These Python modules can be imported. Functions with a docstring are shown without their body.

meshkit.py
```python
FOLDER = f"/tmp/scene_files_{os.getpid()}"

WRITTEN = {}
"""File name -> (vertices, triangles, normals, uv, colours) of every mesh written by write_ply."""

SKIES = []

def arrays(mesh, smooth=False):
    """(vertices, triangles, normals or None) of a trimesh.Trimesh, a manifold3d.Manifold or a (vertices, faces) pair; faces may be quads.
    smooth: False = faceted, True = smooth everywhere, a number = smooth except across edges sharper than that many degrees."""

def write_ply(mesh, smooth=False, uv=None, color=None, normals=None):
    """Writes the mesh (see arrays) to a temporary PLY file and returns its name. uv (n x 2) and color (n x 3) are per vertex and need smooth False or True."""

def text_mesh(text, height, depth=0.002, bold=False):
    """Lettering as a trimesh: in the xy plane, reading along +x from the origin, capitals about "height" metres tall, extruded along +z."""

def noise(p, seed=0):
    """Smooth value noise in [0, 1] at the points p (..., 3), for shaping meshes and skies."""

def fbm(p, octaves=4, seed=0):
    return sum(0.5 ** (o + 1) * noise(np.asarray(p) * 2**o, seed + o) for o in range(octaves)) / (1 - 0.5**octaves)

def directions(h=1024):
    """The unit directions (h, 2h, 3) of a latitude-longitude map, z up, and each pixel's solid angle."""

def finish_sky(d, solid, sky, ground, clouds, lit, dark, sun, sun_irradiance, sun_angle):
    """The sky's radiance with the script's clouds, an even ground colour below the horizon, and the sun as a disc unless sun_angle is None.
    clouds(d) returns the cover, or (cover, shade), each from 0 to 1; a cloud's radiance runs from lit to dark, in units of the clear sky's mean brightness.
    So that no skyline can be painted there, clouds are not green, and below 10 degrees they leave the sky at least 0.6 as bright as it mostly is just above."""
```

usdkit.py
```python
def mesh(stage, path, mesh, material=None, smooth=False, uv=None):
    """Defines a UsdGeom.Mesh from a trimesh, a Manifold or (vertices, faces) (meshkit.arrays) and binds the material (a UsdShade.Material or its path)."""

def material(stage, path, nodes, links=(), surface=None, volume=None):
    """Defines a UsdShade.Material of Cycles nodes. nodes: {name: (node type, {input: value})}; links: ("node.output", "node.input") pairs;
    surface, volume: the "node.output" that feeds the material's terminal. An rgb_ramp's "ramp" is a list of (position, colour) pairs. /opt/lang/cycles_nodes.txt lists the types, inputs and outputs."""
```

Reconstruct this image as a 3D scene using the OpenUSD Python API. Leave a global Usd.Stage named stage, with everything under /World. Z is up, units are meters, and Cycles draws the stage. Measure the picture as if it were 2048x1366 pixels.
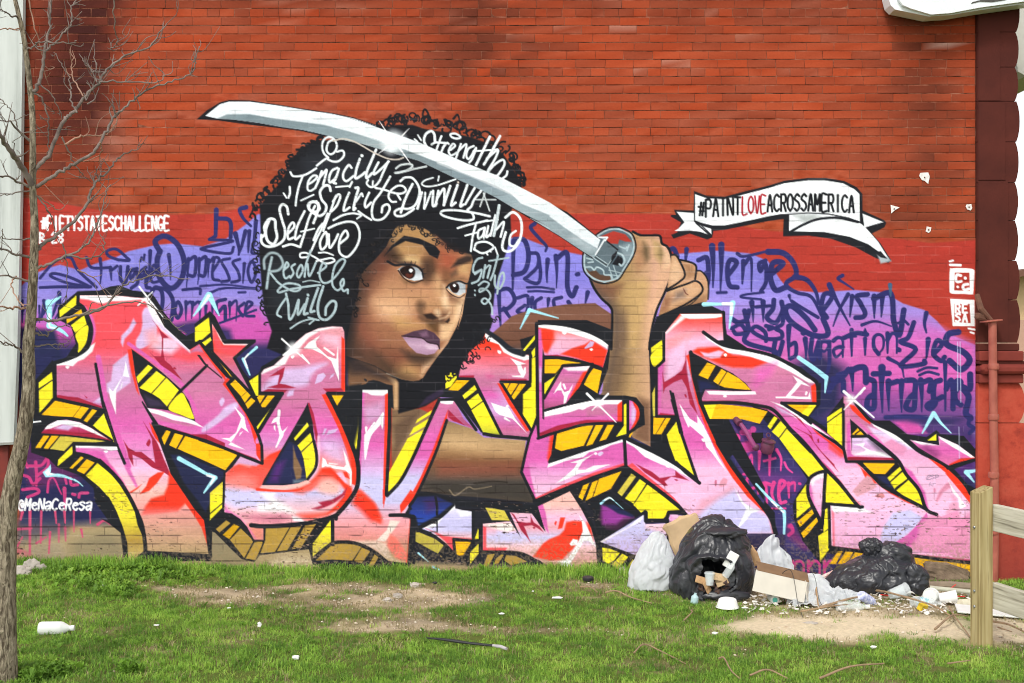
import math
import numpy as np
import trimesh
import usdkit
from meshkit import fbm, noise
from pxr import Gf, Sdf, Usd, UsdGeom, UsdLux, UsdShade, Vt
from scipy.spatial import cKDTree

stage = Usd.Stage.CreateInMemory()
UsdGeom.SetStageUpAxis(stage, UsdGeom.Tokens.z)
UsdGeom.SetStageMetersPerUnit(stage, 1.0)
UsdGeom.Xform.Define(stage, '/World')
RNG = np.random.default_rng(7)

# ------------------------------------------------------------------ camera: level, square on to the painted wall (the plane y = 0), 9 m away
EYE, DIST, PXM = 1.76, 9.0, 262.5              # eye height, distance to the wall, picture units (2048 across) to the metre on the wall
FPX = DIST * PXM
cam = UsdGeom.Camera.Define(stage, '/World/camera')
cam.CreateHorizontalApertureAttr(36.0)
cam.CreateVerticalApertureAttr(36.0 * 683 / 1024)
cam.CreateFocalLengthAttr(36.0 * FPX / 2048)
cam.CreateClippingRangeAttr(Gf.Vec2f(0.05, 2000))
cam.CreateExposureAttr(0.5)
cam.AddTranslateOp().Set(Gf.Vec3d(0, -DIST, EYE))
cam.AddRotateXYZOp().Set(Gf.Vec3f(90, 0, 0))

# ------------------------------------------------------------------ sky (bright overcast) and soft sun
SUN_EL, SUN_AZ = math.radians(52), math.radians(205)          # from behind the camera, a little to its left
sky = UsdLux.DomeLight.Define(stage, '/World/sky')
sky.GetPrim().SetCustomDataByKey('kind', 'structure')
sky_mat = usdkit.material(stage, '/World/Looks/sky', {
    'tc': ('texture_coordinate', {}),
    'sky': ('sky_texture', {'sky_type': 'single_scattering', 'sun_disc': False, 'sun_elevation': SUN_EL, 'sun_rotation': SUN_AZ, 'air_density': 1.0, 'aerosol_density': 2.0}),
    'bw': ('rgb_to_bw', {}),
    'n': ('noise_texture', {'scale': 2.2, 'detail': 5.0, 'roughness': 0.55}),
    'rng': ('map_range', {'from_min': 0.3, 'from_max': 0.7, 'to_min': 0.72, 'to_max': 1.0, 'clamp': True}),
    'tint': ('mix', {'mix_type': 'multiply', 'fac': 1.0, 'color2': (1.0, 0.985, 0.965)}),
    'gain': ('mix', {'mix_type': 'multiply', 'fac': 1.0, 'color2': (1.35, 1.35, 1.35)}),
    'mix': ('mix', {'mix_type': 'mix', 'fac': 0.85}),
    'bg': ('background_shader', {'strength': 0.15})},
    [('tc.generated', 'n.vector'), ('sky.color', 'bw.color'), ('bw.val', 'tint.color1'), ('tint.color', 'gain.color1'), ('n.fac', 'rng.value'), ('rng.result', 'mix.fac'),
     ('sky.color', 'mix.color1'), ('gain.color', 'mix.color2'), ('mix.color', 'bg.color')], surface='bg.background')
UsdShade.MaterialBindingAPI.Apply(sky.GetPrim()).Bind(sky_mat)
sun = UsdLux.DistantLight.Define(stage, '/World/sun')
sun.CreateNormalizeAttr(True)
sun.CreateIntensityAttr(0.32)
sun.CreateAngleAttr(11.0)
sun.CreateColorAttr(Gf.Vec3f(1.0, 0.96, 0.9))
to_sun = Gf.Vec3d(math.sin(SUN_AZ) * math.cos(SUN_EL), math.cos(SUN_AZ) * math.cos(SUN_EL), math.sin(SUN_EL))
sun.AddTransformOp().Set(Gf.Matrix4d().SetRotate(Gf.Rotation(Gf.Vec3d(0, 0, 1), to_sun)))


# ------------------------------------------------------------------ places
def at(px, py, d):
    """The point seen at (px, py) of the picture, d metres in front of the camera."""
    return np.array([(px - 1024) / FPX * d, d - DIST, EYE - (py - 683) / FPX * d])


def ground_z(x, y):
    return -0.016 * x + 0.012 * np.sin(1.7 * x + 0.6) * np.cos(1.3 * y) + 0.0 * y


def on_ground(px, py):
    d = EYE * FPX / max(py - 683, 60)
    for _ in range(4):
        p = at(px, py, d)
        d = (EYE - ground_z(p[0], p[1])) * FPX / (py - 683)
    p = at(px, py, d)
    return np.array([p[0], p[1], float(ground_z(p[0], p[1]))])


# ------------------------------------------------------------------ things, parts, names
USED = {}


def path_of(parent, name):
    base = (str(parent.GetPath()) if parent is not None else '/World') + '/' + name
    n = USED.get(base, 0)
    USED[base] = n + 1
    return base if n == 0 else f'{base}_{n:03d}'


def tag(prim, label=None, cat=None, group=None, kind=None):
    for k, v in (('label', label), ('category', cat), ('group', group), ('kind', kind)):
        if v:
            prim.SetCustomDataByKey(k, v)
    return prim


def thing(name, label, cat, loc=(0, 0, 0), rz=0.0, group=None, kind=None):
    x = UsdGeom.Xform.Define(stage, path_of(None, name))
    x.AddTranslateOp().Set(Gf.Vec3d(*map(float, loc)))
    if rz:
        x.AddRotateZOp().Set(float(rz))
    return tag(x.GetPrim(), label, cat, group, kind)


def part(name, mesh, mat, parent=None, smooth=False, label=None, colours=None, cat=None, group=None, kind=None):
    m = usdkit.mesh(stage, path_of(parent, name), mesh, mat, smooth)
    if colours is not None:
        UsdGeom.PrimvarsAPI(m).CreatePrimvar('paint', Sdf.ValueTypeNames.Color3fArray, 'vertex').Set(Vt.Vec3fArray.FromNumpy(np.asarray(colours, np.float32)))
    return tag(m.GetPrim(), label, cat, group, kind)


def lin(c):
    c = np.asarray(c, float)
    return np.where(c <= 0.04045, c / 12.92, ((c + 0.055) / 1.055) ** 2.4)


def hexl(h, k=1.0):
    return tuple(float(v) * k for v in lin([int(h[i:i + 2], 16) / 255 for i in (0, 2, 4)]))


def look(name, colour, rough=0.6, var=0.15, scale=8.0, bump=0.0, bscale=60.0, colour2=None, spec=0.5, trans=0.0, detail=4.0, **extra):
    """A plain procedural material: two tones mixed by noise in world space, with fine relief."""
    c1 = colour if not isinstance(colour, str) else hexl(colour)
    c2 = tuple(v * (1 - var) for v in c1) if colour2 is None else (hexl(colour2) if isinstance(colour2, str) else colour2)
    nodes = {'g': ('texture_coordinate', {}), 'n': ('noise_texture', {'scale': scale, 'detail': detail, 'roughness': 0.6}),
             'r': ('map_range', {'from_min': 0.32, 'from_max': 0.68, 'clamp': True}), 'm': ('mix', {'color1': c1, 'color2': c2}),
             'p': ('principled_bsdf', {'roughness': rough, 'specular_ior_level': spec, **extra})}
    links = [('g.object', 'n.vector'), ('n.fac', 'r.value'), ('r.result', 'm.fac'), ('m.color', 'p.base_color')]
    if bump:
        nodes.update(n2=('noise_texture', {'scale': bscale, 'detail': 5.0, 'roughness': 0.6}), b=('bump', {'strength': min(bump, 1.0), 'distance': 0.01 * max(bump, 0.2)}))
        links += [('g.object', 'n2.vector'), ('n2.fac', 'b.height'), ('b.normal', 'p.normal')]
    out = 'p.BSDF'
    if trans:
        nodes.update(t=('translucent_bsdf', {}), x=('mix_closure', {'fac': trans}))
        links += [('m.color', 't.color'), ('p.BSDF', 'x.closure1'), ('t.BSDF', 'x.closure2')]
        out = 'x.closure'
    return usdkit.material(stage, '/World/Looks/' + name, nodes, links, surface=out)


# ------------------------------------------------------------------ shapes
def box(x0, x1, y0, y1, z0, z1):
    return trimesh.creation.box(bounds=[[x0, y0, z0], [x1, y1, z1]])


def join(ms):
    return trimesh.util.concatenate(list(ms))


def bevel_box(sx, sy, sz, b):
    """A box about the origin with chamfered edges (hull of eight octahedral corners)."""
    import manifold3d
    pts = []
    for i in (-1, 1):
        for j in (-1, 1):
            for k in (-1, 1):
                for ax in range(3):
                    p = np.array([i * sx / 2, j * sy / 2, k * sz / 2])
                    for o in range(3):
                        if o != ax:
                            p[o] -= (i, j, k)[o] * b
                    pts.append(p)
    return trimesh.convex.convex_hull(np.array(pts))


def place(m, loc=(0, 0, 0), rot=(0, 0, 0)):
    m = m.copy()
    m.apply_transform(trimesh.transformations.euler_matrix(*np.radians(rot)))
    m.apply_translation(loc)
    return m


def tube(points, radii, sides=7, caps=True):
    p = np.asarray(points, float)
    r = np.broadcast_to(np.asarray(radii, float), (len(p),))
    t = np.gradient(p, axis=0)
    t /= np.linalg.norm(t, axis=1, keepdims=True) + 1e-12
    a = np.zeros_like(p)
    ref = np.array([1.0, 0, 0]) if abs(t[0, 0]) < 0.8 else np.array([0, 1.0, 0])
    for i in range(len(p)):
        ref = ref - t[i] * (ref @ t[i])
        ref /= np.linalg.norm(ref) + 1e-12
        a[i] = ref
    b = np.cross(t, a)
    ang = np.arange(sides) * 2 * np.pi / sides
    v = p[:, None] + r[:, None, None] * (np.cos(ang)[None, :, None] * a[:, None] + np.sin(ang)[None, :, None] * b[:, None])
    i, j = np.meshgrid(np.arange(len(p) - 1), np.arange(sides), indexing='ij')
    q = np.stack([i * sides + j, i * sides + (j + 1) % sides, (i + 1) * sides + (j + 1) % sides, (i + 1) * sides + j], -1).reshape(-1, 4)
    f = [q[:, [0, 1, 2]], q[:, [0, 2, 3]]]
    v = v.reshape(-1, 3)
    if caps:
        n = len(v)
        v = np.vstack([v, p[:1], p[-1:]])
        k = np.arange(sides)
        f += [np.stack([np.full(sides, n), (k + 1) % sides, k], 1), np.stack([np.full(sides, n + 1), n - sides + k, n - sides + (k + 1) % sides], 1)]
    return trimesh.Trimesh(v, np.vstack(f), process=False)


def smooth_line(p, n=6):
    p = np.asarray(p, float)
    if len(p) < 3:
        return p
    q = np.vstack([2 * p[:1] - p[1:2], p, 2 * p[-1:] - p[-2:-1]])
    t = np.linspace(0, 1, n, endpoint=False)[:, None]
    out = []
    for k in range(1, len(q) - 2):
        a, b, c, d = q[k - 1], q[k], q[k + 1], q[k + 2]
        out.append(0.5 * (2 * b + (c - a) * t + (2 * a - 5 * b + 4 * c - d) * t * t + (3 * b - a - 3 * c + d) * t ** 3))
    return np.vstack(out + [p[-1:]])


def lathe(profile, sides=24):
    return trimesh.creation.revolve(np.asarray(profile, float), sections=sides)


def prism(xz, y0, y1):
    """The outline xz (metres), extruded from y0 to y1."""
    from shapely.geometry import Polygon
    m = trimesh.creation.extrude_polygon(Polygon(xz), abs(y1 - y0), engine='earcut')
    v = m.vertices
    m.vertices = np.stack([v[:, 0], max(y0, y1) - v[:, 2], v[:, 1]], 1)
    return m

# ------------------------------------------------------------------ the painter: evaluates spray-paint shapes at the vertices of the brickwork
def rgb(h):
    return np.array([int(h[i:i + 2], 16) for i in (0, 2, 4)], np.float32) / 255.0


PAL = {k: rgb(v) for k, v in dict(
    K='1d1f25', W='f3f3f8', Y='f3e52c', A='f8ba14', R='ee3a24', C='ee4f5b', V='c4729c', P='d660ae', L='d2b4e0', D='a3243f', T='a4e3f5',
    LB='c9c4f0', PK='f0b9dc', PE='f6bcb4', TN='b89a72', N='2c2d66', U='8f8ad6', DN='25294e', MG='cf52a6', HP='d93a80', SK='a9805c',
    TB='b28f3f', TY='d2c04a', GB='3a3c40', CR='ad372d', HK='17181e', GW='a8bcc4', WW='eaf1f7', LV='dcc3ea').items()}
ORG = dict(a=(50, 570), b=(50, 800), c=(240, 620), d=(200, 880), e=(430, 640), f=(430, 870), g=(700, 740), h=(780, 900), i=(880, 640), j=(1030, 740),
           k=(1060, 900), l=(1270, 600), m=(1270, 800), n=(1560, 700), o=(1570, 900))
ORG = {k: (*v, 5.115) for k, v in ORG.items()}
ORG.update({x: (512 * (i % 4), (0, 342, 684, 1024)[i // 4], 3.994) for i, x in enumerate('ABCDEFGHIJKLMNOP')})
ORG['z'] = (0, 0, 1.0)
ORG.update(q=(490, 190, 5.115), r=(700, 200, 5.115), s=(490, 400, 3.355), t=(680, 420, 3.355), u=(660, 580, 3.355), v=(1060, 430, 3.355), w=(380, 190, 3.355))
# a hand-painted alphabet: strokes on a grid 0 to 4 across, 0 (foot) to 8 (head) up
GLYPH = {k: [[(int(q[0]), -2 * (ord(q[1]) - 57) if q[1] > '9' else int(q[1])) for q in s.split()] for s in v.split('/')] for k, v in dict(
    A='00 28 40/13 33', B='00 08/08 37 35 04/04 42 30 00', C='47 28 06 02 20 41', D='00 08/08 26 43 20 00', E='48 08 00 40/04 34', F='48 08 00/04 34', G='47 28 06 02 20 41 43 23',
    H='00 08/48 40/04 44', I='20 28', J='48 42 20 02', K='08 00/48 04 40', L='08 00 40', M='00 08 23 48 40', N='00 08 40 48', O='20 02 06 28 46 42 20', P='00 08/08 38 46 34 04',
    R='00 08/08 38 46 34 04/24 40', S='47 28 06 15 34 42 20 01', T='08 48/28 20', U='08 02 20 42 48', V='08 20 48', W='08 10 25 30 48', X='08 40/48 00', Y='08 24 48/24 20', Z='08 48 00 40',
    a='05 26 45 40/43 23 02 10 31 42', b='08 00/05 26 43 30 00', c='45 26 04 02 20 41', d='48 40/45 25 03 10 40', e='03 44 35 15 03 11 30 41', f='48 28 20/05 45', g='45 15 03 22 44/45 4: 2< 0;',
    h='08 00/04 26 45 40', i='25 20/27 28', j='35 3: 1;/37 38', l='28 21 30', m='06 00/05 16 25 20/25 36 45 40', n='06 00/04 26 45 40', o='20 02 05 26 45 42 20', p='06 0;/05 26 44 31 01',
    r='06 00/04 26 46', s='45 26 05 14 33 42 20 01', t='28 20/06 46', u='06 01 20 42/46 40', v='06 20 46', w='06 10 24 30 46', x='06 40/46 00', y='06 03 22 44/46 43 3< 0:', **{
        '#': '11 27/31 47/13 53/05 45'.replace('53', '43'), '.': '20 21', '@': '32 24 35 43 32/42 45 27 05 02 20 40', '1': '06 28 20', '2': '06 28 46 00 40', '8': '24 06 28 46 24 02 20 42 24'}).items()
         }


def coords(text):
    o, out, half = ORG['z'], [], None
    for t in text.split():
        if t[0].isalpha():
            o = ORG[t]
        elif half is None:
            half = float(t)
        else:
            out.append((o[0] + half / o[2], o[1] + float(t) / o[2]))
            half = None
    return np.array(out, np.float32)


def spline(p, closed=False, n=6):
    if len(p) < 3:
        return p
    q = np.vstack([p[-1:], p, p[:2]]) if closed else np.vstack([2 * p[:1] - p[1:2], p, 2 * p[-1:] - p[-2:-1]])
    t = np.linspace(0, 1, n, endpoint=False, dtype=np.float32)[:, None]
    out = []
    for k in range(1, len(q) - 2):
        a, b, c, d = q[k - 1], q[k], q[k + 1], q[k + 2]
        out.append(0.5 * (2 * b + (c - a) * t + (2 * a - 5 * b + 4 * c - d) * t * t + (3 * b - a - 3 * c + d) * t ** 3))
    return np.vstack(out + ([] if closed else [p[-1:]]))


class Wall:
    """Colours (sRGB, 0 to 1) at a grid of points: columns xs, rows ys, both in the units of the drawing."""

    def __init__(self, xs, ys, base):
        self.x, self.y = np.asarray(xs, np.float32), np.asarray(ys, np.float32)
        self.c = base.astype(np.float32)
        self.touched = np.zeros(base.shape[:2], np.float32)
        self.masks, self.mask = {}, None
        self.ident, self.now = np.zeros(base.shape[:2], np.uint8), 1

    def window(self, x0, x1, y0, y1):
        return slice(*np.searchsorted(self.y, (y0, y1))), slice(*np.searchsorted(self.x, (x0, x1)))

    def distance(self, p, reach, r=None):
        """Distance from the polyline p, less the half width r along it, where below reach."""
        lo, hi = p.min(0), p.max(0)
        most = reach + (0 if r is None else max(r))
        R, Cc = self.window(lo[0] - most, hi[0] + most, lo[1] - most, hi[1] + most)
        d = np.full((R.stop - R.start, Cc.stop - Cc.start), 1e3, np.float32)
        for k in range(max(len(p) - 1, 1)):
            a, b = p[k], p[min(k + 1, len(p) - 1)]
            ra, rb = (0, 0) if r is None else (r[k], r[min(k + 1, len(p) - 1)])
            m = reach + max(ra, rb)
            r1, c1 = self.window(min(a[0], b[0]) - m, max(a[0], b[0]) + m, min(a[1], b[1]) - m, max(a[1], b[1]) + m)
            if r1.start >= r1.stop or c1.start >= c1.stop:
                continue
            X, Y = self.x[c1][None] - a[0], self.y[r1][:, None] - a[1]
            v = b - a
            t = np.clip((X * v[0] + Y * v[1]) / max(float(v @ v), 1e-6), 0, 1)
            dd = np.hypot(X - t * v[0], Y - t * v[1]) - (ra + (rb - ra) * t)
            s = (slice(r1.start - R.start, r1.stop - R.start), slice(c1.start - Cc.start, c1.stop - Cc.start))
            d[s] = np.minimum(d[s], dd)
        return R, Cc, d

    def inside(self, p, soft):
        q = np.vstack([p, p[:1]])
        R, Cc, d = self.distance(q, soft + 0.5)
        X, odd = self.x[Cc], np.zeros(d.shape, bool)
        for k, y in enumerate(self.y[R]):
            y0, y1 = q[:-1, 1], q[1:, 1]
            hit = (y0 <= y) != (y1 <= y)
            if hit.any():
                xs = np.sort(q[:-1, 0][hit] + (y - y0[hit]) / (y1[hit] - y0[hit]) * (q[1:, 0][hit] - q[:-1, 0][hit]))
                odd[k] = np.searchsorted(xs, X) % 2 == 1
        return R, Cc, np.clip(0.5 + np.where(odd, d, -d) / (2 * soft), 0, 1)

    def colour(self, text, R, Cc):
        if text[0] in 'vh' and '@' in text:
            stops = [s.split('@') for s in text[1:].split(',')]
            at = np.array([float(s[1]) for s in stops])
            cs = np.array([PAL[s[0]] if s[0] in PAL else rgb(s[0]) for s in stops])
            line = self.y[R] if text[0] == 'v' else self.x[Cc]
            g = np.stack([np.interp(line, at, c) for c in cs.T], -1).astype(np.float32)
            return g[:, None] if text[0] == 'v' else g[None]
        return PAL[text] if text in PAL else rgb(text)

    def put(self, R, Cc, cover, colour):
        if cover.size == 0:
            return
        if self.mask is not None:
            cover = cover * self.mask[R, Cc]
        self.c[R, Cc] += (self.colour(colour, R, Cc) - self.c[R, Cc]) * cover[..., None]
        self.touched[R, Cc] = np.maximum(self.touched[R, Cc], cover)
        self.ident[R, Cc][cover > 0.5] = self.now

    def run(self, text):
        """One shape a line: command, colour, options : points. F fill, L line, M mask, U use a mask, E even spray dots."""
        for line in text.split('\n'):
            line = line.strip()
            if not line or line[0] == '#':
                continue
            head, _, tail = line.partition(':')
            cmd, *opt = head.split()
            if cmd == 'U':
                self.mask = self.masks[opt[0]] if opt else None
                continue
            if cmd == 'I':
                self.now = int(opt[0])
                continue
            if cmd == 'T':  # written words: T colour w6 h40 d20 i2 : x y word (h height, d width of a letter, i slant, r drop a letter)
                o = {x[0]: float(x[1:]) for x in opt[2:]}
                bits = tail.split()
                at = coords(' '.join(bits[:-1]))[0]
                for k, ch in enumerate(bits[-1]):
                    for g in GLYPH.get(ch, []):
                        g = np.array(g, np.float32)
                        p = np.stack([at[0] + k * o['d'] + g[:, 0] / 4 * o['d'] * o.get('f', 0.68) + g[:, 1] / 8 * o.get('i', 0), at[1] + k * o.get('r', 0) + k * k * o.get('q', 0) - g[:, 1] / 8 * o['h']], 1)
                        self.run_line(spline(p) if 'n' not in o else p, o['w'], o.get('t', o['w']), o.get('b', 0.7), o.get('a', 1), opt[1])
                continue
            if cmd == 'Q':  # curls along a line: w width, s size, e every, j jitter
                o = {x[0]: float(x[1:]) for x in opt[1:]}
                rng = np.random.default_rng(int(o.get('x', 1)))
                p = coords(tail)
                seg = np.hypot(*np.diff(p, axis=0).T)
                at = np.concatenate([[0], np.cumsum(seg)])
                for d in np.arange(0, at[-1], o['e']):
                    c = np.array([np.interp(d, at, p[:, 0]), np.interp(d, at, p[:, 1])]) + rng.normal(0, o.get('j', 3), 2)
                    a0, n = rng.uniform(0, 6.28), rng.uniform(3, 6.5)
                    ang = a0 + np.linspace(0, n, 10) * rng.choice([-1, 1])
                    r = o['s'] * rng.uniform(0.5, 1.1) * np.linspace(1.2, 0.6, 10)
                    tilt = rng.uniform(0, 3.14)
                    e = np.stack([np.cos(ang) * r, np.sin(ang) * r * rng.uniform(0.45, 0.9)], 1)
                    e = e @ np.array([[np.cos(tilt), -np.sin(tilt)], [np.sin(tilt), np.cos(tilt)]])
                    self.run_line((c + e).astype(np.float32), o['w'], o['w'] * 0.7, 0.6, o.get('a', 1), opt[0])
                continue
            name, o = opt[0], {x[0]: float(x[1:] or 1) for x in opt[1:]}
            p = coords(tail)
            if cmd in 'FM':
                if 's' in o:
                    p = spline(p, True)
                R, Cc, cover = self.inside(p, o.get('b', 0.7))
                if cmd == 'M':
                    m = np.zeros(self.c.shape[:2], np.float32)
                    m[R, Cc] = cover
                    if '+' in o:
                        m = np.maximum(m, self.masks[name])
                    if '-' in o:
                        m = np.minimum(1 - m, self.masks[name])
                    self.masks[name] = m
                else:
                    self.put(R, Cc, cover * o.get('a', 1), name)
                    if 'k' in o:
                        self.run_line(np.vstack([p, p[:1]]), o['k'], o['k'], 0.7, 1, 'K')
            else:
                if 'n' not in o:
                    p = spline(p, 'c' in o)
                if 'c' in o:
                    p = np.vstack([p, p[:1]])
                self.run_line(p, o['w'], o.get('t', o['w']), o.get('b', 0.7), o.get('a', 1), name, o.get('m'))

    def run_line(self, p, w0, w1, soft, alpha, colour, wm=None):
        at = np.linspace(0, 1, len(p))
        r = np.interp(at, [0, 1], [w0, w1]) / 2 if wm is None else np.interp(at, [0, 0.5, 1], [w0, wm, w1]) / 2
        R, Cc, d = self.distance(p, soft + 0.5, np.maximum(r - soft * 0.5, 0) if soft > 2 else r)
        cover = np.clip(0.5 - d / (2 * soft), 0, 1) if soft <= 2 else np.clip(1 - np.maximum(d, 0) / (soft + 0.5), 0, 1) ** 2 * (3 - 2 * np.clip(1 - np.maximum(d, 0) / (soft + 0.5), 0, 1))
        self.put(R, Cc, cover * alpha, colour)

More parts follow.
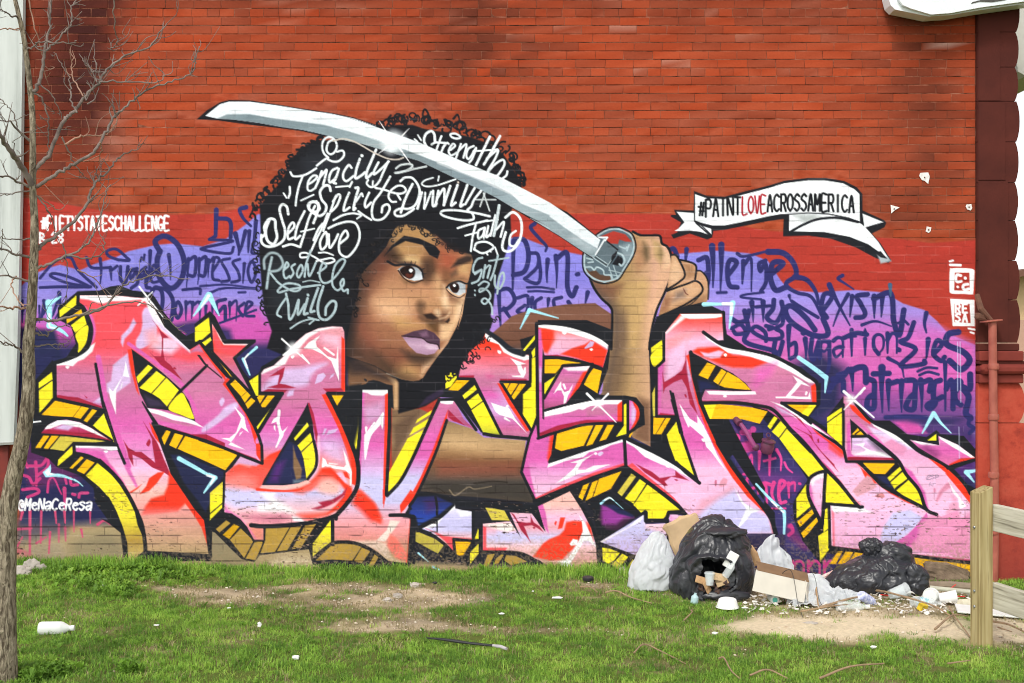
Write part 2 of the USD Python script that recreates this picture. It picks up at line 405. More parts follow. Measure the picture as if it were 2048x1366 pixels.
MURAL = """
I 1
# red band
F CR b1.5 : z 40 395 90 400 150 412 220 424 300 430 420 428 470 419 512 408 560 420 900 430 1141 428 1340 428 1540 462 1740 474 1800 478 1860 486 1951 480 1951 1000 40 1000
F c04034 b6 a.5 : z 380 440 500 420 500 470 400 500
# lilac cloud
F v8a88de@480,807ad2@560,9585d4@610,b565bc@640,cb53a8@665,2b2a58@700,25264e@1000 b1.5 : E 300 810 400 770 480 748 640 792 760 740 900 700 1030 640 1250 590 1400 578 1620 602 1800 545 1960 430 2060 345 z 700 420 700 1000 40 1000 E 150 940 210 880
F v8a88de@480,817ad4@560,9a8ade@600,a27ccb@640 b1.5 : z 880 470 1024 476 1056 479 1084 490 1124 502 1164 510 1300 512 1440 501 1500 507 1536 522 1561 560 1578 580 1636 585 1676 582 1711 580 1769 585 1806 607 1849 620 1874 642 1896 667 1936 684 1951 690 1951 1000 880 1000
F v9a84d8@600,c06cc0@660,d860b0@700,d45cae@760,9a4c98@790,70458a@830,4a3570@860,2a2852@900 b10 : z 1440 640 1560 640 1700 632 1850 640 1951 690 1951 1000 1440 1000
F vb06ac4@660,c86ab8@700,c860b0@760 b12 a.6 : z 1480 660 1951 700 1951 780 1480 740
F DN b14 a.95 : z 1560 740 1640 700 1690 735 1680 820 1560 880
F DN b12 a.9 : z 1330 790 1800 860 1780 940 1951 960 1951 1180 1180 1180 1200 900
F 5a2a78 b10 a.7 : z 1760 850 1951 880 1951 960 1800 930
F MG b4 : n 1150 730 1300 715 1420 750 1500 850 1300 860 1230 800
F 2c2a58 b8 a.9 : n 1080 690 1500 690 1700 690 1880 700 1750 770 1500 760
# pink under the clouds at the left
F ca54ae b10 a.95 : z 340 640 420 600 520 620 540 680 440 690 350 660
F 2a2a5a b6 a.9 : z 345 650 400 640 460 660 470 690 390 690
F MG b4 : z 40 640 66 650 75 720 45 735
F MG b4 : z 78 650 92 660 90 690 78 690
F d050a8 b2 : a 1570 490 1630 480 1640 500 1590 515
F DN b5 : z 40 655 110 660 130 740 110 1000 40 1000
# the dark foot of the wall, left
F 262850 b4 : z 40 720 110 700 140 880 260 930 300 1060 40 1050
F 6a2a5e b8 a.7 : z 40 890 120 880 160 960 60 980
F d83c84 b2 : z 74 830 100 835 82 870 70 860
# painted wall bottom: old render showing
F ab9670 b12 : z 30 1062 130 1052 220 1045 262 1050 400 1040 640 1080 1000 1120 1180 1140 1180 1200 30 1200
F 857a62 b10 a.8 : z 420 1060 460 1070 500 1140 420 1150
F 7d755f b14 a.6 s : z 150 1080 230 1070 250 1130 160 1130
F 94897a b12 a.6 s : z 60 1090 120 1085 130 1130 60 1130
F c8b59a b8 a.7 : z 560 1110 700 1115 760 1150 500 1150
F 8d8060 b10 a.6 : z 410 1110 470 1090 520 1130 480 1150
F 4a4a60 b12 a.8 : z 30 1040 140 1034 130 1068 60 1080 30 1090
# under the letters
F 22232c b5 : z 640 960 1240 960 1260 1125 1100 1136 900 1128 760 1120 640 1080
# behind R
F 3a3468 b3 : m 750 210 1150 210 1370 320 1640 640 1800 800 1620 1050 1660 1366 1430 1366 1300 1080
F 7a4090 b12 a.6 : m 880 250 1200 330 1400 500 1200 700 1000 500
F 8a3a90 b10 a.5 : m 1080 700 1700 780 1650 950 1200 850
F 40376c b3 : m 1440 1366 1640 1366 o 90 830 200 900 340 1000 340 1366 0 1366 0 800
F 7a2a6a b6 a.7 : o 20 760 120 840 260 1000 200 1030 40 900
F 33305a b4 : z 1560 1095 1660 1110 1680 1160 1560 1160
I 1
# dark words on the cloud, left
L N w6.1 : E 320 855 440 722 560 690 620 790 770 930
L N w6.1 : E 720 925 560 850 430 818 412 845 560 900 725 925 480 925 320 932
L N w7.3 t3 : E 800 700 808 800 800 900
L N w6.1 : E 690 690 730 770 870 772
L N w7.3 t3 : E 882 770 890 870
L N w6.1 : E 882 800 935 760
L N w7.3 : E 962 765 965 870 1005 885 1022 765
L N w7.3 : E 1095 780 1040 800 1048 860 1090 800 1100 890 1050 935
L N w7.3 : E 1165 770 1120 810 1130 860 1165 800 1168 920 1200 935
L N w8.5 t3 : E 1200 640 1195 760 1180 890
L N w6.1 : E 1205 830 1262 770 1225 755 1205 850 1225 890 1300 870
L N w6.1 : E 950 712 870 680 855 640 930 625 1010 690 1030 715 950 710
L N w4.9 n : E 1132 690 1120 722
L N w4.9 n : E 1155 668 1148 712
L N w8.5 t2 : E 1348 670 1360 770 1362 870
L N w11.0 : E 1275 640 1240 560 1320 520 1420 590 1470 720 1450 860 1365 938 1275 850 1255 720 1280 640
L N w7.3 t2 : E 1505 700 1500 800 1490 930
L N w7.3 : E 1505 715 1562 690 1555 830 1500 832
L N w7.3 t2 : E 1592 700 1590 800 1580 905
L N w7.3 : E 1592 715 1645 690 1635 830 1590 832
L N w7.3 t2 : E 1665 710 1662 850
L N w6.1 : E 1665 740 1705 690
L N w6.1 : E 1700 800 1752 710 1712 700 1698 850 1750 875
L N w6.1 : E 1835 700 1770 720 1810 800 1830 870 1770 885
L N w6.1 : E 1915 705 1860 730 1900 800 1912 870 1850 890
L N w7.3 t3 : E 1952 740 1940 895
L N w6.1 c : E 2012 720 1980 800 2010 890 2045 800
L N w4.9 t2 : E 1600 920 1800 908 2000 930 2080 925
L N w9.8 t6 n : E 1728 310 1722 520 1675 545
L N w8.5 : E 1745 378 1820 385 1845 430 1842 530
L N w9.8 t5 : E 1965 290 1915 310 1945 380 2005 440
L N w6.1 : E 1672 548 1860 560 1640 610 1625 630 1830 660 1865 610
L N w9.8 t3 : E 1880 500 1905 600 1910 670
L N w8.5 t4 : E 1960 480 1930 600 1905 670
L N w8.5 t3 : E 1992 480 1985 600 1982 650
L N w8.5 t4 : E 2045 400 2030 560 2010 650 2060 660
L N w8.5 : E 1215 960 1245 930 1290 960 1298 1050 1280 1150
L N w8.5 : E 1250 935 1330 950 1382 1040 1370 1190
L N w7.3 c : E 1422 1045 1395 1110 1420 1175 1450 1110
L N w7.3 t2 : E 1485 1045 1485 1195
L N w7.3 t2 : E 1540 1050 1530 1180
L N w7.3 t2 : E 1600 1050 1595 1200
L N w6.1 : E 1485 1070 1520 1045 1545 1070 1580 1045 1605 1060
L N w7.3 t3 : E 1645 1080 1640 1185
L N w7.3 t2 : E 1700 1060 1692 1180
L N w7.3 : E 1800 1025 1730 1050 1740 1130 1795 1080 1800 1190
L N w7.3 t2 : E 1835 1050 1835 1175
L N w7.3 t2 : E 1835 1075 1890 1040 1885 1200
L N w6.1 : E 1950 1055 1905 1100 1940 1160
L N w6.1 : E 1965 1110 2015 1060 1975 1050 1962 1150 2030 1160
L N w6.1 : E 1460 950 1590 940 1600 982
L N w6.1 t3 : E 1680 972 1800 935 2060 945
L N w4.9 : E 1905 970 1960 968
L N w4.9 n : E 1755 1215 2045 1110
L N w7.3 t2 : E 350 1035 360 1120 320 1180
L N w7.3 t3 : E 470 970 480 1100 440 1180
L N w6.1 : E 330 1180 360 1040 410 1160 480 980
T _ N w5 t2 h44 d20 : z 45 645 hu
# dark words, right of the hair
L N w9.8 t4 : G 12 560 8 800 6 945
L N w9.8 : G 20 545 100 555 132 680 100 800 10 832
L N w7.3 : G 140 655 205 665 205 760 130 840 105 865 200 898 228 830 215 690
L N w9.8 t3 : G 285 710 278 800 280 890
L N w8.5 t5 : G 182 420 150 455 220 540 275 600 268 640
L N w9.8 t2 : G 350 680 358 800 355 935
L N w9.8 : G 352 705 440 658 442 920 480 1000 515 930
L N w8.5 : G 518 826 530 824
L N w4.9 : G 120 930 220 928 335 945
L N w4.9 : G 130 962 220 960 335 968
L N w9.8 t4 : t 1065 530 1070 660 1078 790
L N w8.5 : t 1045 545 1130 530 1172 600 1135 655 1080 672
L N w8.5 t4 : t 1100 660 1140 720 1180 752
L N w7.3 : t 1190 590 1260 580 1250 690 1190 680 1240 640
L N w8.5 t3 : t 1290 590 1280 700
L N w7.3 : t 1350 590 1310 620 1310 690
L N w8.5 t3 : G 292 1025 285 1090
L N w7.3 : G 395 1010 335 1030 340 1090
L N w8.5 : G 450 1045 480 1090
L N w9.8 t3 : G 605 970 585 1060
# right of the hand
L N w9.8 : G 1250 640 1290 620 1320 680
L N w9.8 t4 : G 1395 625 1385 730
L N w9.8 : G 1490 712 1560 700 1562 900 1495 935 1505 860 1560 810
L N w13.4 t3 : G 1598 600 1608 760 1605 930
L N w13.4 t3 : G 1672 590 1672 760 1665 955
L N w9.8 : G 1725 835 1795 735 1745 710 1720 780 1735 910 1800 930
L N w9.8 t4 : G 1848 720 1840 900
L N w9.8 t3 : G 1850 750 1910 705 1912 960
L N w8.5 : G 2025 715 1975 740 1985 800 2025 740 2030 880 1990 960
L N w6.1 : G 1640 972 1712 970
L N w4.9 : G 2010 970 1850 990 1840 1010 1990 1025
L N w7.3 t4 : G 1800 660 1855 682 2045 640 H 0 650
L N w11.3 : H 20 830 120 740 40 735 20 850 60 950 140 930
L N w12.6 t6 : H 0 645 120 655 200 730 225 830 150 890 160 930 240 975 350 1010 440 1180
L N w11.3 t6 : H 215 845 310 870 380 960 405 1060
L N w11.3 : H 440 1180 480 1290 440 1320 330 1300 180 1200 140 1110 190 1080 300 1170 375 1270
L N w7.0 t3 n : H 170 995 178 1030
L N w7.0 : H 190 1040 250 1080 400 1170
L N w9.8 : H 428 1130 515 1000 450 985 428 1100 470 1170
L N w11.3 t3 : H 490 910 560 1060 655 1235
L N w8.4 t3 : H 640 985 570 1110 520 1240
L N w9.8 t3 : H 672 1000 655 1165
L N w8.4 t3 : H 595 835 560 860 610 895 685 945
L N w9.8 : H 795 985 710 1000 740 1060 775 1130 760 1165 700 1172
L N w11.3 t3 : H 848 1000 850 1175
L N w11.3 t3 : H 915 990 905 1165
L N w11.3 : H 845 1020 980 980 1005 1200 1050 1310 1085 1110
L N w5.6 : H 1040 1215 1085 1195 1120 1225
L N w7.0 t3 : H 750 1230 860 1200 985 1240
L 3a5a7a w9 t3 : H 975 910 980 1000
L N w9.8 t4 : H 1265 1135 1250 1220 1265 1290
L N w9.8 : l 1165 110 1140 200 1060 230 985 190
L N w11.3 t2 : l 1195 25 1205 120 1210 225
L N w11.3 t2 : l 1310 20 1312 225
L N w7.0 : l 1240 72 1380 60
L N w9.8 : l 1420 0 1410 90 1350 180 1440 232 1510 110 1500 20
L N w8.4 : l 1510 110 1510 240 1440 290 1500 330 1490 390 1340 395 1200 320 1240 270 1330 330 1340 420
L N w8.4 : l 1340 265 1410 285 1370 300
L N w9.8 : l 1120 110 1160 300 1130 430 1420 520 1440 560
L N w8.4 : l 990 290 1080 250 1130 330 1040 350 1010 320
L N w9.8 : l 1435 410 1420 530 1465 575 1510 430
L N w11.3 t4 : l 1575 270 1570 420 1575 605
L N w8.4 : l 1575 470 1640 440 1645 560 1590 600
L N w11.3 t3 : l 1742 400 1750 500 1748 610
L N w9.8 : l 1718 338 1725 342
L N w9.8 : l 1810 400 1795 540 1830 605 1885 420 1890 590
T _ N w9 t4 h52 d27 r-2 : z 1640 716 gation
L N w9.8 : L 1040 60 1048 64
L N w9.8 : L 600 -30 700 -70 790 -60
L N w9.8 : H 1165 1210 1120 1330 1060 1366 L 1180 60 1060 190 1240 175 1250 150
L N w11.3 t4 : L 1280 -20 1265 130
L N w9.8 : L 1320 100 1390 20 1350 -10 1320 90 1380 150 1410 120
L N w12.6 : L 1520 -80 1440 -60 1430 20 1560 80 1610 150 1540 220 1450 150
L N w5.6 : L 1195 235 1270 205 1350 210
L N w5.6 : L 1210 265 1280 240 1362 260
L N w8.4 t3 : L 960 130 1060 190 1085 280
# Matriarchy
L N w12.6 t3 : n 730 200 740 300 745 420
L N w12.6 t4 : n 600 260 660 230 700 180
L N w12.6 : n 730 215 800 180 870 190 880 330
L N w11.3 : n 540 300 640 270 700 200
L N w11.3 : n 500 420 560 330 640 310 650 420
L N w11.3 : n 915 300 965 330 965 450 960 590 895 590 900 500 960 450
L N w15.4 t3 : n 1042 180 1040 400 1048 640
L N w11.3 : n 955 245 1115 240
L N w12.6 t3 : n 1110 320 1108 460 1115 620
L N w11.3 : n 1110 350 1200 320
L N w12.6 t3 : n 1245 320 1240 480 1245 635
L N w11.3 : n 1290 310 1380 320 1380 440 1370 600 1290 590 1320 500 1380 440
L N w12.6 t3 : n 1440 310 1450 460 1450 630
L N w11.3 : n 1440 340 1540 310 1530 420
L N w11.3 : n 1640 310 1580 340 1570 480 1590 540 1540 600 1510 560 1660 480
L N w9.8 t4 : n 1690 130 1690 300 1690 620
L N w11.3 : n 1700 400 1750 310 1770 420 1770 600
L N w11.3 : n 1800 420 1850 330 1800 330 1790 500 1850 560
L N w12.6 : n 1945 250 1940 400 1860 380 1930 480 1900 640 1950 700
L N w8.4 : n 1080 690 1300 680 1500 690
L N w8.4 : n 1950 680 1930 760 1980 800 1940 850
# pink words in the dark
L e2489a w10 t6 : m 870 280 910 380 960 480
L e2489a w11 : m 940 470 1010 470 1050 380 980 370
L e2489a w12 a.8 : m 1100 330 1180 330 1210 300
L e2489a w22 b6 a.8 : m 1080 500 1180 470
L e2489a w7 t3 : m 1110 520 1125 690 1190 560 1200 700
L e2489a w7 t4 : m 1275 530 1268 710
L e2489a w7 t4 : m 1380 520 1375 770
L e2489a w5 : m 1320 625 1435 595
L e2489a w7 t3 : m 1450 510 1495 600 1490 720
L e2489a w5 t3 : m 1530 640 1560 700 1610 742
L 1d1f25 w9 t4 : m 1055 545 1065 600 1080 640
L 1d1f25 w6 : m 1115 612 1125 616
L d8428e w6 : m 1140 820 1170 905 1240 880 1210 805 1150 800
L d8428e w5 : m 1110 760 1190 765 1200 780
L d8428e w7 t3 : m 1250 860 1260 960
L d8428e w8 t4 : m 1330 850 1345 940 1350 1055
L d8428e w8 t4 : m 1420 845 1400 950 1430 1055
L d8428e w7 : m 1260 880 1330 850 1400 870 1425 850
L d8428e w7 : m 1475 935 1535 850 1485 830 1470 960 1490 1050 1540 1040
L d8428e w7 t3 : m 1570 850 1575 1000
L d8428e w7 t3 : m 1570 870 1630 845 1635 930
L d8428e w5 : m 1680 855 1690 858
L d8428e w4 : m 1400 1110 1540 1108
L c03a80 w8 b2 : m 1580 1290 1600 1300
L c03a80 w7 : o 60 770 80 830 40 870
T _ c03a80 w7 t4 h50 d32 : z 1585 1160 nnr.r
# pink scrawl at the left foot
L c23a7a w6 : I 190 930 220 1000
L c23a7a w7 t5 : I 285 960 292 1060 290 1145
L c23a7a w6 : I 230 990 330 985 375 930 380 1000 300 1065
L c23a7a w6 : I 165 1060 230 1080 265 1135 320 1090
L c23a7a w5 t3 : I 380 1200 390 1110 430 1090 490 1215
L c23a7a w5 : I 520 1090 530 1130
L c23a7a w6 : I 560 1085 570 1140 620 1140
L c23a7a w6 : I 180 1180 280 1170 310 1200 220 1240
L c23a7a w8 t5 : I 515 1170 520 1330
L c23a7a w6 : I 580 1215 600 1220
L c23a7a w6 : I 630 1240 640 1210 700 1205
L c84a72 w6 t4 n : M 240 -10 238 330
L c84a72 w6 t4 n : M 180 0 165 60
L c84a72 w5 t3 n : M 330 -10 325 250
L c84a72 w5 t3 n : M 400 160 390 330
L c84a72 w5 t3 n : M 440 -10 450 90
L c84a72 w6 t3 n : M 515 -10 520 90
L c84a72 w4 t2 n : M 590 -10 590 160
L c84a72 w5 t3 n : M 650 140 660 200
L c84a72 w6 t5 n a.8 : M 110 140 250 130
L c84a72 w5 t3 n : M 110 320 180 200
L c84a72 w5 t3 n a.8 : M 290 250 370 200
L c84a72 w5 t3 n a.8 : M 470 100 470 240
L c84a72 w5 t3 n a.8 : M 520 120 525 230
L c84a72 w4 t2 n : M 720 0 720 90
L c84a72 w6 t2 : M 780 100 830 70 880 100
L c84a72 w12 b8 a.6 : M 150 310 230 350
I 2
# ---------- arm behind, forearm, hair, face
F v7a5242@640,6a4638@690,4c3a36@725 b1 : u 1100 280 z 1024 632 1060 620 1130 609 1190 606 1240 640 1240 720 1200 740 1060 740 980 700 985 665
F 4a3c3c b8 a.8 : z 1000 700 1100 680 1200 690 1240 690 1240 760 1000 760
# chest and upper arm seen through the letters
F v6b5444@790,80644c@830,a3855f@860,b8976e@885,9a7450@905,7a5038@925,6c5040@945,4c4440@965,4a4038@1000 b1 : g 430 400 720 400 1000 520 1250 600 1370 690 1800 720 1760 1040 1870 1300 h 1480 540 1000 490 600 460 300 420 g 430 1100
F d2ad80 b14 a.7 s : g 960 720 1080 690 1400 760 1700 800 1740 860 1400 850 1100 800
F 8f4a3c b10 a.6 : h 480 120 900 160 1300 140 1340 250 700 260 500 260
F 5a4438 b8 a.8 : g 430 560 560 480 700 420 600 700 440 900
F 3a3632 b6 a.8 : h 300 330 1380 330 1450 520 1000 470 500 440
F K b2 : h 200 440 400 430 700 500 1000 540 1480 560 1500 640 1000 600 500 560 200 600
L 8a7a66 w3 t2 a.8 : h 610 410 670 465 800 380 870 400 1040 370
L 2a2420 w3 a.8 : h 860 340 960 330 1050 320 1200 330
L 2a2420 w2 a.8 : h 300 400 480 390 560 440
# hair
F HK b1.5 : q 150 1130 230 1040 330 930 400 830 440 740 500 640 560 560 640 510 730 480 850 460 1000 460 r 300 260 400 270 480 255 640 255 740 290 900 320 1050 335 1250 385 1400 440 1520 500 1600 600 1690 740 1760 880 1640 1160 t 1150 170 1110 300 1070 420 1040 520 1030 640 1010 700 u 1090 220 1060 300 1000 380 940 450 880 540 800 640 770 700 640 780 460 830 420 640 160 640 z 700 810 690 660 e 1300 70 700 360 530 290 s 180 880 130 740 110 560 95 350 105 200
F 2c3038 b14 a.6 : q 560 600 800 560 1300 640 1400 900 1000 1000 600 900
F 2c333a b14 a.5 : s 140 420 300 380 500 700 300 760 160 700
F 15151b b10 a.8 : s 500 200 700 300 620 500 560 400
Q 17181e w4.5 s9 e6.5 j4 x3 : q 70 1200 180 1080 300 930 330 870 400 800 440 720 510 620 560 570 650 520 770 475
Q 17181e w4.3 s10 e6 j5 x4 : r 330 260 470 200 620 190 770 200 900 230 1050 250 1180 320 1350 370 1450 430 1560 500 1650 600 1700 700 1770 780 1780 880
Q 17181e w3.2 s8 e7 j4 x5 : s 95 250 90 350 85 430 90 520 100 600 110 680 130 760 150 830
Q 17181e w3 s7 e8 j4 x6 : u 1110 170 1060 220 1010 290 960 350 920 420 890 490
L 17181e w4 : r 310 250 370 200 450 180 560 150
L 17181e w4 c : r 765 95 745 150 770 230 800 200 800 140
L 17181e w5 t2 : r 1060 190 1100 150 1120 220 1090 260
L 17181e w6 t3 : r 1670 580 1680 650 1700 700
L 17181e w5 t3 : r 1740 740 1780 760 1770 880
L 17181e w5 t3 : r 1700 740 1750 770 1740 870
L 17181e w5 t3 : q 90 1130 80 1180 45 1250
L 17181e w5 : q 285 900 310 840 360 830
L 17181e w5 : q 530 560 600 550 650 520
L 17181e w6 : q 680 470 760 490
# neck
F v4c382e@715,7c5840@765,9a7450@800 b3 : u 120 480 200 470 300 510 400 570 455 612 455 800 425 805 190 640 150 700 120 640
F c9a076 b3 : u 390 590 440 600 458 625 457 800 428 800 430 640
F 33292a b8 a.9 : u 100 440 200 470 320 540 420 610 360 600 240 560 150 560
F K b1 : u 190 655 200 640 240 630 260 610 290 603 330 612 380 632 420 640 428 800 300 700 190 700
L K w4 : u 235 600 242 608
L c9b9a0 w2 b1 a.5 : u 380 560 470 592 560 610
# face
M face : t 380 110 450 95 560 120 640 165 700 215 760 270 880 295 892 340 870 440 858 490 846 560 832 620 822 700 790 800 u 895 60 885 140 850 245 790 360 715 455 655 540 625 588 595 606 555 612 480 598 400 562 300 505 200 470 108 440 115 330 150 150 t 125 560 130 480 150 420 240 330 310 250 350 160
U face
F v9c7450@450,a87654@520,a87256@600,9a664a@660,8d5e46@720,8d5e46@760 b3 : t 0 0 1342 0 1342 1342 0 1342
F 1e1c1f b34 : t -40 300 200 200 330 170 300 260 200 380 110 560 60 700 u 60 200 40 420 20 500 -60 100
F 3a2822 b30 a.9 : t 150 330 310 270 230 400 170 560 130 660 u 190 240 200 420 150 470 100 300
F 6e3a2e b26 a.85 s : t 260 300 330 300 320 420 280 520 210 520 240 400
F 84483a b22 a.8 s : u 190 180 250 260 320 360 310 440 240 400 200 300
F 3c2c26 b24 a.9 : u 120 300 220 400 300 470 380 540 300 540 200 480 100 440
F b88f58 b22 a.95 s : t 390 150 480 125 560 150 600 190 540 200 450 170 380 200
F b88f5c b14 a.9 s : t 400 240 480 228 550 280 530 320 450 300 370 310
F d8b884 b7 a.95 s : t 400 345 450 312 510 320 550 360 500 352 440 345
F c9966e b26 s : t 320 480 480 525 600 530 560 640 420 670 300 640 260 560
F e2b48c b18 a.95 s : u 310 70 480 90 540 130 480 190 350 170
F 5e3f2c b14 a.9 s : t 580 330 640 290 665 400 640 460 590 430
F 3c2a22 b11 a.9 s : t 555 350 610 345 620 420 575 480
F d2a67a b12 a.95 s : t 650 440 695 430 705 560 740 650 690 670 660 620 640 530
F e6c6a4 b7 a.85 : t 680 600 715 580 735 650 705 680
F b98a62 b14 a.9 s : t 560 600 640 590 690 640 640 690 560 670
F 4c3628 b8 a.95 s : t 520 640 535 615 565 640 550 690 590 728 545 705
F 5c4030 b12 a.85 s : t 660 705 720 695 700 770 640 760
F dcb48a b12 a.95 s : t 765 600 832 580 822 690 770 790 700 860 670 840 730 760
F ecccaa b6 a.85 : t 795 640 828 600 815 690 780 730
F a04632 b14 a.7 s : t 660 255 760 280 800 320 740 420 690 430 660 350
F 704a34 b10 a.85 s : t 690 400 735 410 725 500 700 560 690 470
F cfa672 b8 a.8 : t 800 350 880 360 860 440 790 420
F 7e5238 b9 a.85 : t 710 430 770 445 720 485 695 530
F 5a3c2c b8 a.7 s : t 730 560 790 600 800 620 740 600
F c49a62 b16 a.9 s : u 470 500 560 520 600 560 560 590 460 570
F e8c09a b7 a.95 : u 650 480 720 430 790 350 720 450 650 530 615 575 628 500
F 4a382a b10 a.95 s : u 530 430 600 430 690 440 640 490 580 490 535 470
F 3e3026 b16 a.85 : u 290 420 420 490 480 560 560 606 480 606 380 570
F 7a4634 b14 a.75 s : u 380 400 480 410 520 460 460 510 390 460
F c19660 b12 a.8 s : u 430 170 600 220 690 235 600 262 460 262
F 5c4028 b6 a.95 : u 650 212 690 208 730 225 725 292 690 280 655 240
F e0b88e b5 a.8 : u 735 220 800 230 860 200 800 330 745 330
# bridge light
F ecc8a2 b5 a.8 : t 690 500 706 500 722 600 715 650 690 640
F 2c201c b9 a.75 s : t 300 300 360 260 420 330 380 350 340 340
F f0d2ac b4 a.7 s : u 700 140 730 130 745 165 720 180
F 3a2a22 b7 a.8 : u 600 185 640 200 700 205 760 210 690 216 620 205
F 42302a b9 a.8 s : u 480 400 540 425 640 445 720 440 640 470 540 460
U
# hairline
F HK b16 : u 20 80 150 60 165 200 120 360 110 520 20 520
Q 17181e w2.5 s6 e6 j4 x8 a.8 : t 330 200 370 150 400 110 460 90 520 110 570 140 620 160 660 200 710 240 770 260 840 280
Q 1c1a1c w2.5 s6 e7 j4 x9 a.8 : t 350 130 280 200 210 260 170 330 130 420 110 500 100 580 110 660
F HK b4 a.9 : t 360 60 640 60 760 120 900 200 900 310 820 285 720 240 640 160 560 115 460 90 380 115
F 5a2c26 b6 a.5 : t 640 170 760 250 840 290 760 280 680 240
Q 1c1a1c w2.2 s6 e7 j5 x10 : t 390 95 470 100 560 130 610 170 700 240 800 270 860 290
# side curls
Q 0f1014 w2.4 s6 e6 j7 x31 : t 320 190 240 260 170 340 130 430 110 520 100 620 110 680
Q 3a2c28 w1.6 s5 e8 j9 x32 a.7 : t 300 240 230 320 180 400 150 500 130 600
# brows
F HK b1 : t 297 310 345 240 430 172 530 190 640 240 672 280 655 328 600 300 555 235 440 208 360 250
F 3a2c28 b3 : t 745 388 790 330 850 305 892 312 880 345 810 368
F 4a3a30 b5 a.7 : t 740 430 780 395 790 430 750 450
# left eye
F 2a2020 b3 a.7 : t 335 335 400 345 480 350 560 400 575 460 560 470 540 400 480 375 400 370
F v9aa3ad@540,d5dbe4@555 b.8 : t 385 398 420 378 470 375 520 388 550 420 555 467 500 476 440 460 400 430
F 1c0e0c b1 s : t 405 395 440 375 480 378 505 410 495 450 465 462 430 445 405 420
F 55261c b1.5 s : t 440 430 470 420 490 435 470 458 445 450
F 120c0e s : t 450 395 480 392 490 415 470 430 450 418
F W s : t 475 393 490 405 475 420 462 405
L HK w5 t3 : t 320 345 370 370 430 366 500 372 545 402 558 450
L e0b896 w3 t2 : t 388 400 420 445 460 470
L 3a2622 w3 : t 390 405 430 458 490 488 556 470
F 6a5038 b4 a.6 : t 400 450 480 490 560 480 500 505 430 490
L HK w2 t1 n : t 440 365 435 345
L HK w2 t1 n : t 475 366 478 342
L HK w2 t1 n : t 500 370 508 345
L HK w2 t1 n : t 545 400 570 390
L HK w2 t1 n : t 555 430 580 425
F HK : t 478 540 484 540 484 546 478 546
# right eye
F vaab2bc@575,c9d0d8@588 b.8 : t 720 520 750 492 800 482 842 502 842 555 800 577 755 556
F 27120f b1 s : t 735 510 760 490 790 495 800 525 785 555 755 550
F 0f0b0d s : t 765 505 785 500 790 522 772 532
F W s : t 767 496 778 506 767 517 757 506
L HK w4 t3 : t 715 522 745 492 800 478 845 495 860 490
L e0b896 w3 : t 720 530 755 560 800 580 832 560
L 3a2622 w2 : t 715 535 750 568 800 588 835 568
F 7a5a40 b3 a.7 : t 700 480 760 455 830 450 860 470 800 470 740 490
# nose
F 2c1f1c b2 : u 625 165 680 155 725 188 690 200 650 190
F 2c1f1c b1.5 : u 770 215 785 200 802 185 805 205 790 222
F 7a5a44 b3 a.8 : u 590 140 605 105 640 85 610 130 625 165 605 160
L e0c09c w3 b2 a.7 : u 735 195 780 180 805 150
# lips
F 4a3244 b1 : u 483 306 560 277 640 262 700 288 738 330 736 392 722 370 660 352 620 322 540 316
F 8a6480 b3 a.7 : u 600 290 650 275 660 310 620 315
F v9c7a98@675,bf9cb6@690,a5819c@705 b1 : u 485 313 560 317 620 325 660 355 718 365 730 392 700 427 650 436 580 422 530 375
F d9bcd0 b3 a.8 s : u 640 370 700 375 720 395 660 395
L 2a1a24 w2.5 : u 483 308 560 316 620 324 660 352 722 366 735 395
# ---------- forearm
M arm : v 540 900 K 770 0 745 180 720 400 685 450 900 470 960 760 1116 840 1116 600 1095 0 v 800 900 815 780 850 640 900 530 940 430 955 340 945 260 920 210 890 190 870 140 800 135 740 135 690 110 640 120 500 250 400 430 430 490 480 560 540 620 552 680
U arm
F ha27a58@1190,a98658@1230,b18e62@1260,c99e7c@1295,d6a68c@1310 b1 : z 1150 440 1380 440 1380 900 1150 900
F 453a3e b18 : v 380 420 430 490 500 580 560 640 555 900 K 780 200 740 400 700 460 770 460 850 100 v 610 900 610 700 540 560 460 470
F 6e5644 b14 a.8 : v 600 700 690 600 700 900 620 900 K 820 100 930 100 880 420 780 420
F 7a5240 b10 a.8 : v 400 430 520 460 620 470 560 560 480 520
F c4a06a b8 a.8 : v 640 480 760 420 800 460 760 640 720 900 660 900 650 640
F d8aa88 b5 a.8 : v 850 300 950 340 930 430 880 560 830 680 800 900 770 900 800 640 850 480
F 5a4a34 b6 a.85 : v 760 180 800 220 800 290 770 320 745 250
F b89a68 b5 a.8 : v 820 160 870 180 900 260 880 330 830 280
F 7a6848 b4 a.6 : v 870 200 900 250 880 300 860 260
F e2bd98 b5 a.8 : v 900 230 945 270 952 330 900 360
F a87858 b8 a.7 : v 690 140 750 200 770 330 720 380 690 300
F 6a4a3a b8 a.8 : K 1010 440 1110 480 1116 840 960 760 1030 600
U
L HK w5 : v 400 420 430 490 480 560 540 618 552 680 545 900
L HK w5 : v 690 112 740 135 800 137 870 140 885 190 920 212 945 262 955 342 940 430 900 530 850 640 815 780 800 900
L HK w5 n : K 1100 0 1113 300 1116 830
# second hand
M hand2 : v 950 268 975 268 1000 300 1060 312 1105 335 1118 372 1150 378 1185 420 1198 480 1195 565 1150 640 1080 655 1035 650 1015 610 960 640 860 684 880 600 920 510
U hand2
F vb98d68@510,c89a78@560,b08560@620 b1 : v 800 250 1250 250 1250 700 800 700
F e0b894 b5 a.8 : v 960 280 1000 320 1030 400 990 450 950 470 930 420
F 9a7050 b5 a.8 : v 1000 310 1090 340 1110 400 1060 420 1040 350
F d6aa84 b5 a.8 : v 940 500 1060 450 1140 470 1140 520 1040 580 940 620
